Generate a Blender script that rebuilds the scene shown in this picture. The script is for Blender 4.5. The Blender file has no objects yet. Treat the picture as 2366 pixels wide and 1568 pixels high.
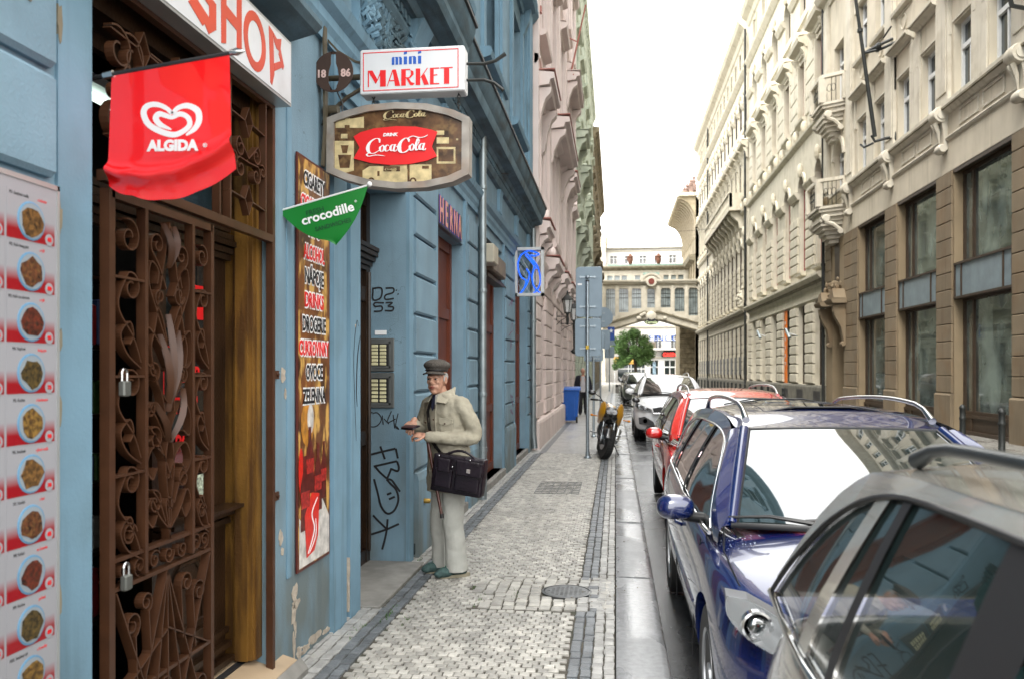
import bpy, math, random
from mathutils import Vector, Matrix
R = math.radians
random.seed(7)
sc = bpy.context.scene
# ---------------------------------------------------------------- camera, sky, sun, exposure
cam_d = bpy.data.cameras.new('camera'); cam = bpy.data.objects.new('camera', cam_d)
sc.collection.objects.link(cam); sc.camera = cam
cam.location = (0, 0, 1.62)
cam.rotation_euler = (R(90), 0, math.atan(239/1900))
cam_d.sensor_width = 36; cam_d.lens = 1900/2366*36
cam_d.shift_y = 72/2366
cam_d.clip_start = 0.05; cam_d.clip_end = 2000
cam_d.dof.use_dof = True; cam_d.dof.focus_distance = 6.2; cam_d.dof.aperture_fstop = 3.4
w = bpy.data.worlds.new('World'); sc.world = w; w.use_nodes = True
nt = w.node_tree; nt.nodes.clear()
SUN_EL, SUN_ROT = R(58), R(200)
sky = nt.nodes.new('ShaderNodeTexSky'); sky.sky_type = 'NISHITA'; sky.sun_disc = False
sky.sun_elevation = SUN_EL; sky.sun_rotation = SUN_ROT; sky.air_density = 1; sky.dust_density = 4
hs = nt.nodes.new('ShaderNodeHueSaturation'); hs.inputs['Saturation'].default_value = 0.12
mx = nt.nodes.new('ShaderNodeMix'); mx.data_type = 'RGBA'; mx.inputs['Factor'].default_value = 0.6
mx.inputs['B'].default_value = (11.3, 11.3, 11.1, 1)      # even overcast layer
bg = nt.nodes.new('ShaderNodeBackground'); bg.inputs['Strength'].default_value = 0.14
wo = nt.nodes.new('ShaderNodeOutputWorld')
nt.links.new(sky.outputs[0], hs.inputs['Color']); nt.links.new(hs.outputs[0], mx.inputs['A'])
nt.links.new(mx.outputs['Result'], bg.inputs[0]); nt.links.new(bg.outputs[0], wo.inputs[0])
sd = bpy.data.lights.new('sun', 'SUN'); sd.energy = 1.0; sd.angle = R(25); sd.color = (1, .96, .9)
sun = bpy.data.objects.new('sun', sd); sc.collection.objects.link(sun)
_d = Vector((math.sin(SUN_ROT)*math.cos(SUN_EL), math.cos(SUN_ROT)*math.cos(SUN_EL), math.sin(SUN_EL)))
sun.rotation_euler = _d.to_track_quat('Z', 'Y').to_euler(); sun.location = (0, 0, 60)
sc.view_settings.view_transform = 'Standard'; sc.view_settings.look = 'None'
sc.view_settings.exposure = 1.8; sc.view_settings.gamma = 1.0
sc.cycles.max_bounces = 6; sc.cycles.diffuse_bounces = 2; sc.cycles.glossy_bounces = 3
sc.cycles.transparent_max_bounces = 8; sc.cycles.transmission_bounces = 4
sc.cycles.caustics_reflective = False; sc.cycles.caustics_refractive = False
sc.cycles.use_denoising = True

# ---------------------------------------------------------------- materials
MATS = {}
def mat(name, col, rough=.6, metal=0, var=.12, scale=6, bump=0, bscale=60, spec=.5, coat=0, rand=0,
        stain=None, sfac=.5, sscale=2.0, sstretch=(1, 1, 1), slo=.5, shi=.7, emit=None, estr=0, alpha=1, rvar=0, trans=0, ior=1.45, low=None, streak=None, crack=0):
    if name in MATS: return MATS[name]
    m = bpy.data.materials.new(name); m.use_nodes = True; MATS[name] = m
    t = m.node_tree; N = t.nodes; L = t.links
    b = N['Principled BSDF']
    b.inputs['Roughness'].default_value = rough; b.inputs['Metallic'].default_value = metal
    b.inputs['Specular IOR Level'].default_value = spec; b.inputs['Coat Weight'].default_value = coat
    b.inputs['Coat Roughness'].default_value = .04; b.inputs['Coat IOR'].default_value = 1.75; b.inputs['IOR'].default_value = ior
    b.inputs['Transmission Weight'].default_value = trans; b.inputs['Alpha'].default_value = alpha
    c4 = (*col, 1)
    geo = N.new('ShaderNodeNewGeometry')
    def noise(s, detail=4, stretch=(1, 1, 1), off=0):
        mp = N.new('ShaderNodeMapping'); mp.inputs['Scale'].default_value = stretch
        mp.inputs['Location'].default_value = (off, off, off)
        L.new(geo.outputs['Position'], mp.inputs['Vector'])
        n = N.new('ShaderNodeTexNoise'); n.inputs['Scale'].default_value = s; n.inputs['Detail'].default_value = detail
        L.new(mp.outputs[0], n.inputs['Vector']); return n
    def ramp(src, a, bb):
        r = N.new('ShaderNodeMapRange'); r.inputs['From Min'].default_value = a; r.inputs['From Max'].default_value = bb
        r.clamp = True; L.new(src, r.inputs['Value']); return r
    cur = None
    if var > 0:
        n = noise(scale); mixn = N.new('ShaderNodeMix'); mixn.data_type = 'RGBA'
        mixn.inputs['A'].default_value = (*[max(0, c*(1-var)) for c in col], 1)
        mixn.inputs['B'].default_value = (*[min(1, c*(1+var)) for c in col], 1)
        r = ramp(n.outputs['Fac'], .3, .7); L.new(r.outputs[0], mixn.inputs['Factor']); cur = mixn.outputs['Result']
    if stain is not None:
        n = noise(sscale, 6, sstretch, 13.7); r = ramp(n.outputs['Fac'], slo, shi)
        mu = N.new('ShaderNodeMath'); mu.operation = 'MULTIPLY'; mu.inputs[1].default_value = sfac
        L.new(r.outputs[0], mu.inputs[0]); f = mu.outputs[0]
        if low is not None:      # splash dirt that belongs to the foot of a wall
            sp = N.new('ShaderNodeSeparateXYZ'); L.new(geo.outputs['Position'], sp.inputs[0])
            r2 = N.new('ShaderNodeMapRange'); r2.inputs['From Min'].default_value = low[0]; r2.inputs['From Max'].default_value = low[1]
            r2.inputs['To Min'].default_value = 1; r2.inputs['To Max'].default_value = low[2]; L.new(sp.outputs['Z'], r2.inputs['Value'])
            mu2 = N.new('ShaderNodeMath'); mu2.operation = 'MULTIPLY'; L.new(f, mu2.inputs[0]); L.new(r2.outputs[0], mu2.inputs[1]); f = mu2.outputs[0]
        mm = N.new('ShaderNodeMix'); mm.data_type = 'RGBA'; L.new(f, mm.inputs['Factor'])
        if cur: L.new(cur, mm.inputs['A'])
        else: mm.inputs['A'].default_value = c4
        mm.inputs['B'].default_value = (*stain, 1); cur = mm.outputs['Result']
    if streak:      # rain streaks and grime runs: narrow across, long downwards
        n = noise(streak[1], 5, (1, 1, .05), 7.7); r = ramp(n.outputs['Fac'], .50, .72)
        n2 = noise(.9, 3, (1, 1, 1), 3.3); r2 = ramp(n2.outputs['Fac'], .40, .62)
        mu = N.new('ShaderNodeMath'); mu.operation = 'MULTIPLY'; L.new(r.outputs[0], mu.inputs[0]); L.new(r2.outputs[0], mu.inputs[1])
        mu3 = N.new('ShaderNodeMath'); mu3.operation = 'MULTIPLY'; mu3.inputs[1].default_value = streak[2]; L.new(mu.outputs[0], mu3.inputs[0])
        mm = N.new('ShaderNodeMix'); mm.data_type = 'RGBA'; L.new(mu3.outputs[0], mm.inputs['Factor'])
        if cur: L.new(cur, mm.inputs['A'])
        else: mm.inputs['A'].default_value = c4
        mm.inputs['B'].default_value = (*streak[0], 1); cur = mm.outputs['Result']
    if crack:       # hairline cracks
        vn = N.new('ShaderNodeTexVoronoi'); vn.feature = 'DISTANCE_TO_EDGE'; vn.inputs['Scale'].default_value = 1.7
        nn_ = noise(3.5, 4); va = N.new('ShaderNodeVectorMath'); va.operation = 'MULTIPLY_ADD'; va.inputs[1].default_value = (.5, .5, .5)
        L.new(nn_.outputs['Color'], va.inputs[0]); L.new(geo.outputs['Position'], va.inputs[2]); L.new(va.outputs[0], vn.inputs['Vector'])
        r = ramp(vn.outputs['Distance'], 0.0, .0035); r.inputs['To Min'].default_value = crack; r.inputs['To Max'].default_value = 0
        n2 = noise(.8, 2, (1, 1, 1), 9.1); r2 = ramp(n2.outputs['Fac'], .45, .55); mu = N.new('ShaderNodeMath'); mu.operation = 'MULTIPLY'; L.new(r.outputs[0], mu.inputs[0]); L.new(r2.outputs[0], mu.inputs[1])
        mm = N.new('ShaderNodeMix'); mm.data_type = 'RGBA'; L.new(mu.outputs[0], mm.inputs['Factor']); L.new(cur, mm.inputs['A']); mm.inputs['B'].default_value = (.05, .06, .06, 1); cur = mm.outputs['Result']
    if rand > 0:
        oi = N.new('ShaderNodeObjectInfo'); r = N.new('ShaderNodeMapRange')
        r.inputs['To Min'].default_value = 1-rand; r.inputs['To Max'].default_value = 1+rand
        src = oi.outputs['Random']
        if rand >= .0 and name.startswith('sett'):
            src = geo.outputs['Random Per Island']
        L.new(src, r.inputs['Value'])
        hsv = N.new('ShaderNodeHueSaturation'); L.new(r.outputs[0], hsv.inputs['Value'])
        if cur: L.new(cur, hsv.inputs['Color'])
        else: hsv.inputs['Color'].default_value = c4
        cur = hsv.outputs[0]
    if cur: L.new(cur, b.inputs['Base Color'])
    else: b.inputs['Base Color'].default_value = c4
    if rvar > 0:
        n = noise(2.2, 4, (1, .6, 1), 4.1); r = ramp(n.outputs['Fac'], .42, .58)
        r.inputs['To Min'].default_value = max(.03, rough-rvar); r.inputs['To Max'].default_value = min(1, rough+rvar*.6)
        L.new(r.outputs[0], b.inputs['Roughness'])
    if bump > 0:
        n = noise(bscale, 5); bp = N.new('ShaderNodeBump'); bp.inputs['Strength'].default_value = bump; bp.inputs['Distance'].default_value = .01
        L.new(n.outputs['Fac'], bp.inputs['Height']); L.new(bp.outputs[0], b.inputs['Normal'])
    if emit: b.inputs['Emission Color'].default_value = (*emit, 1); b.inputs['Emission Strength'].default_value = estr
    return m

BLUE = mat('blue_plaster', (.175, .280, .35), .85, var=.14, scale=2.3, bump=.25, bscale=90, stain=(.13, .145, .13), sfac=.85, sscale=2.4, sstretch=(1, 1, .45), slo=.38, shi=.58, low=(.3, 1.35, .16), streak=((.09, .125, .14), 13, .55), crack=.55)
BLUE2 = mat('blue_trim', (.165, .285, .37), .8, var=.08, scale=2, bump=.15, bscale=70, stain=(.10, .16, .18), sfac=.4, sscale=3, slo=.5, shi=.75, streak=((.08, .12, .13), 16, .6))
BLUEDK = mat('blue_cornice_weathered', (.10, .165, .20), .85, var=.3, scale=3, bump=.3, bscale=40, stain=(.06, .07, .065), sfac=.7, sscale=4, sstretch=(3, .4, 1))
GROOVE = mat('groove_soot', (.03, .045, .05), .95, var=.2)
PLAST = mat('bare_plaster', (.42, .36, .29), .95, var=.25, scale=20, bump=.8, bscale=50)
PINK = mat('pink_plaster', (.70, .585, .54), .85, var=.07, scale=2, bump=.15, stain=(.35, .25, .22), sfac=.35, sscale=2, sstretch=(1, 1, .4), streak=((.33, .27, .24), 6, .5))
PINK2 = mat('pink_trim', (.72, .62, .58), .85, var=.07, scale=2)
PINKRED = mat('pink_flashing', (.42, .17, .14), .6, var=.1)
GREENW = mat('pale_green_plaster', (.50, .55, .44), .85, var=.08, scale=2, stain=(.2, .24, .16), sfac=.5, sscale=3)
GREEN2 = mat('green_trim', (.52, .56, .45), .85, var=.08, scale=2, stain=(.2, .24, .16), sfac=.4, sscale=3)
CREAM = mat('cream_plaster', (.59, .53, .415), .85, var=.06, scale=1.5, bump=.1, stain=(.38, .33, .24), sfac=.35, sscale=1.5, sstretch=(1, 1, .4), streak=((.30, .26, .18), 5, .6))
CREAM2 = mat('cream_trim', (.60, .555, .455), .85, var=.06, scale=1.5, stain=(.36, .31, .22), sfac=.4, sscale=2, streak=((.26, .22, .15), 7, .6))
CREAM3 = mat('ivory_plaster', (.62, .57, .455), .85, var=.06, scale=1, stain=(.36, .31, .2), sfac=.35, sscale=2, streak=((.30, .25, .16), 4, .6))
SOOTSHADE = mat('soot_and_shadow_tone', (.20, .175, .12), .9, var=.35, scale=3)  # dark tone for sooty edges, also for shadow lines painted under mouldings
BROWN = mat('ochre_sandstone', (.205, .158, .10), .85, var=.12, scale=1.2, bump=.2, bscale=50, stain=(.19, .12, .06), sfac=.6, sscale=1.2, rand=.10, streak=((.09, .065, .04), 8, .6))
BROWN2 = mat('ochre_reveal', (.25, .19, .115), .85, var=.1, scale=1.2)
OLIVE = mat('sooty_stone', (.24, .20, .13), .9, var=.4, scale=2)
GREYP = mat('grey_plinth', (.16, .15, .12), .9, var=.25, scale=3)
GLASS = mat('window_glass', (.020, .030, .030), .04, spec=1.0, var=0, rvar=0)
GLASSG = mat('shop_glass', (.12, .15, .135), .04, spec=1.0, var=.7, scale=1.1, coat=.6, stain=(.015, .02, .018), sfac=.8, sscale=1.0, sstretch=(1, 2.5, .5))
WHITEP = mat('white_paint', (.72, .73, .72), .5, var=.05, scale=4)
DKFRAME = mat('dark_brown_frame', (.045, .028, .016), .5, var=.2, scale=9)
SPANDREL = mat('blue_grey_panel', (.20, .25, .27), .45, var=.15, scale=3, spec=.5)
REDW = mat('red_window_paint', (.25, .045, .04), .5, var=.1)
REDBR = mat('red_brown_door_paint', (.115, .026, .010), .45, var=.18, scale=5)
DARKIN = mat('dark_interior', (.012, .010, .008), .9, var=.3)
WOOD = mat('weathered_varnished_wood', (.175, .085, .014), .5, var=.35, scale=3, bump=.3, bscale=60, stain=(.05, .02, .006), sfac=.8, sscale=3, sstretch=(6, 6, .6), slo=.42, shi=.62)
WOODDK = mat('dark_varnished_wood', (.022, .010, .004), .35, var=.35, scale=6, bump=.2)
IRON = mat('brown_painted_iron', (.058, .023, .010), .42, var=.18, scale=12, spec=.5)
IRONBK = mat('black_iron', (.02, .022, .02), .5, var=.2, spec=.5)
ZINC = mat('zinc_pipe', (.26, .30, .31), .38, metal=.6, var=.15, scale=5, stain=(.12, .13, .12), sfac=.4, sscale=6)
GALV = mat('galvanised_steel', (.33, .385, .42), .35, metal=.75, var=.12, scale=30)
SIGNBK = mat('sign_back_grey', (.22, .285, .335), .5, metal=.2, var=.05)
STEEL = mat('bright_metal', (.6, .6, .6), .2, metal=1, var=.05)
BLACK = mat('black_rubber', (.012, .012, .012), .6, var=.2)
BLACKP = mat('black_plastic', (.02, .02, .021), .45, var=.2)
WHITE = mat('white_print', (.8, .8, .8), .4, var=0)
RED = mat('red_print', (.70, .012, .014), .4, var=0)
REDF = mat('red_flag_vinyl', (.78, .004, .006), .28, var=.03, spec=.5, coat=1)
GREENF = mat('green_flag_vinyl', (.006, .17, .022), .4, var=.05)
BLACKI = mat('black_ink', (.012, .012, .014), .6, var=0)
BLUEI = mat('blue_ink', (.01, .09, .42), .5, var=0)

# ---------------------------------------------------------------- mesh builder
class MB:
    def __init__(s): s.v = []; s.f = []; s.m = []
    def add(s, vs, fs, m=0):
        o = len(s.v); s.v += [tuple(p) for p in vs]; s.f += [tuple(i+o for i in f) for f in fs]; s.m += [m]*len(fs); return s
    def box(s, a, b, m=0):
        x0, y0, z0 = [min(p, q) for p, q in zip(a, b)]; x1, y1, z1 = [max(p, q) for p, q in zip(a, b)]
        return s.add([(x0,y0,z0),(x1,y0,z0),(x1,y1,z0),(x0,y1,z0),(x0,y0,z1),(x1,y0,z1),(x1,y1,z1),(x0,y1,z1)],
                     [(3,2,1,0),(4,5,6,7),(0,1,5,4),(1,2,6,5),(2,3,7,6),(3,0,4,7)], m)
    def obox(s, c, h, M, m=0):   # half sizes h, rotation matrix M
        o = len(s.v); c = Vector(c)
        s.box([-q for q in h], h, m)
        for i in range(o, len(s.v)): s.v[i] = tuple(c + M @ Vector(s.v[i]))
        return s
    def rbox(s, a, b, r=.01, m=0):   # box with chamfered vertical and horizontal edges
        x0, y0, z0 = [min(p, q) for p, q in zip(a, b)]; x1, y1, z1 = [max(p, q) for p, q in zip(a, b)]
        vs = []
        for z, i in ((z0, r), (z0+r, 0), (z1-r, 0), (z1, r)):
            X0, X1, Y0, Y1 = x0+i, x1-i, y0+i, y1-i; k = r
            vs += [(X0+k,Y0,z),(X1-k,Y0,z),(X1,Y0+k,z),(X1,Y1-k,z),(X1-k,Y1,z),(X0+k,Y1,z),(X0,Y1-k,z),(X0,Y0+k,z)]
        fs = [tuple(range(7, -1, -1)), tuple(range(24, 32))]
        for l in range(3):
            for i in range(8): j = (i+1) % 8; fs.append((l*8+i, l*8+j, l*8+8+j, l*8+8+i))
        return s.add(vs, fs, m)
    def prism(s, poly, ax, c0, c1, m=0):   # poly in the two other axes (in xyz order), extruded along ax
        n = len(poly)
        def P(a, b, c):
            return (c, a, b) if ax == 0 else ((a, c, b) if ax == 1 else (a, b, c))
        vs = [P(a, b, c0) for a, b in poly] + [P(a, b, c1) for a, b in poly]
        ar = sum(poly[i][0]*poly[(i+1) % n][1]-poly[(i+1) % n][0]*poly[i][1] for i in range(n))
        fl = (ar > 0) != (c1 > c0)
        if ax == 1: fl = not fl
        A = tuple(range(n-1, -1, -1)); B = tuple(range(n, 2*n)); S = [(i, (i+1) % n, n+(i+1) % n, n+i) for i in range(n)]
        if fl: A = A[::-1]; B = B[::-1]; S = [q[::-1] for q in S]
        return s.add(vs, [A, B]+S, m)
    def tube(s, pts, r, n=8, m=0, cap=True, flat=None):
        pts = [Vector(p) for p in pts]; k = len(pts); rs = r if hasattr(r, '__len__') else [r]*k
        vs = []; up = None
        for i, p in enumerate(pts):
            t = (pts[min(i+1, k-1)]-pts[max(i-1, 0)])
            t = t.normalized() if t.length > 1e-9 else Vector((0, 0, 1))
            if up is None:
                up = Vector((0, 0, 1)) if abs(t.z) < .9 else Vector((1, 0, 0))
            a = t.cross(up)
            a = a.normalized() if a.length > 1e-6 else Vector((1, 0, 0))
            b = a.cross(t); up = b
            for j in range(n):
                an = 2*math.pi*j/n; vs.append(p + a*math.cos(an)*rs[i] + b*math.sin(an)*rs[i])
        fs = [(i*n+j, i*n+(j+1) % n, (i+1)*n+(j+1) % n, (i+1)*n+j) for i in range(k-1) for j in range(n)]
        if cap: fs += [tuple(range(n-1, -1, -1)), tuple(range((k-1)*n, k*n))]
        return s.add(vs, fs, m)
    def lathe(s, prof, c, n=16, ax=2, m=0):   # prof [(r, h)]
        vs = []; k = len(prof)
        for r, h in prof:
            for j in range(n):
                a = 2*math.pi*j/n; u, v = r*math.cos(a), r*math.sin(a)
                p = (u, v, h) if ax == 2 else ((h, u, v) if ax == 0 else (v, h, u))
                vs.append((c[0]+p[0], c[1]+p[1], c[2]+p[2]))
        fs = [(i*n+j, i*n+(j+1) % n, (i+1)*n+(j+1) % n, (i+1)*n+j) for i in range(k-1) for j in range(n)]
        fs += [tuple(range(n-1, -1, -1)), tuple(range((k-1)*n, k*n))]
        return s.add(vs, fs, m)
    def ell(s, c, r, n=12, k=8, m=0, M=None):
        vs = []; fs = []
        for i in range(k+1):
            th = math.pi*i/k
            for j in range(n):
                ph = 2*math.pi*j/n
                p = Vector((r[0]*math.sin(th)*math.cos(ph), r[1]*math.sin(th)*math.sin(ph), -r[2]*math.cos(th)))
                if M: p = M @ p
                vs.append((c[0]+p.x, c[1]+p.y, c[2]+p.z))
        fs = [(i*n+j, i*n+(j+1) % n, (i+1)*n+(j+1) % n, (i+1)*n+j) for i in range(k) for j in range(n)]
        return s.add(vs, fs, m)
    def grid(s, fn, nu, nv, m=0, cu=False):
        vs = [fn(i/(nu if not cu else nu), j/nv) for i in range(nu+(0 if cu else 1)) for j in range(nv+1)]
        fs = []
        for i in range(nu):
            i2 = (i+1) % nu if cu else i+1
            for j in range(nv): fs.append((i*(nv+1)+j, i2*(nv+1)+j, i2*(nv+1)+j+1, i*(nv+1)+j+1))
        return s.add(vs, fs, m)
    def strap(s, pts, n, wd, th=.005, m=0):
        """flat bar following pts; n = direction of its width"""
        n = Vector(n).normalized(); P = [Vector(p) for p in pts]; k = len(P); vs = []
        for i, p in enumerate(P):
            t = (P[min(i+1, k-1)]-P[max(i-1, 0)]).normalized(); q = t.cross(n).normalized()
            for a, b in ((-1, -1), (1, -1), (1, 1), (-1, 1)): vs.append(p + n*(a*wd/2) + q*(b*th/2))
        fs = [(i*4+j, i*4+(j+1) % 4, i*4+4+(j+1) % 4, i*4+4+j) for i in range(k-1) for j in range(4)]
        fs += [(3, 2, 1, 0), (k*4-4, k*4-3, k*4-2, k*4-1)]
        return s.add(vs, fs, m)
    def build(s, name, mats, parent=None, smooth=None, local=False, kind=None, label=None):
        me = bpy.data.meshes.new(name)
        off = Vector((0, 0, 0))
        if parent is not None and not local:
            q = parent
            while q is not None: off = off + q.location; q = q.parent
        vs = [(x-off.x, y-off.y, z-off.z) for x, y, z in s.v] if off.length > 0 else s.v
        me.from_pydata(vs, [], s.f)
        for mt in (mats if isinstance(mats, (list, tuple)) else [mats]): me.materials.append(mt)
        me.polygons.foreach_set('material_index', s.m)
        if smooth is not None:
            me.polygons.foreach_set('use_smooth', [True]*len(s.f)); me.set_sharp_from_angle(angle=R(smooth))
        me.update()
        o = bpy.data.objects.new(name, me); sc.collection.objects.link(o)
        if parent is not None: o.parent = parent
        if kind: o['kind'] = kind
        if label: o['label'] = label
        return o
def inst(o, loc, parent, rotz=0, name=None, scale=None):
    c = o.copy(); sc.collection.objects.link(c); c.parent = parent; c.location = loc
    c.rotation_euler = (0, 0, rotz)
    if scale: c.scale = scale
    return c
def thing(name, label, cat, loc=(0, 0, 0), group=None, rotz=0):
    o = bpy.data.objects.new(name, None); sc.collection.objects.link(o); o.empty_display_size = .2
    o.location = loc; o.rotation_euler = (0, 0, rotz); o['label'] = label; o['category'] = cat
    if group: o['group'] = group
    return o
def tag(o, label, cat, group=None):
    o['label'] = label; o['category'] = cat
    if group: o['group'] = group
    return o
def copy_tree(o, parent=None):
    c = o.copy(); sc.collection.objects.link(c); c.parent = parent
    for ch in list(o.children): copy_tree(ch, c)
    return c
FACE_S = Matrix(((1,0,0),(0,0,-1),(0,1,0))).to_3x3()        # text faces -Y (towards the camera), reads along +X
FACE_L = Matrix(((0,0,1),(1,0,0),(0,1,0))).to_3x3()         # on the left wall: faces +X, reads along +Y
FACE_R = Matrix(((0,0,-1),(-1,0,0),(0,1,0))).to_3x3()       # on the right wall: faces -X, reads along -Y
_tc = {}
TS = bpy.data.scenes.new('lettering_workshop')
def text(name, body, size, m, parent, loc, face=FACE_S, bold=0., xs=1., depth=.002, shear=0., rot=0., align='CENTER'):
    key = (body, size, bold, xs, depth, shear, align)
    if key not in _tc:
        c = bpy.data.curves.new('t', 'FONT'); c.body = body; c.size = size; c.offset = bold; c.extrude = depth/2; c.shear = shear
        c.align_x = align; c.align_y = 'CENTER'; c.resolution_u = 3
        o = bpy.data.objects.new('t', c); TS.collection.objects.link(o)
        me = bpy.data.meshes.new_from_object(o)
        bpy.data.objects.remove(o); bpy.data.curves.remove(c)
        for v in me.vertices: v.co.x *= xs
        _tc[key] = me
    me = _tc[key].copy(); me.name = name
    F = face.to_4x4() @ Matrix.Rotation(rot, 4, 'Z')
    me.transform(F)
    me.materials.clear(); me.materials.append(m)
    o = bpy.data.objects.new(name, me); sc.collection.objects.link(o)
    off = Vector((0, 0, 0)); q = parent
    while q is not None: off = off + q.location; q = q.parent
    o.location = Vector(loc)-off
    if parent: o.parent = parent
    return o
def poly_sign(mb, polys, org, ax, az, nrm, th=.002, m=0):
    """flat print: polygons in 2-D, mapped to org + x*ax + y*az, given thickness th along nrm"""
    org = Vector(org); ax = Vector(ax); az = Vector(az); nrm = Vector(nrm)
    for i_, p in enumerate(polys):      # each piece a hair proud of the last, so that crossings never share a plane
        n = len(p)
        A = [org + ax*x + az*y for x, y in p]; B = [q + nrm*(th+i_*2.5e-5) for q in A]
        mb.add(A+B, [tuple(range(n)), tuple(range(2*n-1, n-1, -1))]+[(i, n+i, n+(i+1) % n, (i+1) % n) for i in range(n)], m)
def stroke_polys(pts, ws):
    """one smooth pen stroke of changing width as quads; pts are control points, Catmull-Rom smoothed"""
    P = [Vector((*p, 0)) for p in pts]; out = []; W = []
    k = len(P)
    for i in range(k-1):
        a, b, c, d = P[max(i-1, 0)], P[i], P[i+1], P[min(i+2, k-1)]
        for s_ in range(5):
            t = s_/5
            out.append(.5*((2*b)+(c-a)*t+(2*a-5*b+4*c-d)*t*t+(3*b-a-3*c+d)*t**3)); W.append(ws[i]*(1-t)+ws[i+1]*t)
    out.append(P[-1]); W.append(ws[-1]); L_, R_ = [], []
    for i, p in enumerate(out):
        t = out[min(i+1, len(out)-1)]-out[max(i-1, 0)]
        t = t.normalized() if t.length > 1e-9 else Vector((1, 0, 0)); nn = Vector((-t.y, t.x, 0))
        L_.append(p+nn*W[i]/2); R_.append(p-nn*W[i]/2)
    return [[(L_[i].x, L_[i].y), (R_[i].x, R_[i].y), (R_[i+1].x, R_[i+1].y), (L_[i+1].x, L_[i+1].y)] for i in range(len(out)-1)]

class Fac:
    """a street front: plane x = X, sg = +1 when it faces +X (left side of the street), -1 when it faces -X"""
    def __init__(s, X, sg): s.X = X; s.sg = sg
    def x(s, d): return s.X + s.sg*d
    def box(s, mb, y0, y1, z0, z1, d0, d1, m=0): return mb.box((s.x(d0), y0, z0), (s.x(d1), y1, z1), m)
    def mould(s, mb, prof, y0, y1, m=0): return mb.prism([(s.x(d), z) for d, z in prof], 1, y0, y1, m)
    def plate(s, mb, poly, d0, d1, m=0): return mb.prism(poly, 0, s.x(d0), s.x(d1), m)
    def wall(s, mb, y0, y1, z0, z1, th, ops, m=0, d=0):
        """wall band with openings (ya, yb, za, zb[, arched]) cut out, between y0..y1, z0..z1"""
        ops = sorted(ops, key=lambda o: o[0]); cur = y0
        for o in ops:
            a, b, za, zb = o[:4]
            if a > cur: s.box(mb, cur, a, z0, z1, d-th, d, m)
            if za > z0: s.box(mb, a, b, z0, za, d-th, d, m)
            if len(o) > 4 and o[4]:
                r = (b-a)/2; cy = (a+b)/2; sp = zb-r; K = 10
                for i in range(K):
                    t0, t1 = math.pi*i/K, math.pi*(i+1)/K
                    p0 = (cy-r*math.cos(t0), sp+r*math.sin(t0)); p1 = (cy-r*math.cos(t1), sp+r*math.sin(t1))
                    s.plate(mb, [p0, p1, (p1[0], z1), (p0[0], z1)], d-th, d, m)
            elif zb < z1: s.box(mb, a, b, zb, z1, d-th, d, m)
            cur = b
        if cur < y1: s.box(mb, cur, y1, z0, z1, d-th, d, m)
        return mb
# ---------------------------------------------------------------- ground, road, pavements
GRND = mat('earth', (.08, .075, .065), .9, var=.2, scale=.5)
ROADM = mat('wet_asphalt', (.040, .042, .044), .22, var=.35, scale=30, bump=.3, bscale=160, rvar=.17, spec=.8)
JOINT = mat('joint_sand', (.075, .068, .055), .95, var=.3, scale=30, stain=(.03, .04, .02), sfac=.6, sscale=6)
SETW = mat('sett_limestone', (.375, .36, .325), .40, var=.25, scale=9, bump=.5, bscale=70, rand=.24, stain=(.20, .195, .18), sfac=.5, sscale=2, slo=.5, shi=.7)
SETWo = mat('limestone_stone', (.375, .36, .325), .40, var=.25, scale=9, bump=.5, bscale=70, rand=.24, stain=(.20, .195, .18), sfac=.5, sscale=2, slo=.5, shi=.7)
SETD = mat('sett_basalt', (.130, .140, .148), .38, var=.2, scale=9, bump=.5, bscale=70, rand=.2)
SETDo = mat('basalt_stone', (.130, .140, .148), .38, var=.2, scale=9, bump=.5, bscale=70, rand=.2)
SETL = mat('sett_granite', (.33, .325, .31), .45, var=.22, scale=9, bump=.5, bscale=70, rand=.18, stain=(.2, .19, .16), sfac=.5, sscale=2)
SETLo = mat('granite_stone', (.33, .325, .31), .45, var=.22, scale=9, bump=.5, bscale=70, rand=.18)
KERBM = mat('wet_kerb_granite', (.27, .275, .28), .30, var=.2, scale=25, bump=.25, bscale=90, rvar=.24, stain=(.15, .155, .16), sfac=.6, sscale=1.6, spec=.8, rand=.07)
FARPAV = mat('far_mosaic_paving', (.36, .355, .34), .36, var=.3, scale=18, bump=.5, bscale=40, rvar=.08, stain=(.27, .27, .26), sfac=.3, sscale=3)
def struct(mb, name, m, parent=None, smooth=None): return mb.build(name, m, parent, smooth=smooth, kind='structure')
struct(MB().add([(-400,-200,-.30),(400,-200,-.30),(400,900,-.30),(-400,900,-.30)], [(0,1,2,3)]), 'ground', GRND)
# road: slightly cambered sheet, with a shallow gutter by the kerb
rd = MB(); xs = [.30, .55, .9, 2.5, 3.5, 5.0, 6.3, 6.42]; zs = [-.135, -.128, -.115, -.09, -.085, -.09, -.12, -.125]
ys = [-12+2*i for i in range(80)]
rd.add([(x, y, z) for x, z in zip(xs, zs) for y in ys], [(i*80+j, (i+1)*80+j, (i+1)*80+j+1, i*80+j+1) for i in range(7) for j in range(79)])
struct(rd, 'road', ROADM, smooth=60)
far = MB().box((-60, 100, -.05), (60, 118, -.008)); struct(far, 'cross_street', FARPAV)
pv = MB().box((-2.6, -6, -.12), (-.002, 16.2, -.014)); pav = struct(pv, 'pavement', JOINT)
pv2 = MB().box((-3, 16.2, -.12), (-.002, 100, -.003)); pav2 = struct(pv2, 'far_pavement', FARPAV)
pv3 = MB().box((6.72, -6, -.12), (9.4, 100, 0)); pav3 = struct(pv3, 'opposite_pavement', mat('opposite_paving', (.2, .19, .17), .45, var=.3, scale=12, rvar=.2, bump=.4, bscale=30))
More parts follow.
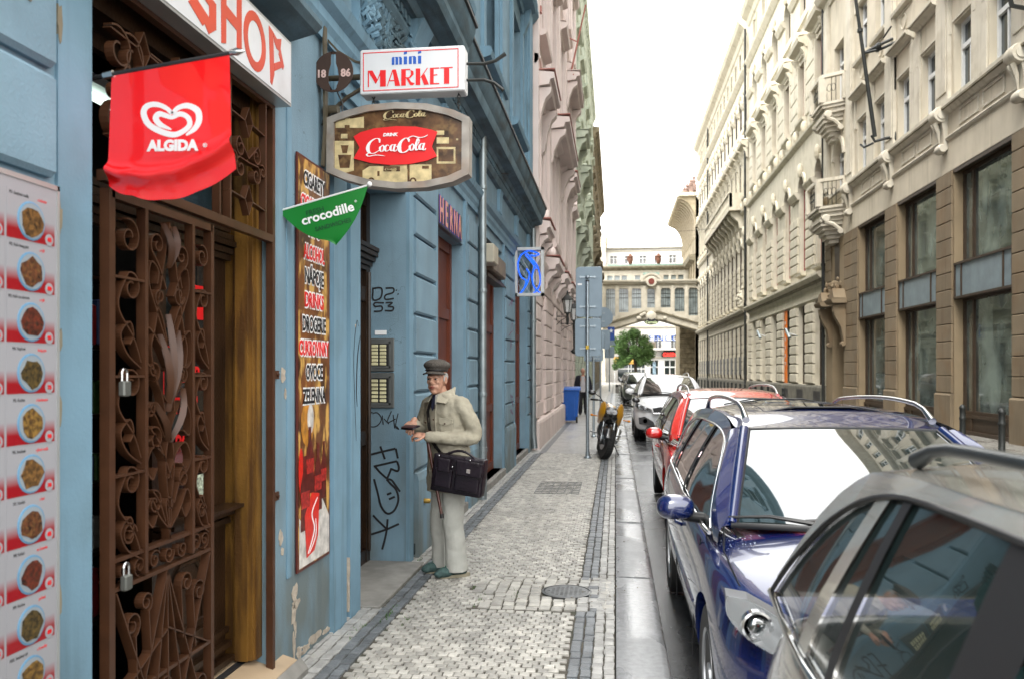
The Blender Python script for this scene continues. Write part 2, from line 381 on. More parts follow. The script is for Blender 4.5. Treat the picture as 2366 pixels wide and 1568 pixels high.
kb2 = MB().box((6.42, -6, -.2), (6.72, 100, .01)); struct(kb2, 'opposite_kerb', KERBM)
# far bands of dark stone in the pavement beyond the single setts
for x0, x1 in ((-1.50, -1.38), (-.30, -.17)): struct(MB().box((x0, 16.2, -.01), (x1, 99, .001)), 'stone_band', SETD)
# --- kerb stones
kerb = bpy.data.objects.new('kerb', None); sc.collection.objects.link(kerb); kerb['kind'] = 'structure'
y = -1.0; cuts = [3.05, 5.02, 6.50, 7.42, 8.85, 10.25, 11.3, 12.5]
yy = [-2.2, -.6, 1.2, 3.05, 5.02, 6.50, 7.42, 8.85, 10.25, 11.3, 12.5]
while yy[-1] < 60: yy.append(yy[-1]+random.uniform(1.0, 1.5))
for i in range(len(yy)-1):
    g = .006; k = MB(); dz = random.uniform(-.006, .006); a, b = yy[i]+g, yy[i+1]-g
    if i % 2: dz += .004
    prof = [(0.004, -.2), (0.004, -.004), (.014, .004), (.12, .002), (.255, 0), (.283, -.008), (.300, -.03), (.306, -.2)]
    k.prism([(x, z+dz+(.003 if i % 3 else -.002)) for x, z in prof], 1, a, b)
    k.build('kerb_stone', KERBM, kerb, smooth=50)
struct(MB().box((.006, -3, -.25), (.294, 60, -.02)), 'kerb_bed', JOINT)
# --- setts
def sett(mb, cx, cy, sx, sy, top, rot=0., m=0, loc=True):
    h = .005; c, s_ = math.cos(rot), math.sin(rot)
    vs = []
    for z, q in ((-.03, 1), (top-.004, 1), (top, .86)):
        for a, b in ((-1, -1), (1, -1), (1, 1), (-1, 1)):
            X, Y = a*sx/2*q, b*sy/2*q; vs.append((cx+X*c-Y*s_, cy+X*s_+Y*c, z))
    return mb.add(vs, [(8,9,10,11)]+[(l*4+i, l*4+(i+1) % 4, l*4+4+(i+1) % 4, l*4+4+i) for l in (0, 1) for i in range(4)], m)
random.seed(3)
plan = []     # (distance, cx, cy, sx, sy, top, rot, kind)
def put(cx, cy, sx, sy, kd, jit=.0035):
    plan.append((cx+random.uniform(-jit, jit), cy+random.uniform(-jit, jit), sx*random.uniform(.92, 1.03), sy*random.uniform(.92, 1.03), random.uniform(-.004, .0035), random.uniform(-.07, .07), kd))
def inman(x, y): return ((x+.355)/.19)**2+((y-6.05)/.19)**2 < 1
YE = 16.15
def patch(x, y): return 5.55 < y < 6.45 and x > -1.02 + .12*math.sin(y*9)
y = 3.45; r = 0
while y < YE:
    x = -1.445+(r % 2)*.03
    while x < -.27:
        if not patch(x, y) and x < -.322:
            put(x+.031, y, .056, .052, 'w')
        x += .062
    y += .0585; r += 1
xr = -1.0                                                            # larger, wavier repair setts around the cover
while xr < -.02:
    y = 5.58
    while y < 6.44:
        sx, sy = .083, random.uniform(.06, .10)
        if not inman(xr, y+sy/2) and patch(xr, y+sy/2): put(xr+.01*math.sin(y*7), y+sy/2, sx*.93, sy*.93, 'w' if xr < -.3 or xr > -.14 else ('d' if random.random() < .4 else 'l'), .006)
        y += sy
    xr += .085
for xs_, kd, wd in ((-.228, 'd', .064), (-.162, 'd', .062), (-.098, 'l', .060), (-.035, 'l', .060), (-1.482, 'd', .066), (-1.552, 'd', .066), (-1.622, 'l', .068), (-1.693, 'l', .068), (-1.765, 'l', .068), (-1.84, 'l', .068), (-1.91, 'l', .068)):
    y = 3.4+random.random()*.05
    while y < YE:
        ln = random.uniform(.075, .125) if kd == 'd' or xs_ < -1 else random.uniform(.05, .08)
        if not (inman(xs_, y+ln/2)) and not (xs_ > -.3 and 5.55 < y+ln/2 < 6.45 and xs_ < -.1): put(xs_, y+ln/2, wd*.95, ln-.006, kd)
        y += ln
    
plan = [p for p in plan if not (5.5 < p[1] < 6.75 and p[0] < -1.60)]
plan.sort(key=lambda p: (p[1] < 3.85, p[1]))
sm = {}
for kd, mm in (('w', SETWo), ('d', SETDo), ('l', SETLo)):
    for k in range(3):
        b = MB(); sett(b, 0, 0, 1, 1, 0)
        me = bpy.data.meshes.new('paving_stone'); z = []
        vs = [(x*random.uniform(.95, 1.02), y*random.uniform(.95, 1.02), zz) for x, y, zz in b.v]
        me.from_pydata(vs, [], b.f); me.materials.append(mm); sm[kd, k] = me
for p in plan[:290]:
    o = bpy.data.objects.new('paving_stone', sm[p[6], random.randrange(3)]); sc.collection.objects.link(o); o.parent = pav
    o.location = (p[0], p[1], p[4]); o.scale = (p[2], p[3], 1); o.rotation_euler = (0, 0, p[5])
st = MB(); KI = {'w': 0, 'd': 1, 'l': 2}
for p in plan[290:]: sett(st, p[0], p[1], p[2], p[3], p[4], p[5], KI[p[6]])
o = st.build('paving_stones', [SETW, SETD, SETL], pav, kind='stuff')
# near doorstep slabs in the two door recesses
# manhole cover: ring and lid with a raised pattern, part of the pavement
CAST = mat('cast_iron', (.15, .155, .155), .42, metal=.5, var=.2, scale=20, bump=.3)
mc = thing('manhole_cover', 'round cast iron cover set among cobbles of the pavement', 'manhole cover', (-.355, 6.05, 0))
MB().lathe([(.178, -.02), (.184, .003), (.170, .006), (.168, -.004)], (-.355, 6.05, 0), 40).build('ring', CAST, mc, smooth=30)
lid = MB().lathe([(.165, -.02), (.165, .001), (.160, .004), (.0, .004)], (-.355, 6.05, 0), 40)
for i in range(-4, 5):
    for j in range(-4, 5):
        if i*i+j*j < 17: lid.box((-.355+i*.033-.010, 6.05+j*.033-.010, .003), (-.355+i*.033+.010, 6.05+j*.033+.010, .007))
lid.build('lid', CAST, mc, smooth=30)
gr = thing('paved_cover', 'square access cover inlaid with paving, thin steel grid lines', 'access cover', (-.78, 11.4, 0))
g = MB()
for i in range(7): g.box((-1.07+i*.098-.005, 10.85, -.002), (-1.07+i*.098+.005, 11.95, .007))
for j in range(8): g.box((-1.075, 10.85+j*.157-.005, -.001), (-.477, 10.85+j*.157+.005, .008))
g.build('grid', CAST, gr)
# weeds and litter in the joints
GRASSM = mat('weed_green', (.05, .13, .02), .7, var=.3, scale=20)
wd = MB()
for cx, cy, n in ((-1.60, 5.0, 26), (-1.50, 5.35, 34), (-1.36, 5.2, 10), (-.95, 5.75, 10), (-1.05, 6.1, 8), (-.72, 5.9, 10), (-1.68, 5.9, 12), (-1.66, 6.9, 14)):
    for i in range(n):
        x, y = cx+random.gauss(0, .012), cy+random.gauss(0, .09); a = random.uniform(0, 6.28); h = random.uniform(.006, .022)
        wd.add([(x-.004*math.cos(a), y-.004*math.sin(a), -.006), (x+.004*math.cos(a), y+.004*math.sin(a), -.006), (x+random.uniform(-.015, .015), y+random.uniform(-.015, .015), h)], [(0, 1, 2)])
o = wd.build('weeds', GRASSM, kind='stuff')
lf = MB()
LEAFM = mat('dead_leaf', (.13, .09, .035), .8, var=.4, scale=30)
for i in range(150):
    x, y = random.choice([(-.05, 6.2), (-.20, 5.9), (-.75, 6.35), (-.05, 9), (.1, 8), (-1.5, 9.9), (-.52, 15.3), (.5, 5.6), (-.2, 15.1), (-1.6, 5.5)])
    x += random.gauss(0, .09); y += random.gauss(0, .28); a = random.uniform(0, 6.28); s_ = random.uniform(.004, .012)
    if x < -1.7: continue
    z = .006 if x < .3 else -.115
    lf.add([(x+s_*math.cos(a), y+s_*math.sin(a), z), (x-s_*.5*math.sin(a), y+s_*.5*math.cos(a), z+.004), (x-s_*math.cos(a), y-s_*math.sin(a), z), (x+s_*.5*math.sin(a), y-s_*.5*math.cos(a), z+.003)], [(0, 1, 2, 3)])
lf.build('leaf_litter', LEAFM, kind='stuff')
# ================================================================ LEFT SIDE: blue building
LW = -1.76
F = Fac(LW, 1)
bb = thing('blue_building', 'light blue stucco building with shops at street level and heavy weathered cornice', 'building', (LW-.2, 9, 0))
GO = [(2.57, 4.03, .0, 3.02), (5.45, 6.80, -.02, 3.12), (7.93, 9.43, .08, 3.08), (10.92, 12.75, .1, 3.45), (14.2, 16.1, .1, 3.45)]
m = MB()
F.wall(m, .2, 2.57, -.2, 4.0, .5, [], 0)
F.wall(m, 2.57, 16.8, -.2, 4.0, .5, GO, 0)
F.box(m, .2, 16.8, 4.0, 4.95, -.5, 0)
m.box((LW-.5, 16.3, -.2), (LW-9, 16.8, 20), 0)
m.build('wall', BLUE, bb)
# dark rooms behind the openings
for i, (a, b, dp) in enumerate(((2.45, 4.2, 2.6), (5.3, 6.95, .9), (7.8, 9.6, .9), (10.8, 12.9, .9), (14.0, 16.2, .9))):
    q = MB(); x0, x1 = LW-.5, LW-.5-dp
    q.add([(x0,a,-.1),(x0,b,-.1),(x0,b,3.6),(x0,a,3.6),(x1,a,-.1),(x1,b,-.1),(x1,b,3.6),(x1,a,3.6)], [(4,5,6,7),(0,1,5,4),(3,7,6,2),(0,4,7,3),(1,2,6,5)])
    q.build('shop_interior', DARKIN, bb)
# rusticated courses: each stone course is a raised block with a groove under it
def course(y0, y1, z0, z1, d0, d1, mt=BLUE, name='stone_block'):
    q = MB(); b_ = .016
    prof = [(d0, z0), (d1-b_, z0), (d1, z0+b_), (d1, z1-b_), (d1-b_, z1), (d0, z1)]
    F.mould(q, prof, y0, y1); return q.build(name, mt, bb)
for (y0, y1, zs_, ze) in ((.5, 2.36, .497, 3.8), (6.98, 7.80, .74, 3.7), (9.58, 10.20, .74, 3.7), (10.34, 10.80, .74, 3.7), (12.92, 14.05, .74, 3.7), (16.22, 16.8, .74, 3.7)):
    z = zs_
    while z+.30 < ze:
        course(y0, y1, z+.022, z+.34, -.001, .045 if y0 > 1 else .035); z += .34
# smooth pilaster strips on both sides of each opening and plinths
q = MB()
for (y0, y1) in ((2.40, 2.57), (4.92, 5.16), (5.24, 5.45), (6.80, 6.94), (7.84, 7.93), (9.43, 9.54), (10.84, 10.92), (12.75, 12.86), (14.1, 14.2), (16.1, 16.18)):
    F.box(q, y0, y1, -.1, 3.85, 0, .03 if y0 > 3 else .012)
F.box(q, 4.24, 4.30, .5, 3.4, .0, .008)
q.build('pilaster_strip', BLUE2, bb)
for (y0, y1) in ((7.0, 7.82), (9.56, 10.82), (12.9, 14.08), (16.2, 16.8)):
    q = MB(); F.mould(q, [(0, -.15), (.062, -.15), (.062, .66), (.048, .72), (0, .74)], y0, y1); q.build('plinth', BLUE, bb)
# exposed plaster patches and sooty edges: irregular scabs, a few mm deep
random.seed(12)
def scab(cy, cz, ry, rz, m_, d=.002, n=14, name='plaster_patch', X=LW, facey=None):
    pts = []
    for k in range(n):
        a = 6.283*k/n; rr = random.uniform(.55, 1.15); pts.append((cy+ry*rr*math.cos(a), cz+rz*rr*math.sin(a)))
    q = MB()
    if facey is None: q.prism(pts, 0, X+.0005, X+d+.001)
    else: q.prism([(p[0], p[1]) for p in pts], 1, facey-d, facey+.002)
    return q.build(name, m_, bb)
for a in ((4.36, .40, .045, .06), (4.345, .27, .035, .08), (4.37, .33, .06, .035), (4.35, .10, .02, .09), (4.37, .19, .012, .05), (4.42, .045, .05, .045), (4.52, .03, .08, .03), (4.66, .05, .1, .035), (4.86, .03, .07, .02), (4.20, 1.60, .03, .045), (4.23, 1.50, .018, .03), (4.17, .735, .035, .045), (4.19, .66, .02, .03), (4.3, 1.42, .012, .02)):
    scab(*a, PLAST, .0025)
for a in ((5.21, .16, .010, .12, PLAST, .031), (5.22, .33, .006, .07, PLAST, .031), (5.34, 1.92, .014, .012, PLAST, .031), (7.0, .08, .06, .05, GROOVE, .03)): scab(*a)
for z in (.35, .9, 1.5, 1.72, 2.1, 2.72, 2.9): scab(2.405, z, .012, random.uniform(.02, .07), SOOTSHADE, .014)
for a in ((1.9, 3.05, .2, .3), (2.1, 2.9, .25, .25), (1.75, 2.7, .15, .2)): scab(*a, SOOTSHADE, .037)
# --- mouldings: ledge over the sign, architrave, frieze with relief, dentils, main cornice
q = MB()
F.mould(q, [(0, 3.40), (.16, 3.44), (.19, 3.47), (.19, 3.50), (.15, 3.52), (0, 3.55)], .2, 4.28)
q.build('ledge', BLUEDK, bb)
q = MB()
F.mould(q, [(0, 3.60), (.03, 3.60), (.035, 3.66), (.055, 3.70), (.055, 3.76), (.10, 3.80), (.12, 3.86), (.10, 3.88), (0, 3.89)], .2, 16.8)
F.mould(q, [(0, 3.92), (.025, 3.92), (.03, 3.97), (0, 3.98)], .2, 16.8)
q.build('architrave', BLUE2, bb)
q = MB()
F.mould(q, [(0, 4.33), (.05, 4.35), (.08, 4.40), (.08, 4.43), (0, 4.43)], .2, 16.8)
F.mould(q, [(0, 4.52), (.10, 4.52), (.13, 4.57), (.26, 4.60), (.28, 4.66), (.28, 4.72), (.31, 4.76), (.345, 4.86), (.35, 4.92), (.30, 4.96), (0, 5.02)], 7.8, 16.8)
F.mould(q, [(0, 4.52), (.14, 4.52), (.18, 4.57), (.33, 4.60), (.36, 4.66), (.36, 4.72), (.39, 4.76), (.425, 4.86), (.43, 4.92), (.38, 4.96), (0, 5.02)], .2, 7.8)
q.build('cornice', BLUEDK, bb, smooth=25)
LIP = MB(); F.mould(LIP, [(.33, 4.90), (.372, 4.905), (.372, 4.935), (.33, 4.95)], 7.8, 16.8); F.mould(LIP, [(.41, 4.90), (.452, 4.905), (.452, 4.935), (.41, 4.95)], .2, 7.8)
LIP.build('cornice_flashing', IRONBK, bb)
dn = MB(); F.box(dn, 0, .055, 4.445, 4.515, 0, .09)
dn0 = dn.v; y = .4; k = 0
first = None
while y < 16.7:
    q = MB(); F.box(q, y, y+.06, 4.443, 4.517, 0.001, .092)
    if first is None: first = q.build('dentil', BLUEDK, bb); base = y
    else: inst(first, (first.location.x, first.location.y+(y-base), first.location.z), bb)
    y += .118
# triglyph reliefs of the frieze
for y0 in (5.9, 8.2, 10.35, 12.2, 14.3, 16.3):
    q = MB()
    for k in range(4): F.mould(q, [(0, 3.99), (.04, 4.0), (.045, 4.28), (.06, 4.33), (0, 4.34)], y0+k*.085, y0+k*.085+.05)
    q.build('frieze_relief', BLUE2, bb)
# carved consoles with acanthus, left of and behind the signs
random.seed(5)
def leaf_relief(y0, y1, z0, z1, d, n):
    q = MB()
    for i in range(n):
        cy, cz = random.uniform(y0, y1), random.uniform(z0, z1); a = random.uniform(-1.2, 1.2); L_ = random.uniform(.05, .11)
        pts = [(F.x(d), cy, cz), (F.x(d+.045), cy+.35*L_*math.sin(a), cz+.4*L_), (F.x(d+.03), cy+L_*math.sin(a), cz+L_*math.cos(a)*.9), (F.x(d+.005), cy+L_*1.15*math.sin(a+.5), cz+L_*1.0*math.cos(a+.5))]
        q.tube(pts, [.016, .02, .013, .004], 5)
    return q
for (y0, y1) in ((5.35, 5.72), (6.62, 6.98)):
    q = leaf_relief(y0+.03, y1-.03, 3.93, 4.5, .06, 60)
    F.mould(q, [(0, 3.90), (.05, 3.90), (.06, 4.1), (.10, 4.3), (.16, 4.45), (.2, 4.52), (0, 4.52)], y0, y1)
    q.build('carved_console', BLUE2, bb, smooth=60)
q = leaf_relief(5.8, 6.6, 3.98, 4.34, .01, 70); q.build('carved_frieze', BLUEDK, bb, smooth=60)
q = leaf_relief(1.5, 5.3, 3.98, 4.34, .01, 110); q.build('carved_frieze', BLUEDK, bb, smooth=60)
# pilaster order left of the consoles: turned capital
q = MB()
for z0, z1, d in ((3.3, 3.36, .05), (3.36, 3.42, .075), (3.42, 3.5, .05), (3.5, 3.58, .09)): F.box(q, 4.98, 5.40, z0, z1, 0, d)
q.build('capital', BLUE2, bb)
# --- upper storeys
q = MB(); W_ = []
up = [(k, z) for k in (1.0, 4.0, 7.0, 10.0, 13.0) for z in (5.9, 10.0, 14.2)]
for y0 in (1.0, 4.0, 7.0, 10.0, 13.0): pass
for z0 in (5.02, 9.0, 13.2, 17.4):
    F.wall(q, .2, 16.8, z0, min(z0+(3.98 if z0 < 6 else 4.2), 21.0), .5, [(y0+.9, y0+2.2, z0+.85, z0+2.9) for y0 in (1.0, 4.0, 7.0, 10.0, 13.0)] if z0 < 17 else [])
q.build('upper_wall', BLUE, bb)
q = MB()
for y0 in (3.0, 6.0, 9.0, 12.0, 15.95):
    F.box(q, y0-.05, y0+.75, 5.02, 20, 0, .06); F.box(q, y0+.08, y0+.62, 5.2, 19, .06, .10)
q.build('pilaster', BLUE2, bb)
wf = None
for z0 in (5.02, 9.0, 13.2):
    for y0 in (1.0, 4.0, 7.0, 10.0, 13.0):
        a, b, za, zb = y0+.9, y0+2.2, z0+.85, z0+2.9
        if wf is None:
            q = MB()
            F.box(q, a, b, za, za+.09, -.28, -.2); F.box(q, a, b, zb-.09, zb, -.28, -.2)
            for yy_ in (a, (a+b)/2-.05, b-.09): F.box(q, yy_, yy_+.09, za+.09, zb-.09, -.28, -.2)
            wf = q.build('window', WHITEP, bb); q = MB(); F.box(q, a, b, za, zb, -.30, -.285); wp = q.build('pane', GLASS, wf); ref = (y0, z0)
            q = MB()
            F.mould(q, [(0, zb+.35), (.05, zb+.35), (.08, zb+.42), (.26, zb+.48), (.30, zb+.58), (.30, zb+.63), (0, zb+.72)], a-.35, b+.35)
            F.mould(q, [(0, za-.16), (.14, za-.12), (.16, za-.05), (.14, za), (0, za)], a-.25, b+.25)
            F.box(q, a-.22, a-.04, za, zb+.35, 0, .05); F.box(q, b+.04, b+.22, za, zb+.35, 0, .05)
            for s_ in (a-.28, b+.10): F.mould(q, [(0, zb-.05), (.06, zb+.0), (.16, zb+.25), (.2, zb+.48), (0, zb+.48)], s_, s_+.18)
            wh = q.build('window_surround', BLUE2, bb)
        else:
            dl = Vector((0, y0-ref[0], z0-ref[1]))
            c = inst(wf, wf.location+dl, bb); p = inst(wp, wp.location, c); inst(wh, wh.location+dl, bb)
q = MB(); F.mould(q, [(0, 8.7), (.1, 8.72), (.2, 8.85), (.2, 8.95), (0, 9.0)], .2, 16.8); F.mould(q, [(0, 20.0), (.3, 20.2), (.7, 20.6), (.75, 20.9), (0, 21.0)], .2, 16.8)
q.build('string_course', BLUE2, bb)
# blocked doorway splays, red-brown doors
def brown_door(y0, y1, z0, z1, dep, mt, name='door', rail=(1.0, 2.2)):
    q = MB(); x = LW-dep
    q.box((x-.05, y0, z0), (x, y1, z1))
    for a, b in ((y0, y0+.10), ((y0+y1)/2-.06, (y0+y1)/2+.06), (y1-.10, y1)): q.box((x-.01, a, z0), (x+.035, b, z1))
    for z in (z0, *rail, z1-.12): q.box((x-.01, y0, z), (x+.03, y1, z+.12))
    d = q.build(name, mt, bb); return d
brown_door(7.93, 9.43, .08, 3.08, .17, REDBR); brown_door(10.92, 12.75, .1, 3.45, .17, REDBR); brown_door(14.2, 16.1, .1, 3.45, .15, REDBR)
d2 = brown_door(5.45, 6.80, 0, 3.12, .35, WOODDK)
q = MB()
for i, (d, z) in enumerate(((.02, 2.46), (.04, 2.50), (.065, 2.54), (.09, 2.58), (.10, 2.62))): q.box((LW-.35, 5.5, z), (LW-.33+d, 6.795-.0*i, z+.034))
q.build('door_head_moulding', WOODDK, d2)
for y in (5.52, 5.95, 6.4, 6.76):
    q = MB(); q.tube([(LW-.31, y, .1), (LW-.31, y, 2.45)], .016, 6); q.build('door_bead', WOODDK, d2)
# stone steps in the doorways
STEPM = mat('step_stone', (.23, .22, .20), .6, var=.2, scale=8, stain=(.1, .1, .09), sfac=.6, sscale=3)
q = MB().rbox((LW-.5, 5.46, -.1), (-1.60, 6.79, .012), .006); q.build('doorstep', STEPM, bb)
for a, b in ((7.9, 9.45), (10.9, 12.78), (14.2, 16.1)): MB().rbox((LW-.5, a, -.1), (-1.70, b, .10), .008).build('doorstep', STEPM, bb)
BEIGE = mat('beige_tile', (.42, .31, .20), .5, var=.12, scale=3, stain=(.24, .18, .12), sfac=.5, sscale=4)
for a, b in ((2.58, 3.30), (3.31, 4.015)):
    MB().prism([(-2.2, .165), (-1.90, .15), (-1.90, -.1), (-2.2, -.1)], 1, a, b).build('tile', BEIGE, bb)
MB().prism([(-1.865, .14), (-1.68, .085), (-1.68, -.1), (-1.865, -.1)], 1, 2.4, 3.45).build('tile', BEIGE, bb)
MB().prism([(-1.865, .14), (-1.68, .085), (-1.68, -.1), (-1.865, -.1)], 1, 3.455, 4.20).build('tile', BEIGE, bb)
MB().prism([(-1.898, .151), (-1.868, .142), (-1.868, -.1), (-1.898, -.1)], 1, 2.4, 4.03).build('threshold_strip', BLACKP, bb)
MB().prism([(-1.678, .084), (-1.635, .03), (-1.635, -.1), (-1.678, -.1)], 1, 2.4, 4.24).build('doorstep', STEPM, bb)
# ---- graffiti on the recess cheek (faces the street end) and marks on the wall
FY = 6.80-.0015
g = MB()
def gline(pts, w_=.012, y=FY): 
    P = [(p[0], p[1]) for p in pts]
    poly_sign(g, stroke_polys(P, [w_]*len(P)), (0, y, 0), (1, 0, 0), (0, 0, 1), (0, -1, 0), .001)
def cz(u, v):   # helper only for laying the tags out on the cheek: picture -> wall metres
    return ((u-890)*.00363-1.93, 1.62-(v-856)*.00363)
for st_ in (
    [(858,662),(858,690),(876,686),(878,664),(856,664)], [(888,664),(906,664),(906,674),(888,680),(888,690),(908,688)], [(913,668),(915,670)], [(917,677),(919,679)],
    [(884,698),(862,698),(862,706),(878,706),(878,716),(860,718)], [(888,698),(904,698),(894,706),(906,708),(904,716),(886,716)]):
    gline([cz(*p) for p in st_], .014)
cg = lambda x, y: cz((870+x/2.892)*.9464, (1070+y/2.892)*.9464)
for st_ in ([(80,122),(175,98),(270,75)], [(158,60),(192,152)], [(272,75),(287,145)], [(110,205),(195,185),(280,165)], [(280,165),(294,205),(285,235),(238,220)], [(240,215),(222,260),(205,295)], [(120,205),(160,250),(205,288)],
    [(205,295),(240,300),(272,340),(303,382)], [(112,295),(138,390),(165,490),(210,540),(262,515),(291,440),(275,370),(232,325),(205,295)], [(207,405),(240,392)], [(222,438),(265,418)],
    [(105,555),(150,600),(205,650)], [(295,612),(200,655),(90,692)], [(212,580),(205,660),(190,730),(172,798)]):
    gline([cg(*p) for p in st_], .018)
for st_ in ([(856,952),(848,962),(850,985),(868,984),(878,968),(868,954),(856,956)], [(880,960),(882,982)], [(884,968),(896,980)], [(902,950),(892,976),(912,968)], [(906,958),(910,990)], [(918,955),(912,985),(920,992),(914,985)]):
    gline([cz(*p) for p in st_], .009)
g.build('graffiti', BLACKI, bb)
g = MB()
def lline(pts, w_=.01): poly_sign(g, stroke_polys(pts, [w_*.3]+[w_]*(len(pts)-2)+[w_*.3]), (LW+.0325, 0, 0), (0, 1, 0), (0, 0, 1), (1, 0, 0), .001)
lline([(5.35, 1.15), (5.31, 1.5), (5.30, 1.75), (5.36, 1.95), (5.40, 1.92)], .006); lline([(5.44, 1.86), (5.38, 1.72), (5.355, 1.5), (5.37, 1.38)], .013)
for (yc, zc) in ((13.2, 2.6), (13.5, 2.2), (13.3, 1.4)):
    pass
g.build('graffiti', BLACKI, bb)
g = MB(); random.seed(2)
for zc, sc_ in ((2.75, .1), (2.3, .12), (2.05, .09), (1.1, .13), (.9, .1)):
    p = [(13.2+random.uniform(0, .6), zc+random.uniform(-sc_, sc_)) for _ in range(6)]
    poly_sign(g, stroke_polys(p, [.015]*6), (LW+.046, 0, 0), (0, 1, 0), (0, 0, 1), (1, 0, 0), .001)
g.build('graffiti', mat('violet_marker', (.16, .08, .16), .7, var=0), bb)
# intercom / letter plates on the cheek
ic = thing('doorbell_panel', 'grey double doorbell panel with rows of cream name plates in the recess', 'doorbell panel', (-1.96, 6.79, 1.6))
ICG = mat('intercom_grey', (.115, .12, .115), .5, metal=.3, var=.15); CREAMB = mat('cream_button', (.60, .56, .34), .35, var=.12, rand=.1)
for k, (z0, z1) in enumerate(((1.615, 1.895), (1.305, 1.605))):
    q = MB(); x0, x1 = -2.105, -1.86
    q.rbox((x0, 6.775, z0), (x1, 6.80, z1), .006); q.box((x0+.028, 6.768, z0+.03), (x1-.028, 6.776, z0+.045)); q.box((x0+.028, 6.768, z1-.045), (x1-.028, 6.776, z1-.03)); q.box((x0+.028, 6.768, z0+.03), (x0+.042, 6.776, z1-.03)); q.box((x1-.042, 6.768, z0+.03), (x1-.028, 6.776, z1-.03))
    fr = q.build('frame', ICG, ic)
    MB().box((x0+.045, 6.770, z0+.047), (x1-.045, 6.7745, z1-.047)).build('backplate', BLACKP, ic)
    for c in (0, 1):
        for r_ in range(6):
            xx = -2.052+c*.072; zz = z0+.052+r_*(z1-z0-.1)/6
            MB().rbox((xx, 6.762, zz), (xx+.056, 6.772, zz+.024), .003).build('name_plate', CREAMB, ic)
q = MB().box((-2.03, 6.795, 1.925), (-1.93, 6.80, 1.962)); q.build('sticker', WHITE, ic)
# rain pipes
def pipe(name, label, x, y, z1, r=.05, kink=True, top=None):
    t = thing(name, label, 'drainpipe', (x, y, 0))
    q = MB(); q.tube([(x, y, .6), (x, y, z1)], r, 14); q.build('pipe', ZINC, t, smooth=50)
    q = MB()
    pts = [(x, y, .62), (x, y, .35), (x+.03, y-.02, .05)] if kink else [(x, y, .62), (x, y, 0)]
    q.tube(pts, r*1.15, 14); q.lathe([(r*1.3, .60), (r*1.3, .66)], (x, y, 0), 14); q.build('pipe_foot', ZINC, t, smooth=50)
    for z in (1.3, 2.6, 3.9):
        q = MB(); q.lathe([(r*1.12, z), (r*1.2, z+.01), (r*1.2, z+.04), (r*1.12, z+.05)], (x, y, 0), 14); q.box((LW, y-.012, z+.01), (x, y+.012, z+.035)); q.build('clamp', ZINC, t)
    return t
pipe('drainpipe', 'grey zinc drainpipe rising behind the man with flat cap', -1.665, 10.26, 4.75, .048, kink=False)
pipe('drainpipe', 'grey drainpipe at the far corner of the blue building, foot bent onto pavement', -1.655, 16.62, 4.5, .055)
# lamp box and unit over the second red door
ul = thing('wall_light', 'cream box light mounted over the brown door behind drainpipe', 'wall light', (LW, 11.1, 3.1))
MB().rbox((LW+.03, 10.55, 3.02), (LW+.20, 10.95, 3.27), .015).build('housing', mat('dusty_cream_plastic', (.40, .37, .29), .6, var=.1), ul)
MB().box((LW, 10.7, 3.1), (LW+.05, 10.8, 3.2)).build('bracket', BLACKP, ul)
ac = thing('awning_box', 'rusty brown box above the doorway beside the cream light', 'awning box', (LW, 12, 2.9))
q = MB().rbox((LW-.12, 11.0, 2.98), (LW+.12, 12.3, 3.25), .02); q.build('housing', mat('dusty_brown_metal', (.15, .12, .09), .6, var=.3), ac)
q = MB(); q.box((LW-.1, 11.0, 2.9), (LW+.05, 12.6, 2.95)); q.build('rail', DKFRAME, ac)
# brass tap / vent and small hatch near the corner
MB().box((LW+.045, 7.12, .98), (LW+.05, 7.42, 1.33)).build('meter_hatch', BLUE2, bb)
MB().lathe([(.022, 0), (.022, .05), (.015, .06)], (LW+.06, 7.2, .46), 12, ax=0).build('brass_knob', mat('brass', (.35, .22, .05), .35, metal=.8, var=.1), bb, smooth=40)

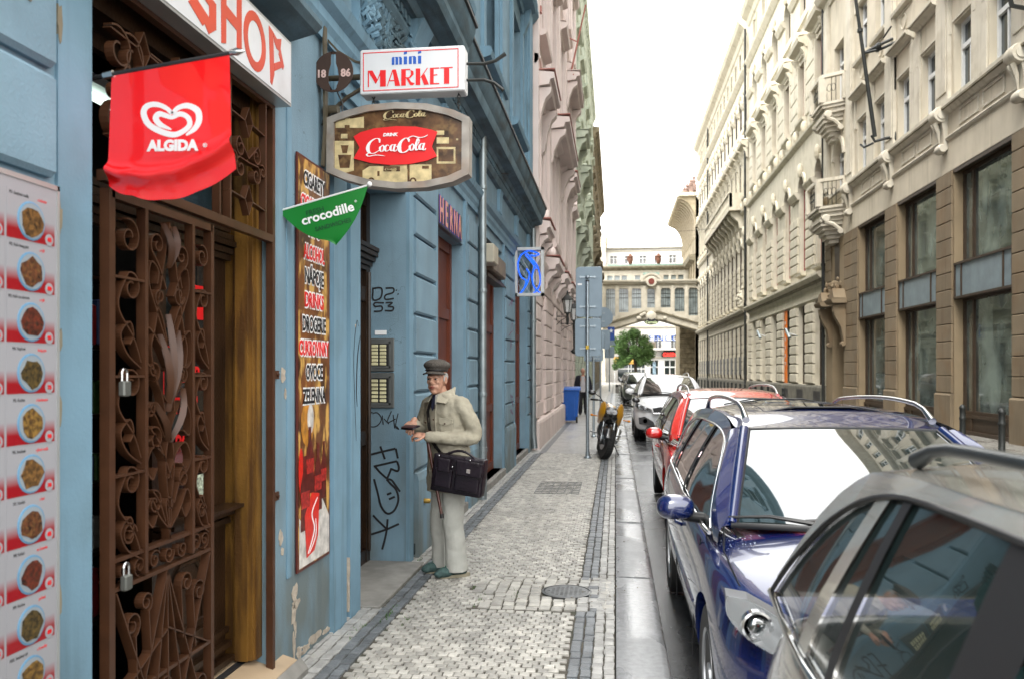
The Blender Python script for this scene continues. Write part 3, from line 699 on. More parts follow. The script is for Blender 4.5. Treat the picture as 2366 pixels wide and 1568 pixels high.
# ================================================================ pink, green, brown buildings
def row_building(nm, label, X, y0, y1, H, mw, mt, bays, mroof, hoods, gz=4.0, plinth=None, gflen=.34, windows=True, eave=.45, st_=4.1, gap=0):
    f = Fac(X, 1); t = thing(nm, label, 'building', (X-.3, (y0+y1)/2, 0))
    q = MB(); bw = (y1-y0)/bays
    gf = [(y0+bw*k+bw*.32, y0+bw*k+bw*.68, .9, 3.1) for k in range(bays)]
    f.wall(q, y0, y1, -.15, gz, .5, gf)
    z = gz; lv = []
    while z < H-1:
        h = min(st_, H-z); f.wall(q, y0, y1, z, z+h, .5, [(a, b, z+.9, z+h-.9) for a, b, _, _ in gf] if h > 3 else []); lv += [(a, b, z+.9, z+h-.9) for a, b, _, _ in gf] if h > 3 else []; z += h
    q.box((X-.5, y1-.4, -.1), (X-10, y1, H)); q.box((X-.5, y0, 4), (X-10, y0+.4, H)); q.box((X-.5, y0, H-.3), (X-10, y1, H)); q.build('wall', mw, t)
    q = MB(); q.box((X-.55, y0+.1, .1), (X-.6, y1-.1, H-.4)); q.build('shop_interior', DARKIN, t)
    # rusticated courses of the ground floor, each pier block a part while they can be told apart
    first = {}
    z = .62; zi = 0; blocks = MB()
    pr = [y0]+[v for a, b, _, _ in gf for v in (a, b)]+[y1]
    while z+gflen < gz-.25:
        for k in range(0, len(pr), 2):
            a, b = pr[k]+(.03 if k else 0), pr[k+1]-.03
            if z > 3.15 and k+2 < len(pr): b = pr[k+2]-.0
            cut = [(a, b)] if b-a < .5 else [(a, a+(b-a)*(.42 if zi % 2 else .58)), (a+(b-a)*(.42 if zi % 2 else .58)+.02, b)]
            for c0, c1 in cut:
                prof = [(0, z+.02), (.045, z+.02), (.06, z+.04), (.06, z+gflen-.02), (.045, z+gflen), (0, z+gflen)]
                if a < 32: 
                    e = MB(); f.mould(e, prof, c0, c1); e.build('stone_block', mw, t)
                else: f.mould(blocks, prof, c0, c1)
        z += gflen; zi += 1
    if blocks.v: blocks.build('stone_blocks', mw, t, kind='stuff')
    q = MB(); f.mould(q, [(0, -.1), (.11, -.1), (.11, .52), (.09, .58), (0, .6)], y0, y1)
    q.build('plinth', plinth or mw, t)
    q = MB(); f.mould(q, [(0, gz-.2), (.05, gz-.2), (.12, gz-.08), (.14, gz), (.12, gz+.04), (0, gz+.08)], y0, y1)
    for zz in (gz+st_, gz+2*st_, gz+3*st_):
        if zz < H-1.5: f.mould(q, [(0, zz-.15), (.04, zz-.15), (.12, zz-.04), (.12, zz+.02), (0, zz+.06)], y0, y1)
    f.mould(q, [(0, H-1.1), (.05, H-1.1), (.1, H-.9), (eave*.45, H-.75), (eave*.55, H-.5), (eave*.9, H-.42), (eave, H-.2), (eave, H-.1), (0, H)], y0, y1)
    q.build('cornice', mt, t)
    y = y0+.3; q = MB()
    while y < y1-.3: f.mould(q, [(0, H-.95), (.08, H-.95), (eave*.7, H-.6), (eave*.75, H-.45), (0, H-.45)], y, y+.16); y += .62
    q.build('eave_brackets', mt, t, kind='stuff')
    wf = wp = None
    for (a, b, za, zb) in gf+lv:
        q = MB(); 
        for yy_ in (a, (a+b)/2-.04, b-.07): f.box(q, yy_, yy_+.07, za, zb, -.28, -.22)
        f.box(q, a, b, za, za+.07, -.28, -.22); f.box(q, a, b, zb-.07, zb, -.28, -.22); f.box(q, a, b, zb-(zb-za)*.33, zb-(zb-za)*.33+.06, -.275, -.225)
        wn = q.build('window', WHITEP if za > 3 else DKFRAME, t); q = MB(); f.box(q, a, b, za, zb, -.30, -.285); q.build('pane', GLASS, wn)
    for (a, b, za, zb) in lv:
        q = MB(); f.box(q, a-.2, a-.03, za-.05, zb+.2, 0, .07); f.box(q, b+.03, b+.2, za-.05, zb+.2, 0, .07)
        f.mould(q, [(0, za-.2), (.18, za-.15), (.2, za-.05), (0, za-.03)], a-.28, b+.28)
        f.mould(q, [(0, zb+.22), (.06, zb+.22), (.1, zb+.3), (.24, zb+.36), (.27, zb+.48), (0, zb+.55)], a-.3, b+.3)
        if za < 12: q.prism([(a-.3, zb+.55), (b+.3, zb+.55), ((a+b)/2, zb+.85)], 0, X, X+.22)
        q.build('window_surround', mt, t)
    for k in range(bays+1):   # lesenes with little dark vents
        yc = y0+bw*k; q = MB(); f.box(q, max(y0, yc-.28), min(y1, yc+.28), gz+.1, H-1.2, 0, .09); q.build('pilaster', mt, t)
    # heavy hooded balcony ledges on consoles
    for (a, b, zt, d, mm) in hoods:
        q = MB()
        f.mould(q, [(0, zt-.28), (d*.75, zt-.24), (d*.8, zt-.14), (d, zt-.12), (d, zt), (0, zt+.05)], a, b)
        led = q.build('hood', mt, t); q = MB(); f.box(q, a-.02, b+.02, zt+.052, zt+.075, 0, d+.02); q.build('flashing', PINKRED if mm else mt, led)
        for s_ in (a+.08, b-.34):
            k_ = .5 if zt < 5 else 1
            q = MB(); f.mould(q, [(0, zt-.28-.97*k_), (.05, zt-.28-.92*k_), (d*.25, zt-.28-.72*k_), (d*.3, zt-.28-.52*k_), (d*.55, zt-.28-.22*k_), (d*.8, zt-.28-.12*k_), (d*.85, zt-.28), (0, zt-.28)], s_, s_+.26)
            q.build('console', mt, led, smooth=40)
        q = MB()
        for k in range(5): q.ell((X+.14, a+(b-a)*(.3+.1*k), zt+.16+.08*math.sin(k*1.57)), (.12, .13, .14), 8, 6)
        q.build('carved_ornament', mt, led, smooth=60)
    return t, f
pk, fp = row_building('pink_building', 'pale pink stucco building with hooded ledges and coursed ground floor', -1.66, 16.85, 33.0, 21.5, PINK, PINK2, 5, PINKRED,
    [(17.0, 19.0, 7.8, .40, 1), (20.2, 24.8, 7.85, .54, 1), (26.2, 28.6, 7.9, .45, 1), (17.2, 18.7, 4.75, .30, 1), (18.9, 20.9, 4.2, .38, 1), (22.4, 24.0, 4.25, .38, 1), (25.6, 27.6, 4.3, .36, 1), (27.0, 30.4, 11.4, .50, 0), (17.6, 20.2, 12.0, .4, 0), (29.6, 31.8, 4.5, .35, 1)])
gn, fg = row_building('green_building', 'pale green stucco building with bracketed ledges beyond the pink one', -1.66, 33.05, 58.0, 19.6, GREENW, GREEN2, 7, None,
    [(34.0, 36.4, 11.5, .55, 0), (38.0, 41.5, 11.0, .55, 0), (44, 47, 10.6, .5, 0), (34.4, 37.0, 7.6, .5, 0), (38.4, 41.0, 7.3, .5, 0), (43, 46, 7.2, .5, 0), (48, 51, 7.2, .5, 0), (52.5, 55.5, 7.2, .5, 0)], eave=.32)
bn, fb2 = row_building('sooty_building', 'dark weathered brown stone building at the far end of the left row', -1.66, 58.05, 88.0, 18.8, OLIVE, OLIVE, 8, None,
    [(60, 64, 10.5, .6, 0), (68, 72, 10.5, .6, 0), (76, 80, 10.5, .6, 0)], eave=.55, plinth=GREYP)
iv, fi = row_building('ivory_corner_building', 'distant ivory corner building peeking past the sooty brown one', -1.5, 118.5, 140.0, 21, CREAM3, CREAM3, 6, None, [], eave=.4)
# small dark vents in the pink front
for z in (9.2, 9.95, 10.7, 11.45, 12.3, 13.2, 14.1):
    MB().box((-1.66, 17.32, z), (-1.55, 17.46, z+.13)).build('vent', PINKRED, pk)
# thin red flagpole on the pink facade
fp_ = thing('flagpole', 'thin rusty red flagpole leaning out from the pink building', 'flagpole', (-1.62, 27.5, 11.0))
MB().tube([(-1.62, 27.2, 10.7), (-.95, 26.6, 13.4)], [.04, .025], 6).build('pole', PINKRED, fp_)
q = MB(); q.tube([(-1.6, 27.3, 11.3), (-1.35, 27.0, 11.32)], .03, 6); q.tube([(-1.6, 27.1, 12.6), (-1.2, 26.85, 12.3)], .025, 6); q.build('bracket', PINKRED, fp_)
# ================================================================ RIGHT SIDE
RX = 8.8; G = Fac(RX, -1)
# ---- near building: ochre ground floor, cream upper floors
rb = thing('ochre_and_cream_building', 'cream building with ochre stone shopfront piers and tall display windows', 'building', (RX+.3, 26, 0))
OPS = [(11.05, 14.2), (15.33, 18.48), (19.61, 22.81), (23.98, 27.09), (28.32, 31.28)]
q = MB()
G.wall(q, 4, 36.0, -.1, 6.9, .6, [(a, b, -.1, 6.85) for a, b in OPS]+[(33.25, 34.95, -.1, 4.2)], 0)
q.box((RX+.6, 4, 6.9), (RX+9, 4.4, 21)); q.box((RX+.6, 35.6, 0), (RX+9, 36, 21))
q.build('ground_floor_wall', BROWN2, rb)
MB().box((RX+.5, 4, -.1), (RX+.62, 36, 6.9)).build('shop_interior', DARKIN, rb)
def pier_blocks(y0, y1, z0, z1, h=.452, d=.05, mt=BROWN, par=rb, nm='stone_block', f=G):
    z = z0
    while z+h*.5 < z1:
        zt = min(z+h, z1); q = MB(); f.mould(q, [(0.001, z+.015), (d-.014, z+.015), (d, z+.03), (d, zt-.015), (d-.014, zt), (0.001, zt)], y0, y1)
        q.build(nm, mt, par); z += h
for a, b in ((9.9, 11.0), (14.25, 15.28), (18.55, 19.55), (22.88, 23.9), (27.16, 28.24)):
    pier_blocks(a, b, 1.03, 6.86)
    q = MB(); G.mould(q, [(0, -.1), (.09, -.1), (.09, .98), (.06, 1.02), (0, 1.03)], a-.04, b+.04); q.build('pier_base', BROWN, rb)
pier_blocks(31.36, 31.98, 1.03, 6.86); pier_blocks(32.0, 33.1, 1.03, 6.86); pier_blocks(35.05, 35.95, 4.8, 6.86)
q = MB(); G.mould(q, [(0, -.1), (.09, -.1), (.09, .98), (.06, 1.02), (0, 1.03)], 31.34, 33.1); q.build('pier_base', BROWN, rb)
for (a, b) in OPS:
    # display windows: dark frame, upper glass, blue-grey spandrel, lower glass, timber stall riser
    q = MB()
    for yy_, w_ in ((a, .1), (a+(b-a)*.80, .07), (b-.08, .08)): G.box(q, yy_, yy_+w_, .5, 6.8, -.32, -.22)
    for z in (.5, 3.42, 4.40, 6.72): G.box(q, a, b, z, z+.09, -.32, -.21)
    fr = q.build('window', DKFRAME, rb)
    for z0, z1 in ((.59, 3.42), (4.49, 6.72)):
        q = MB(); G.box(q, a+.1, a+(b-a)*.8, z0, z1, -.30, -.28); q.build('pane', GLASSG, fr)
        q = MB(); G.box(q, a+(b-a)*.8+.07, b-.08, z0, z1, -.30, -.28); q.build('pane', GLASSG, fr)
    q = MB()
    G.box(q, a+.02, b-.02, 3.52, 4.38, -.24, -.02); q.build('spandrel_panel', SPANDREL, rb)
    q = MB(); G.box(q, a, b, 4.36, 4.42, -.2, .02); G.box(q, a, b, 3.48, 3.54, -.2, .02)
    for yy_ in (a+.0, a+(b-a)*.14, a+(b-a)*.86, b-.05): G.box(q, yy_, yy_+.05, 3.54, 4.36, -.03, .01)
    q.build('spandrel_frame', DKFRAME, rb)
    q = MB(); G.box(q, a, b, 0, .5, -.32, -.20); G.box(q, a, b, .42, .5, -.2, -.16); G.box(q, a, b, 0, .09, -.2, -.12)
    for yy_ in (a, a+(b-a)*.8, b-.09): G.box(q, yy_, yy_+.09, .09, .42, -.2, -.17)
    q.build('stall_riser', DKFRAME, rb)
    q = MB(); G.box(q, a-.03, b+.03, 6.78, 6.87, -.1, .015); q.build('lintel', DKFRAME, rb)
# fascia band, panels, sill cornice
q = MB()
G.box(q, 4, 36.0, 6.88, 8.62, -.5, 0)
q.build('fascia', CREAM, rb)
q = MB()
G.mould(q, [(0, 7.72), (.05, 7.74), (.08, 7.80), (.05, 7.84), (0, 7.85)], 4, 36); G.mould(q, [(0, 8.42), (.05, 8.44), (.14, 8.54), (.19, 8.60), (.19, 8.70), (.05, 8.76), (0, 8.76)], 4, 36)
q.build('sill_cornice', CREAM2, rb)
q = MB(); G.box(q, 4, 36, 8.545, 8.60, .14, .197); q.build('cornice_shadow_line', SOOTSHADE, rb)  # dark strip that paints the shadow below the cornice lip
for (a, b) in OPS+[(32.7, 35.9)]:
    for y0, y1 in ((a+.35, (a+b)/2-.1), ((a+b)/2+.1, b-.35)):
        q = MB(); G.box(q, y0, y1, 7.95, 8.02, 0, .025); G.box(q, y0, y1, 8.32, 8.38, 0, .025); G.box(q, y0, y0+.06, 8.02, 8.32, 0, .025); G.box(q, y1-.06, y1, 8.02, 8.32, 0, .025); q.build('panel_moulding', CREAM2, rb)
# scroll consoles under the pilasters
def scroll(y, par=rb, mt=CREAM2, z=8.45, s=1.0, f=G):
    q = MB()
    X = f.x(.16*s)
    q.lathe([(.20*s, -.22*s), (.23*s, -.1*s), (.23*s, .1*s), (.20*s, .22*s)], (X, y, z), 14, ax=1)
    for e in (-.225, .225): q.lathe([(.13*s, -.02), (.13*s, .02), (.05*s, .04)], (X, y+e*s, z), 12, ax=1)
    f.mould(q, [(0, z-.95*s), (.1*s, z-.9*s), (.12*s, z-.4*s), (.2*s, z), (0, z+.1)], y-.19*s, y+.19*s)
    q.lathe([(.10*s, -.20*s), (.13*s, -.1*s), (.13*s, .1*s), (.10*s, .20*s)], (f.x(.12*s), y, z-.9*s), 12, ax=1)
    q.tube([(f.x(.3*s), y-.08, z-.2), (f.x(.2*s), y-.05, z-.45), (f.x(.14*s), y, z-.75)], [.07*s, .05*s, .02], 6)
    q.tube([(f.x(.3*s), y+.08, z-.2), (f.x(.2*s), y+.05, z-.45), (f.x(.14*s), y, z-.75)], [.07*s, .05*s, .02], 6)
    return q.build('scroll_console', mt, par, smooth=45)
for y in (10.4, 14.75, 19.05, 23.4, 27.7, 32.3): scroll(y, s=1.0)
# upper storeys
UP = []
for c in (12.6, 16.9, 21.2, 25.52, 29.8):
    for dy in (-.97, 1.06): UP.append((c+dy-.54+.0, c+dy+.54))
q = MB()
lev = [(8.62, 8.82, 10.68, 11.7), (11.7, 12.95, 15.0, 16.6)]
G.wall(q, 4, 36, 8.62, 12.2, .5, [(a, b, 8.80, 10.68) for a, b in UP]+[(33.3, 34.7, 8.0+.62, 10.75, True)], 0)
G.wall(q, 4, 36, 12.2, 17.2, .5, [(a, b, 12.95, 14.9) for a, b in UP]+[(33.3, 34.7, 12.25, 14.6)], 0)
G.wall(q, 4, 36, 17.2, 21.5, .5, [(a, b, 18.2, 20.2) for a, b in UP]+[(33.3, 34.7, 18, 20.3)], 0)
q.build('upper_wall', CREAM, rb)
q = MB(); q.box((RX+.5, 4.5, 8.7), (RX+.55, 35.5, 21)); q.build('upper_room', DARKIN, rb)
q = MB()
for y in (10.4, 14.75, 19.05, 23.4, 27.7, 32.25, 35.7):
    w_ = .42
    G.box(q, y-w_, y+w_, 8.76, 17.0, 0, .10); G.box(q, y-w_+.1, y+w_-.1, 9.0, 16.6, .10, .13)
for c in (12.6, 16.9, 21.2, 25.52, 29.8): G.box(q, c-.42+.04, c+.42+.04, 8.76, 11.4, 0, .05)
q.build('pilaster', CREAM2, rb)
first = None
for zi, (z0, z1) in enumerate(((8.80, 10.68), (12.95, 14.9), (18.2, 20.2))):
    for (a, b) in UP:
        q = MB()
        G.box(q, a, a+.09, z0, z1, -.24, -.17); G.box(q, b-.09, b, z0, z1, -.24, -.17); G.box(q, a+.09, b-.09, z0, z0+.08, -.24, -.17); G.box(q, a+.09, b-.09, z1-.08, z1, -.24, -.17)
        G.box(q, a+.09, b-.09, z0+(z1-z0)*.62, z0+(z1-z0)*.62+.12, -.24, -.16); G.box(q, (a+b)/2-.03, (a+b)/2+.03, z0+.08, z0+(z1-z0)*.62, -.23, -.18)
        wn = q.build('window', WHITEP, rb); q = MB(); G.box(q, a+.05, b-.05, z0, z1, -.25, -.235); q.build('pane', GLASS, wn)
        if zi < 2:
            q = MB(); za = z1+.82
            G.mould(q, [(0, za), (.05, za), (.10, za+.06), (.22, za+.10), (.27, za+.18), (.27, za+.23), (0, za+.28)], a-.34, b+.34)
            G.box(q, a-.30, a-.16, z1-.2, za, 0, .06); G.box(q, b+.16, b+.30, z1-.2, za, 0, .06)
            G.box(q, a-.08, b+.08, z1+.06, z1+.12, 0, .035)
            q.build('window_hood', CREAM2, rb)
            q = MB(); G.box(q, a-.34, b+.34, za+.13, za+.165, .255, .273); q.build('hood_shadow_line', SOOTSHADE, rb)  # shadow under the hood edge, painted as a dark strip
        if zi == 0:   # relief scroll on the panel between floors
            cy, cz_ = (a+b)/2, 12.32
            pts = [(G.x(.02), cy+.30*math.cos(t)*(1-.05*t), cz_+.26*math.sin(t)*(1-.05*t)) for t in [k*.45 for k in range(16)]]
            q = MB(); q.tube(pts, .018, 5); G.box(q, cy-.45, cy+.45, 12.01, 12.04, 0, .03); G.box(q, cy-.45, cy+.45, 12.62, 12.65, 0, .03); q.build('scroll_relief', CREAM2, rb)
            q = MB(); G.mould(q, [(0, 12.72), (.14, 12.76), (.16, 12.86), (.12, 12.9), (0, 12.92)], a-.25, b+.25); q.build('window_sill', CREAM2, rb)
q = MB()
G.mould(q, [(0, 16.6), (.08, 16.62), (.15, 16.8), (.35, 16.9), (.5, 17.1), (.5, 17.25), (0, 17.35)], 4, 36.0); G.mould(q, [(0, 20.7), (.2, 20.8), (.6, 21.1), (.9, 21.3), (.9, 21.5), (0, 21.6)], 4, 36)
q.build('cornice', CREAM2, rb)
# arched and plain balcony windows of the last bay
for z0, z1 in ((8.62, 10.75), (12.25, 14.6), (18, 20.3)):
    q = MB()
    for yy_ in (33.3, 33.95, 34.6): G.box(q, yy_, yy_+.1, z0, z1-.05, -.3, -.22)
    G.box(q, 33.3, 34.7, z1-.75, z1-.65, -.3, -.22); wn = q.build('window', WHITEP, rb); q = MB(); G.box(q, 33.3, 34.7, z0, z1, -.34, -.31); q.build('pane', GLASS, wn)
q = MB(); K = 12
for k in range(K):
    t0, t1 = math.pi*k/K, math.pi*(k+1)/K
    G.plate(q, [(34.0-.72*math.cos(t0), 10.05+.72*math.sin(t0)), (34.0-.72*math.cos(t1), 10.05+.72*math.sin(t1)), (34.0-.9*math.cos(t1), 10.05+.9*math.sin(t1)), (34.0-.9*math.cos(t0), 10.05+.9*math.sin(t0))], 0, .08)
q.ell((G.x(.1), 34.0, 11.0), (.12, .16, .24), 8, 6); q.build('arch_moulding', CREAM2, rb)
def balcony(par, f, y0, y1, z, d, mt=CREAM2, hh=1.18, splay=.5, iron=True, nm='balcony'):
    q = MB()
    pl = [(f.x(0), y0), (f.x(d), y0+splay), (f.x(d), y1-splay), (f.x(0), y1)]
    def ring(o): return [(f.x(-.0), y0-o), (f.x(d+o), y0+splay-o*.4), (f.x(d+o), y1-splay+o*.4), (f.x(0), y1+o)]
    q.prism(ring(0), 2, z-.12, z); q.prism(ring(.07), 2, z, z+.10); q.prism(ring(-.1), 2, z-.3, z-.12)
    def seg(a, b, z0, z1, th=.13):
        A, B = Vector((*a, 0)), Vector((*b, 0)); t = (B-A).normalized(); nn = Vector((-t.y, t.x, 0))*th/2
        q.prism([(A.x-nn.x, A.y-nn.y), (B.x-nn.x, B.y-nn.y), (B.x+nn.x, B.y+nn.y), (A.x+nn.x, A.y+nn.y)], 2, z0, z1)
    for a, b in zip(pl[:-1], pl[1:]): seg(a, b, z+hh-.13, z+hh, .19)
    for p in pl: q.box((p[0]-.12, p[1]-.12, z+.1), (p[0]+.12, p[1]+.12, z+hh-.12))
    # tapering corbel below
    n = 6
    for k in range(n):
        t0 = k/n; s_ = 1-.75*(t0**1.3)
        c = (y0+y1)/2; hw = (y1-y0)/2*s_*.8
        q.prism([(f.x(0), c-hw), (f.x(d*s_*.92), c-hw*.6), (f.x(d*s_*.92), c+hw*.6), (f.x(0), c+hw)], 2, z-.3-(k+1)*.16, z-.3-k*.16-.003)
    bl = q.build(nm, mt, par)
    for yy_ in (y0+.35, y1-.35):
        g = MB(); g.lathe([(.12, -.09), (.16, -.05), (.16, .05), (.12, .09)], (f.x(d*.75), yy_, z-.40), 12, ax=1); g.lathe([(.1, -.09), (.13, .0), (.1, .09)], (f.x(.1), yy_, z-.9), 12, ax=1)
        g.tube([(f.x(d*.8), yy_, z-.52), (f.x(d*.45), yy_, z-.62), (f.x(.12), yy_, z-.85)], .09, 8); g.build('scroll', mt, bl, smooth=45)
    if iron:
        for a, b in zip(pl[:-1], pl[1:]):
            g = MB()
            A, B = Vector((*a, 0)), Vector((*b, 0)); L_ = (B-A).length; t = (B-A)/L_
            for k in range(1, int(L_/.24)):
                p = A+t*(.2+k*(L_-.4)/int(L_/.24))
                g.tube([(p.x, p.y, z+.1), (p.x, p.y, z+hh-.13)], .013, 4)
                c_ = p+t*.10
                g.tube([(c_.x+.09*math.cos(u)*t.x, c_.y+.09*math.cos(u)*t.y, z+.55+.2*math.sin(u)+.03*u) for u in [j*.7 for j in range(9)]], .010, 4)
            if g.v: g.build('iron_railing', IRONBK, bl)
    return bl
balcony(rb, G, 33.05, 35.95, 7.95, .85, splay=.6); balcony(rb, G, 33.05, 35.6, 12.0, .75, splay=.5)
# portal: brackets carrying a broken carved hood over the dark doorway
q = MB()
for y in (33.0, 35.1):
    q.lathe([(.16, -.16), (.2, 0), (.16, .16)], (G.x(.32), y, 3.9), 12, ax=1)
    G.mould(q, [(0, 2.6), (.1, 2.62), (.14, 2.9), (.22, 3.3), (.46, 3.75), (.5, 4.1), (0, 4.2)], y-.15, y+.15)
    q.lathe([(.08, -.14), (.11, 0), (.08, .14)], (G.x(.12), y, 2.65), 10, ax=1)
G.mould(q, [(0, 4.2), (.55, 4.2), (.6, 4.28), (.62, 4.36), (0, 4.4)], 32.7, 33.75); G.mould(q, [(0, 4.2), (.55, 4.2), (.6, 4.28), (.62, 4.36), (0, 4.4)], 34.5, 35.5)
G.mould(q, [(0, 4.15), (.3, 4.2), (.3, 4.38), (0, 4.4)], 33.75, 34.5)
for y in (33.2, 35.0): q.prism([(y-.4, 4.4), (y+.4, 4.4), (y+.18, 4.72), (y-.18, 4.78)], 0, G.x(.05), G.x(.5)); q.ell((G.x(.25), y, 4.86), (.10, .11, .15), 8, 6)
random.seed(9)
for k in range(60): q.ell((G.x(.08+random.random()*.22), random.uniform(33.0, 35.2), random.uniform(4.35, 5.15)), (.06, random.uniform(.03, .10), random.uniform(.03, .13)), 6, 5)
q.build('portal_hood', BROWN, rb, smooth=45)
q = MB(); G.box(q, 33.25, 34.95, 0, 4.2, -.55, -.5); q.build('entrance_door', DKFRAME, rb)
q = MB(); G.box(q, 33.9, 34.6, 5.0, 6.8, -.02, .004); q.build('overdoor_window', DKFRAME, rb)
q = MB(); q.ell((G.x(.5), 34.0, 8.1+.25), (.14, .18, .16), 10, 7); q.build('flower_pot', BROWN2, rb)
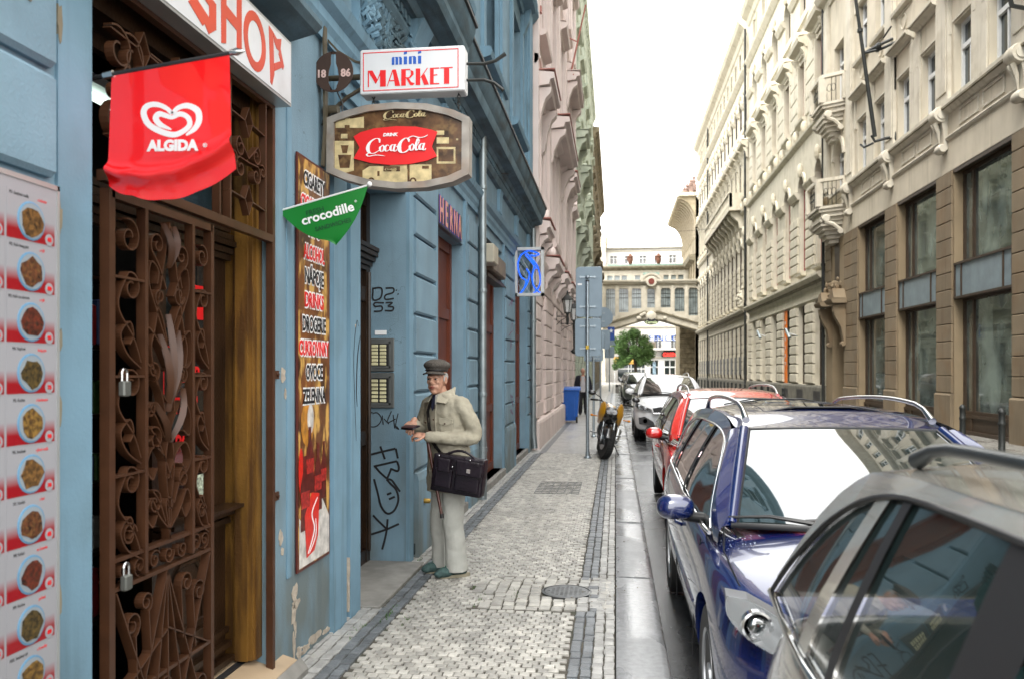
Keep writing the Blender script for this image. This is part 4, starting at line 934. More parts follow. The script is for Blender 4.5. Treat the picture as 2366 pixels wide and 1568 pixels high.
# dark lantern-like bracket ornament at the right frame edge and a drainpipe
# ---- second and third building: ivory, rusticated, round-arched
def ivory(nm, label, y0, n, bw, mw, mt, seedv, first_arch=True, long_balc=None, black=False, H=25.4, near=True):
    t = thing(nm, label, 'building', (RX+.3, y0+n*bw/2, 0)); y1 = y0+n*bw; cs = [y0+bw*(k+.32) for k in range(n)]
    hw = .62 if not black else .5
    g0 = [(c-.85 if not black else c-.55, c+.85 if not black else c+.55, 1.0, 4.72) for c in cs]
    g1 = [(c-hw, c+hw, 6.25, 10.8, True) for c in cs]; g2 = [(c-hw, c+hw, 13.45, 16.2) for c in cs]
    g3 = [(c-hw, c+hw, 18.5, 20.45, True) for c in cs]; g4 = [(c-.5, c+.5, 22.55, 24.0) for c in cs]
    q = MB()
    G.wall(q, y0, y1, -.1, 5.3, .6, g0); G.wall(q, y0, y1, 5.3, 12.4, .6, g1); G.wall(q, y0, y1, 12.4, 17.6, .6, g2); G.wall(q, y0, y1, 17.6, 21.9, .6, g3); G.wall(q, y0, y1, 21.9, H, .6, g4)
    q.box((RX+.6, y0, 5), (RX+9, y0+.4, H)); q.box((RX+.6, y1-.4, 0), (RX+9, y1, H)); q.box((RX+.6, y0, H-.3), (RX+9, y1, H))
    q.build('wall', mw, t)
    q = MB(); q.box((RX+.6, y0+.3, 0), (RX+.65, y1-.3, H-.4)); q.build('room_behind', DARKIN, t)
    q = MB()
    G.mould(q, [(0, 5.3), (.05, 5.32), (.08, 5.45), (.3, 5.6), (.36, 5.7), (.36, 5.8), (0, 5.9)], y0, y1)
    G.mould(q, [(0, 4.76), (.07, 4.78), (.07, 4.9), (.0, 4.92)], y0, y1)
    G.mould(q, [(0, 12.35), (.08, 12.4), (.18, 12.5), (.2, 12.6), (0, 12.7)], y0, y1); G.mould(q, [(0, 17.85), (.05, 17.9), (.12, 17.95), (0, 18.0)], y0, y1)
    G.mould(q, [(0, 21.6), (.08, 21.65), (.25, 21.85), (.32, 21.95), (.32, 22.05), (0, 22.15)], y0, y1)
    G.mould(q, [(0, H-1.1), (.1, H-1.0), (.2, H-.7), (.5, H-.45), (.62, H-.2), (.62, H-.05), (0, H)], y0, y1)
    q.build('cornice', mt, t)
    q = MB(); G.box(q, y0, y1, 5.42, 5.6, .085, .20); q.build('dark_cornice_underside', SOOTSHADE, t)  # darker band along the underside of the cornice
    # rusticated quoins between windows
    rc_ = .03 if black else .20
    base = {}
    def blocks(z0, z1, h, d, yA, yB, key, lim=True):
        z = z0
        while z+h <= z1+.01:
            if key not in base:
                q = MB(); G.mould(q, [(0.001, z+.02), (d*.6, z+.02), (d, z+.06), (d, z+h-.06), (d*.6, z+h-.02), (.001, z+h-.02)], yA, yB)
                o = q.build('stone_block', mt, t); base[key] = (o, yA, z)
            else:
                o, ya, za = base[key]; inst(o, o.location+Vector((0, yA-ya, z-za)), t)
            z += h
    eds = [y0]+[v for o in g0 for v in o[:2]]+[y1]
    for k in range(0, len(eds), 2):
        a, b = eds[k], eds[k+1]
        if b-a > .35:
            blocks(1.05, 4.7, .452 if not black else .6, .11 if not black else .045, a+.06, b-.06, ('g', round(b-a, 2)))
    eds = [y0]+[v for o in g1 for v in o[:2]]+[y1]
    for k in range(0, len(eds), 2):
        a, b = eds[k], eds[k+1]
        if b-a > .5: blocks(6.3, 9.0, .45, .07, a+.2, b-.2, ('f', round(b-a, 2)))
    if not black:
        eds2 = eds
        for k in range(0, len(eds2), 2):
            a, b = eds2[k], eds2[k+1]
            if b-a > .5: blocks(13.4, 16.2, .7, .05, a+.25, b-.25, ('s', round(b-a, 2)))
    q = MB(); G.mould(q, [(0, -.1), (.14, -.1), (.14, .9), (.1, .98), (0, 1.0)], y0, y1); q.build('plinth', GREYP, t)
    proto = {}
    for k, c in enumerate(cs):
        for key, (a, b, z0, z1), arch in (('g', g0[k][:4], 0), ('f', g1[k][:4], 1), ('s', g2[k][:4], 0), ('t', g3[k][:4], 1), ('u', g4[k][:4], 0)):
            if key in proto:
                wn, wp_, ex, yc = proto[key]; dl = Vector((0, c-yc, 0))
                cw = inst(wn, wn.location+dl, t); inst(wp_, wp_.location, cw)
                for e in ex: inst(e, e.location+dl, t)
                continue
            q = MB()
            for yy_ in (a, (a+b)/2-.05, b-.08): G.box(q, yy_, yy_+.1, z0, z1, -rc_-.06, -rc_)
            for zz in (z0, z0+(z1-z0)*.62, z1-.09): G.box(q, a, b, zz, zz+.09, -rc_-.06, -rc_-.004)
            wn = q.build('window', REDW if key in 'fs' and not black else DKFRAME, t); q = MB(); G.box(q, a, b, z0, z1, -rc_-.09, -rc_-.05); wp_ = q.build('pane', GLASS, wn); ex = []
            q = MB()
            if arch:
                r0 = (b-a)/2; sp = z1-r0; K = 10
                for j in range(K):
                    t0, t1 = math.pi*j/K, math.pi*(j+1)/K
                    G.plate(q, [(c-r0*math.cos(t0), sp+r0*math.sin(t0)), (c-r0*math.cos(t1), sp+r0*math.sin(t1)), (c-(r0+.2)*math.cos(t1), sp+(r0+.2)*math.sin(t1)), (c-(r0+.2)*math.cos(t0), sp+(r0+.2)*math.sin(t0))], 0, .09)
                q.ell((G.x(.12), c, z1+.28), (.14, .17, .36), 8, 6)
                G.mould(q, [(0, sp-.35), (.10, sp-.32), (.22, sp-.12), (.25, sp-.05), (.25, sp), (0, sp+.05)], b+.02, b+.02+min(bw-(b-a)-.04, 1.6 if not black else .5))
                if key == 'f':
                    G.mould(q, [(0, z0-.22), (.22, z0-.18), (.24, z0-.06), (0, z0)], a-.08, b+.08)
            else:
                if key in 'su':
                    G.mould(q, [(0, z0-.3), (.06, z0-.28), (.2, z0-.14), (.22, z0-.04), (0, z0)], a-.2, b+.2)
                    G.box(q, a-.22, a-.02, z0, z1+.1, 0, .07); G.box(q, b+.02, b+.22, z0, z1+.1, 0, .07)
                if key == 's':
                    G.mould(q, [(0, z1+.35), (.1, z1+.38), (.16, z1+.5), (.42, z1+.62), (.48, z1+.8), (0, z1+.92)], a-.45, b+.45)
                    q.prism([(a-.45, z1+.92), (b+.45, z1+.92), (c, z1+1.45)], 0, G.x(0), G.x(.38))
                    for s_ in (a-.4, b+.2): G.mould(q, [(0, z1-.3), (.08, z1-.25), (.14, z1+.1), (.32, z1+.38), (0, z1+.4)], s_, s_+.2)
                    for j in range(4): q.ell((G.x(.06), c-.35+.23*j, z1+.22), (.08, .1, .08), 6, 5)
                    for s_ in (a-.35, b+.15): q.ell((G.x(.12), s_+.1, z0-.55), (.16, .14, .3), 8, 6)
            if q.v: ex.append(q.build('window_surround', mt, t))
            if key == 'g':
                q = MB()
                if black: G.box(q, a+.02, b-.02, 1.35, 2.6, -.02, .06); ex.append(q.build('black_window_box', BLACKP, t))
                else: G.box(q, a+.2, b-.2, .1, .75, .02, .145); ex.append(q.build('basement_window', BLACKP, t))
            proto[key] = (wn, wp_, ex, c)
    return t, cs
i1, cs1 = ivory('ivory_building', 'ivory facade with round arched windows and coursed piers, orange banner', 36.0, 6, 3.333, CREAM3, CREAM3, 1)
# jambs and inner reveals are plaster; lesene between the two ivory fronts
i2, cs2 = ivory('ivory_building', 'ivory facade farther along with long bracketed balcony and black window boxes', 56.9, 15, 2.15, CREAM3, CREAM3, 2, black=True)
# long balcony of the third building
q = MB(); y0, y1, d = 58.6, 74.5, .95
q.box((G.x(0), y0, 12.75), (G.x(d), y1, 12.98)); q.box((G.x(d-.14), y0, 13.9), (G.x(d+.06), y1, 14.05)); q.box((G.x(d-.1), y0, 12.98), (G.x(d-.04), y1, 13.08))
for y in (y0, y0+3.9, y0+7.8, y0+11.8, y1-.3): q.box((G.x(d-.2), y, 12.98), (G.x(d+.02), y+.35, 13.92))
q.box((G.x(0), y0, 12.98), (G.x(d), y0+.16, 13.95))
lb = q.build('long_balcony', CREAM3, i2)
bs = MB(); y = y0+.4
while y < y1-.2: bs.lathe([(.05, 13.0), (.09, 13.25), (.04, 13.55), (.07, 13.9)], (G.x(d-.07), y, 0), 6); y += .27
bs.build('balusters', CREAM3, lb, kind='stuff')
y = y0+.3
while y < y1:
    g = MB(); G.mould(g, [(0, 11.5), (.2, 11.55), (.3, 12.0), (.75, 12.4), (.85, 12.745), (0, 12.745)], y, y+.4); g.build('console', CREAM3, lb, smooth=40); y += 1.72
q = MB(); G.box(q, y0, y1, 12.70, 12.748, .1, .93); q.build('dark_underside', SOOTSHADE, lb)  # darker sheet on the underside of the balcony slab
# busts and coat of arms on the cornice line, small carved figure groups
random.seed(4)
for y in (57.2,):
    q = MB()
    for k in range(40): q.ell((G.x(.30+random.random()*.2), y+random.gauss(0, .45), 5.9+abs(random.gauss(0, .5))), (.10, random.uniform(.05, .16), random.uniform(.05, .2)), 6, 5)
    q.build('carved_crest', CREAM3, i2, smooth=60)
# orange banner between piers
bn_ = MB(); G.box(bn_, 43.95, 44.85, 1.0, 4.72, -.02, .0)
ob = thing('orange_banner', 'tall orange banner with white letters hanging between ivory piers', 'banner', (RX, 44.4, 1.0))
bn_.build('cloth', mat('orange_cloth', (.85, .19, .01), .5, var=.04), ob)
for k, ch in enumerate('BAZAAR'): text('lettering', ch, .34, WHITE, ob, (G.x(.004), 44.35, 4.1-k*.42), FACE_R, bold=.006, rot=-math.pi/2)
# white wall lamps / satellite arms
for y, z in ((41.4, 3.3), (49.5, 3.6)):
    t = thing('wall_spotlight', 'small white spotlight on arm, %s' % ('beside the black door of the ivory building' if y < 45 else 'farther along the ivory building'), 'wall light', (RX, y, z))
    q = MB(); q.tube([(G.x(0), y, z), (G.x(.5), y-.1, z+.15)], .03, 6); q.build('arm', WHITEP, t); q = MB(); q.tube([(G.x(.45), y-.3, z-.1), (G.x(.55), y+.1, z+.35)], [.085, .06], 8); q.build('head', ZINC, t)
def dpipe(x, y, z1, label):
    t = thing('drainpipe', label, 'drainpipe', (x, y, 0)); q = MB(); q.tube([(x, y, 0), (x, y, z1)], .07, 8); q.build('pipe', IRONBK, t, smooth=60)
    for z in (3, 6, 10, 14, 18, 22):
        if z < z1: q = MB(); q.lathe([(.09, z), (.09, z+.12)], (x, y, 0), 8); q.build('collar', IRONBK, t)
dpipe(G.x(.12), 36.0, 17, 'dark drainpipe between ochre stone building and ivory building')
dpipe(G.x(.14), 56.9, 24.6, 'dark drainpipe dividing the two ivory facades'); dpipe(G.x(.14), 79.6, 24.6, 'thin dark drainpipe near the end of far ivory facade')
# ---- far dark building with great coved eaves, carrying the bridge
cb = thing('coved_eaves_building', 'dark stone building with deep curved eaves next to the bridge', 'building', (RX+1, 94, 0))
BRD = mat('dusty_stone', (.34, .285, .19), .85, var=.3, scale=1.5, stain=(.15, .115, .07), sfac=.6, sscale=1)
E_ = Fac(9.05, -1); q = MB()
E_.wall(q, 95.2, 113, -.1, 21.3, .6, [(97+3*k, 98.3+3*k, z, z+2.4) for k in range(5) for z in (12.2,)], 0)
q.box((9.05, 95.2, 0), (RX+9, 95.6, 21.3)); q.build('wall', BRD, cb)
q = MB(); E_.mould(q, [(0, 18.0)]+[(1.9*(1-math.cos(a)), 18.2+2.9*math.sin(a)) for a in [k*.2 for k in range(1, 8)]]+[(1.95, 21.15), (1.95, 21.5), (0, 21.8)], 95.2, 113.4); q.build('coved_eaves', BRD, cb, smooth=50)
q = MB(); E_.box(q, 95.1, 113.5, 21.35, 21.75, -.1, 2.05); E_.box(q, 94.9, 95.3, 21.4, 21.8, -1.5, 1.9); q.build('gutter', CREAM3, cb)
for k in range(13):
    y = 95.6+k*1.4; g = MB(); E_.mould(g, [(0, 16.6), (.25, 17.0)]+[(.1+1.7*(1-math.cos(a)), 17.9+3.0*math.sin(a)) for a in [j*.25 for j in range(1, 7)]]+[(1.6, 21.1), (0, 21.1)], y, y+.35); g.build('rib', mat('dusty_stone_light', (.42, .36, .26), .85, var=.2), cb, smooth=50)
q = MB(); random.seed(21)
for k in range(26):
    f_ = k/25; x_ = 7.6+f_*1.5; z_ = 21.7+f_*1.7; h = random.uniform(.3, 1.2)
    q.lathe([(.28, z_-.8), (.2, z_), (.27, z_+h*.3), (.12, z_+h*.5), (.2, z_+h*.7), (.03, z_+h)], (x_, 97+random.random()*5, 0), 6)
q.prism([(7.5, 21.7), (9.4, 21.7), (9.4, 23.4), (9.1, 23.2)], 1, 98, 99); q.build('roof_ornaments', mat('rosy_stone', (.24, .16, .13), .85, var=.4, scale=2), cb, kind='stuff')
for k in range(5):
    q = MB(); E_.mould(q, [(0, 14.2), (.6, 14.4), (.7, 14.9), (0, 15.0)], 96.3+k*3, 99.0+k*3); q.build('balcony_ledge', SOOTSHADE, cb)
dk = thing('rusticated_pier_building', 'sooty coursed stone pier standing under the right end of bridge', 'building', (7.6, 97.5, 0))
random.seed(31); q = MB(); q.box((7.35, 96.5, 0), (9.0, 103, 9)); q.build('wall', OLIVE, dk)
bq = None
for r_ in range(19):
    for c in range(3):
        z = .3+r_*.56; x = 7.37+c*.58+(r_ % 2)*.2
        if bq is None:
            g = MB(); g.rbox((x, 96.38, z), (x+.52, 96.5, z+.46), .04); bq = g.build('stone_block', OLIVE, dk); b0 = (x, z)
        else: inst(bq, bq.location+Vector((x-b0[0], 0, z-b0[1])), dk)
# ---- covered bridge over the street
BY = 92.0
br = thing('covered_bridge', 'cream covered footbridge with tall glazed bays arching over the street', 'bridge', (3.9, BY, 9))
def U(u): # metres across the street for a picture column at the bridge
    return (u-1422)*BY/1900+.02
def V(v): return 1.62-(v-856)*BY/1900
xs0, xs1 = U(1392), 8.8
wins = [(1400, 1421, 985), (1429.5, 1451, 728), (1458.5, 1480, 718), (1493.4, 1511, 712), (1524, 1546, 717), (1555, 1577, 727), (1586, 1607, 738)]
BRM = mat('bridge_plaster', (.55, .51, .42), .8, var=.1, scale=2, stain=(.28, .24, .16), sfac=.5, sscale=1.0)
q = MB(); bot = lambda u: (757-abs(min(max(u, 1483), 1522)-u)*0+ (0 if 1484 <= u <= 1520 else (1484-u if u < 1484 else u-1520)*.285)-18)
def sillv(u): return 722+(0 if 1484 <= u <= 1524 else (1484-u if u < 1484 else u-1524)*.30)
tops = 668
# wall pieces between windows
edges = [1392]+[e for w_ in wins for e in w_[:2]]+[1609]
for k in range(0, len(edges), 2):
    a, b = edges[k], edges[k+1]
    q.prism([(U(a), V(sillv(a)+2)), (U(b), V(sillv(b)+2)), (U(b), V(tops-2)), (U(a), V(tops-2))], 1, BY, BY+.35)
for w_ in wins:
    a, b = w_[0], w_[1]; sa, sb = sillv(a), sillv(b); s_ = max(sa, sb)-8 if True else 0
    q.prism([(U(a), V(sa+2)), (U(b), V(sb+2)), (U(b), V(min(sa, sb)-9)), (U(a), V(min(sa, sb)-9))], 1, BY, BY+.35)
    K = 6; ww = (U(b)-U(a)); rr = ww*.3
    for sd, cx_, e in ((-1, U(a)+rr, U(a)), (1, U(b)-rr, U(b))):
        pts = [(cx_+sd*rr*math.cos(t), V(tops+6)-.0+rr*math.sin(t)*.9) for t in [j*math.pi/2/K for j in range(K+1)]]
        q.prism([(e, V(tops+6)+rr)]+(pts if sd < 0 else pts), 1, BY, BY+.35)
    q.prism([(U(a), V(tops+6)+rr*.9), (U(b), V(tops+6)+rr*.9), (U(b), V(tops-2)), (U(a), V(tops-2))], 1, BY, BY+.34)
q.box((xs0, BY, V(tops-2)), (xs1, BY+2.8, V(655))); q.box((xs0, BY+2.5, V(725)), (xs1, BY+2.8, V(700)))
q.build('wall', BRM, br)
bands = lambda d0, d1, lo, hi, y0, y1: [(U(1392), V(sillv(1392)+lo)), (U(1484), V(722+lo)), (U(1524), V(722+lo)), (U(1609), V(sillv(1609)+lo)), (U(1609), V(sillv(1609)+hi)), (U(1524), V(722+hi)), (U(1484), V(722+hi)), (U(1392), V(sillv(1392)+hi))]
def band(lo, hi, y0, y1, m_, nm):
    q = MB(); P = bands(0, 0, lo, hi, 0, 0)
    for i in range(3): q.prism([P[i], P[i+1], P[6-i], P[7-i]], 1, y0, y1)
    return q.build(nm, m_, br)
band(17, 3, BY-.02, BY+2.8, BRM, 'arch_girder'); band(3, 0, BY-.22, BY+.1, SOOTSHADE, 'arch_moulding'); band(19, 17, BY-.15, BY+2.7, SOOTSHADE, 'arch_edge')
q = MB(); q.prism([(BY-.35, V(655)), (BY-.4, V(652)), (BY-.4, V(650)), (BY+2.8, V(646)), (BY+2.8, V(655))], 0, xs0, xs1+.3); q.box((xs0, BY-.18, V(659)), (xs1, BY, V(655))); q.build('roof_cornice', BRM, br)
q = MB(); q.box((xs0, BY-.2, V(660.5)), (xs1, BY-.001, V(658.8))); q.build('bridge_shadow_line', SOOTSHADE, br)  # thin dark bar painting the shade below the roof cornice
for a, b in zip(edges[0::2], edges[1::2]):
    q = MB(); q.box((U(a)+.12, BY-.09, V(sillv((a+b)/2)-2)), (U(b)-.12, BY, V(tops-6))); q.build('pilaster', BRM, br)
for w_ in wins:
    a, b = U(w_[0]), U(w_[1]); z0 = V(max(sillv(w_[0]), sillv(w_[1]))-8); z1 = V(tops+1)
    q = MB(); q.box((a, BY+.28, z0-.3), (b, BY+.30, z1)); p_ = q.build('glazing', mat('bridge_glass', (.22, .26, .26), .08, var=.4, scale=1.2, spec=1), br)
    q = MB()
    for k in range(5): q.box((a+(b-a)*k/4-.018, BY+.22, z0-.3), (a+(b-a)*k/4+.018, BY+.28, z1))
    for zz in (z1-.55, z1-1.0, z0+.6): q.box((a, BY+.225, zz-.02), (b, BY+.275, zz+.02))
    q.build('mullions', IRONBK, p_)
cx_ = U(1502.5)
q = MB(); K = 14; zc = V(655)
P = [(cx_-1.15*math.cos(t), zc+.95*math.sin(t)) for t in [math.pi*k/K for k in range(K+1)]]
q.prism(P, 1, BY-.3, BY+.1)
q.build('gable', BRM, br)
q = MB()
for k in range(K):
    t0, t1 = math.pi*k/K, math.pi*(k+1)/K
    q.prism([(cx_-1.2*math.cos(t0), zc+1.0*math.sin(t0)), (cx_-1.2*math.cos(t1), zc+1.0*math.sin(t1)), (cx_-.95*math.cos(t1), zc+.78*math.sin(t1)), (cx_-.95*math.cos(t0), zc+.78*math.sin(t0))], 1, BY-.42, BY-.3)
q.lathe([(.55, -.1), (.6, 0), (.55, .1)], (cx_, BY-.35, zc+.05), 20, ax=1); q.build('gable_moulding', BRM, br)
MB().lathe([(.33, -.03), (.33, .03)], (cx_, BY-.47, zc+.05), 18, ax=1).build('medallion', mat('maroon_enamel', (.16, .03, .02), .4, var=0), br)
q = MB(); random.seed(8)
q.ell((cx_, BY-.25, V(734)), (.62, .3, .62), 12, 8)
for k in range(12): q.ell((cx_+random.uniform(-1.5, 1.5), BY-.15, V(733)+random.uniform(-.35, .3)), (.2, .15, .22), 8, 6)
q.build('carved_cartouche', BRM, br, smooth=60)
sg = thing('oval_sign', 'black oval sign with pale lettering hanging under the bridge crown', 'sign', (cx_, BY-.3, V(746)))
q = MB(); P = [(cx_+.78*math.cos(t), V(746)+.33*math.sin(t)) for t in [k*6.283/28 for k in range(28)]]; q.prism(P, 1, BY-.5, BY-.38); q.prism([(cx_-.5, V(742)), (cx_+.5, V(742)), (cx_+.35, V(737)), (cx_-.35, V(737))], 1, BY-.49, BY-.4); q.build('board', BLACKP, sg)
text('lettering', 'Cernale', .42, mat('pale_green_print', (.62, .72, .42), .5, var=0), sg, (cx_, BY-.505, V(747)), FACE_S, bold=.012, xs=.95)
# ---- upper gallery behind the bridge, terrace with figures, pale house behind the tree
ug = thing('gallery_wing', 'cream gallery with small square windows rising behind the bridge', 'building', (4, 104, 12))
Y2 = 104.5; sc2 = Y2/1900; U2 = lambda u: (u-1422)*sc2+.02; V2 = lambda v: 1.62-(v-856)*sc2
q = MB(); Fy = []
sq = [(1402.8, 1415.2), (1419.2, 1431.6), (1435.6, 1448), (1465.6, 1477.5), (1530, 1541.5), (1547, 1558), (1563, 1575)]
zz0, zz1 = V2(653.5), V2(639)
ed = [1385]+[e for s_ in sq for e in s_]+[1590]
for k in range(0, len(ed), 2): q.box((U2(ed[k]), Y2, zz0), (U2(ed[k+1]), Y2+.4, zz1))
q.box((U2(1385), Y2, V2(665)), (U2(1590), Y2+.4, zz0)); q.box((U2(1385), Y2, zz1), (U2(1590), Y2+.4, V2(626)))
q.box((U2(1385), Y2+.4, V2(632)), (U2(1590), Y2+6, V2(629)))
q.build('wall', BRM, ug)
for s_ in sq:
    q = MB(); q.box((U2(s_[0]), Y2+.2, zz0), (U2(s_[1]), Y2+.22, zz1)); w_ = q.build('pane', mat('bridge_glass', (.22, .26, .26), .08), ug)
q = MB(); q.prism([(Y2-.5, V2(622.5)), (Y2-.55, V2(619)), (Y2, V2(617)), (Y2, V2(628)), (Y2-.2, V2(626))], 0, U2(1392), U2(1582)); q.build('cornice', SOOTSHADE, ug)
q = MB(); q.box((U2(1404), Y2+.1, V2(618)), (U2(1577), Y2+.35, V2(613))); q.box((U2(1484), Y2-1, V2(640)), (U2(1520), Y2-.6, V2(635))); q.build('copper_parapet', mat('copper_patina', (.22, .32, .27), .6, var=.2), ug)
for u in (1455.5, 1519):
    t = thing('roof_statue', 'dark standing figure on the terrace parapet, %s' % ('left one of two' if u < 1500 else 'right one of two'), 'statue', (U2(u), Y2, V2(613)), 'terrace statues')
    q = MB(); q.lathe([(.18, V2(613)), (.28, V2(608)), (.38, V2(602)), (.30, V2(599)), (.42, V2(596)), (.2, V2(593)), (.17, V2(591)), (.05, V2(589))], (U2(u), Y2+.2, 0), 10); q.tube([(U2(u)-.3, Y2+.2, V2(597)), (U2(u)-.45, Y2+.15, V2(603))], .09, 6); q.build('figure', mat('terracotta_dark', (.14, .06, .035), .8, var=.3), t, smooth=60)
wh = thing('white_house', 'pale house front with balcony and red casino sign beyond the tree', 'building', (4, 124, 0))
Y3 = 124.; sc3 = Y3/1900; U3 = lambda u: (u-1422)*sc3+.02; V3 = lambda v: 1.62-(v-856)*sc3
WH = mat('white_stucco', (.72, .70, .66), .8, var=.05, scale=1)
q = MB()
def fwin(u0, u1, v0, v1, y=Y3): return (U3(u0), U3(u1), V3(v1), V3(v0))
rows = [[fwin(u, u+15, 594, 612) for u in (1410, 1443, 1476, 1510, 1543)], [fwin(u, u+14, 776, 806) for u in (1451, 1477, 1511, 1547)]]
def xwall(q, x0, x1, z0, z1, ops, y):
    cur = x0
    for a, b, za, zb in sorted(ops):
        q.box((cur, y, z0), (a, y+.4, z1)); q.box((a, y, z0), (b, y+.4, za)); q.box((a, y, zb), (b, y+.4, z1)); cur = b
    q.box((cur, y, z0), (x1, y+.4, z1))
xwall(q, U3(1380), U3(1600), V3(620), V3(578), rows[0], Y3); xwall(q, U3(1380), U3(1600), V3(812), V3(768), rows[1], Y3)
q.box((U3(1380), Y3, V3(768)), (U3(1600), Y3+.4, V3(620)))
shop = [fwin(1500, 1518, 858, 830), fwin(1532, 1553, 858, 830), fwin(1425, 1490, 858, 838)]
shop = [(U3(1427), U3(1488), 0.2, V3(838)), (U3(1501), U3(1518), 0.2, V3(832)), (U3(1533), U3(1556), .2, V3(832))]
xwall(q, U3(1380), U3(1600), -.1, V3(812), shop, Y3)
q.box((U3(1380), Y3+.4, V3(580)), (U3(1600), Y3+8, V3(578))); q.build('wall', WH, wh)
q = MB(); q.prism([(Y3-.4, V3(578)), (Y3-.4, V3(576)), (Y3+6, V3(556)), (Y3+6, V3(578))], 0, U3(1380), U3(1600)); q.build('roof', mat('pale_roof_sheet', (.62, .63, .64), .5, var=.05), wh)
q = MB(); q.box((U3(1380), Y3-.45, V3(578.5)), (U3(1600), Y3-.4, V3(576.5))); q.build('eaves_line', SOOTSHADE, wh)
q = MB(); q.box((U3(1380), Y3-.15, V3(584)), (U3(1600), Y3, V3(582))); q.box((U3(1380), Y3-.3, V3(757)), (U3(1600), Y3, V3(754))); q.box((U3(1480), Y3-.2, V3(827)), (U3(1600), Y3, V3(824.5))); q.build('string_course', CREAM2, wh)
for rw in rows+[shop]:
    for (a, b, za, zb) in rw:
        q = MB(); q.box((a, Y3+.22, za), (b, Y3+.26, zb)); mm = mat('far_glass', (.16, .16, .16), .15, var=.5, scale=.8, spec=.8) if rw is not shop else GLASS; p_ = q.build('pane', mm, wh)
        q = MB(); q.box(((a+b)/2-.06, Y3+.15, za), ((a+b)/2+.06, Y3+.215, zb)); q.box((a, Y3+.15, zb-(zb-za)*.36), (b, Y3+.21, zb-(zb-za)*.30)); q.build('window_frame', WHITEP, p_)
q = MB(); q.box((U3(1488), Y3-1.2, V3(809)), (U3(1600), Y3, V3(805))); bl = q.build('balcony', WH, wh)
q = MB(); x = U3(1488)
while x < U3(1600): q.box((x, Y3-1.18, V3(805)), (x+.035, Y3-1.14, V3(789))); x += .2
q.box((U3(1488), Y3-1.2, V3(789.5)), (U3(1600), Y3-1.12, V3(788.5))); q.build('railing', IRONBK, bl)
q = MB(); q.box((U3(1490), Y3-1.1, V3(805)), (U3(1512), Y3-.9, V3(791))); q.build('balcony_screen', mat('reed_screen', (.34, .27, .2), .8, var=.2), bl)
t = thing('lettering_sign', 'faint blue roofline letters standing on the distant balcony', 'sign', (U3(1540), Y3-.7, V3(786)))
text('lettering', 'FINCOM', 1.35, BLUEI, t, (U3(1540), Y3-.7, V3(783)), FACE_S, bold=.0, xs=1.1)
t = thing('casino_sign', 'black casino sign with glowing red capital letters', 'sign', (U3(1555), Y3-.5, V3(818)))
q = MB(); q.box((U3(1526), Y3-.5, V3(824)), (U3(1575), Y3-.1, V3(815))); q.box((U3(1530), Y3-.5, V3(815)), (U3(1575), Y3-.1, V3(808))); q.build('board', BLACKP, t)
text('lettering', 'CASINO', .72, mat('red_neon', (.8, .02, .01), .4, var=0, emit=(1, .03, .02), estr=1.5), t, (U3(1548), Y3-.52, V3(819.5)), FACE_S, bold=.02, xs=.95)
MB().box((U3(1506), Y3-.06, .9), (U3(1513), Y3-.02, V3(836))).build('poster', mat('poster_blue', (.25, .35, .42), .4, var=.5, scale=3), wh)
KIOSK = mat('orange_awning', (.55, .30, .06), .6, var=.3, scale=1)
aw = thing('cafe_awning', 'ochre café awning with planters under the tree', 'awning', (U3(1455), 120, 0))
q = MB(); q.prism([(119.2, 2.6), (119.2, 3.0), (122, 3.7), (122, 3.4)], 0, U3(1418), U3(1480)); q.build('canopy', KIOSK, aw)
for u in (1420, 1450, 1478):
    q = MB(); q.tube([(U3(u), 119.4, 0), (U3(u), 119.4, 2.7)], .05, 6); q.build('post', WHITEP, aw)
# ---- tree in front of it
LEAF = mat('linden_leaves', (.10, .19, .05), .6, var=.4, scale=1.5, rand=0)
tr = thing('street_tree', 'round leafy green tree on the square beyond the bridge', 'tree', (2.25, 112, 0))
q = MB(); tx, ty = 2.25+.35, 112.
q.tube([(tx+.1, ty, 0), (tx+.1, ty, 1.8), (tx-.05, ty+.1, 3.2), (tx-.1, ty, 4.6)], [.24, .2, .17, .1], 8)
random.seed(14)
for k in range(9):
    a = k*.7; q.tube([(tx, ty, 2.3+.25*k), (tx+.9*math.cos(a), ty+.9*math.sin(a), 3.3+.25*k), (tx+1.8*math.cos(a), ty+1.6*math.sin(a), 4.1+.28*k)], [.1, .07, .03], 5)
q.build('trunk', mat('bark', (.04, .03, .02), .9, var=.3), tr)
q = MB(); cl = []
for k in range(70):
    while True:
        p = Vector((random.uniform(-1, 1), random.uniform(-1, 1), random.uniform(-1, 1)))
        if p.length < 1: break
    p = p.normalized()*(p.length**.45); cl.append((tx-.25+p.x*2.55, ty+p.y*2.2, 4.55+p.z*2.15*(1 if p.z > 0 else .95), random.uniform(.35, .8)))
cl += [(tx-2.3, ty, 2.9, .7), (tx-1.9, ty-.4, 2.5, .6), (tx+1.7, ty, 2.8, .6), (tx-2.6, ty, 2.2, .5), (tx-.3, ty, 6.9, .5), (tx+.3, ty, 6.7, .5)]
for c in cl:
    for j in range(330):
        d_ = Vector((random.gauss(0, 1), random.gauss(0, 1), random.gauss(0, 1))).normalized()*c[3]*random.random()**.4
        p = Vector(c[:3])+d_; s_ = random.uniform(.07, .15); u_ = Vector((random.gauss(0, 1), random.gauss(0, 1), random.gauss(0, .6))).normalized(); v_ = u_.cross(Vector((random.gauss(0, 1), random.gauss(0, 1), random.gauss(0, 1)))).normalized()
        q.add([p-u_*s_, p-v_*s_*.6, p+u_*s_, p+v_*s_*.6], [(0, 1, 2, 3)])
q.build('crown', LEAF, tr)
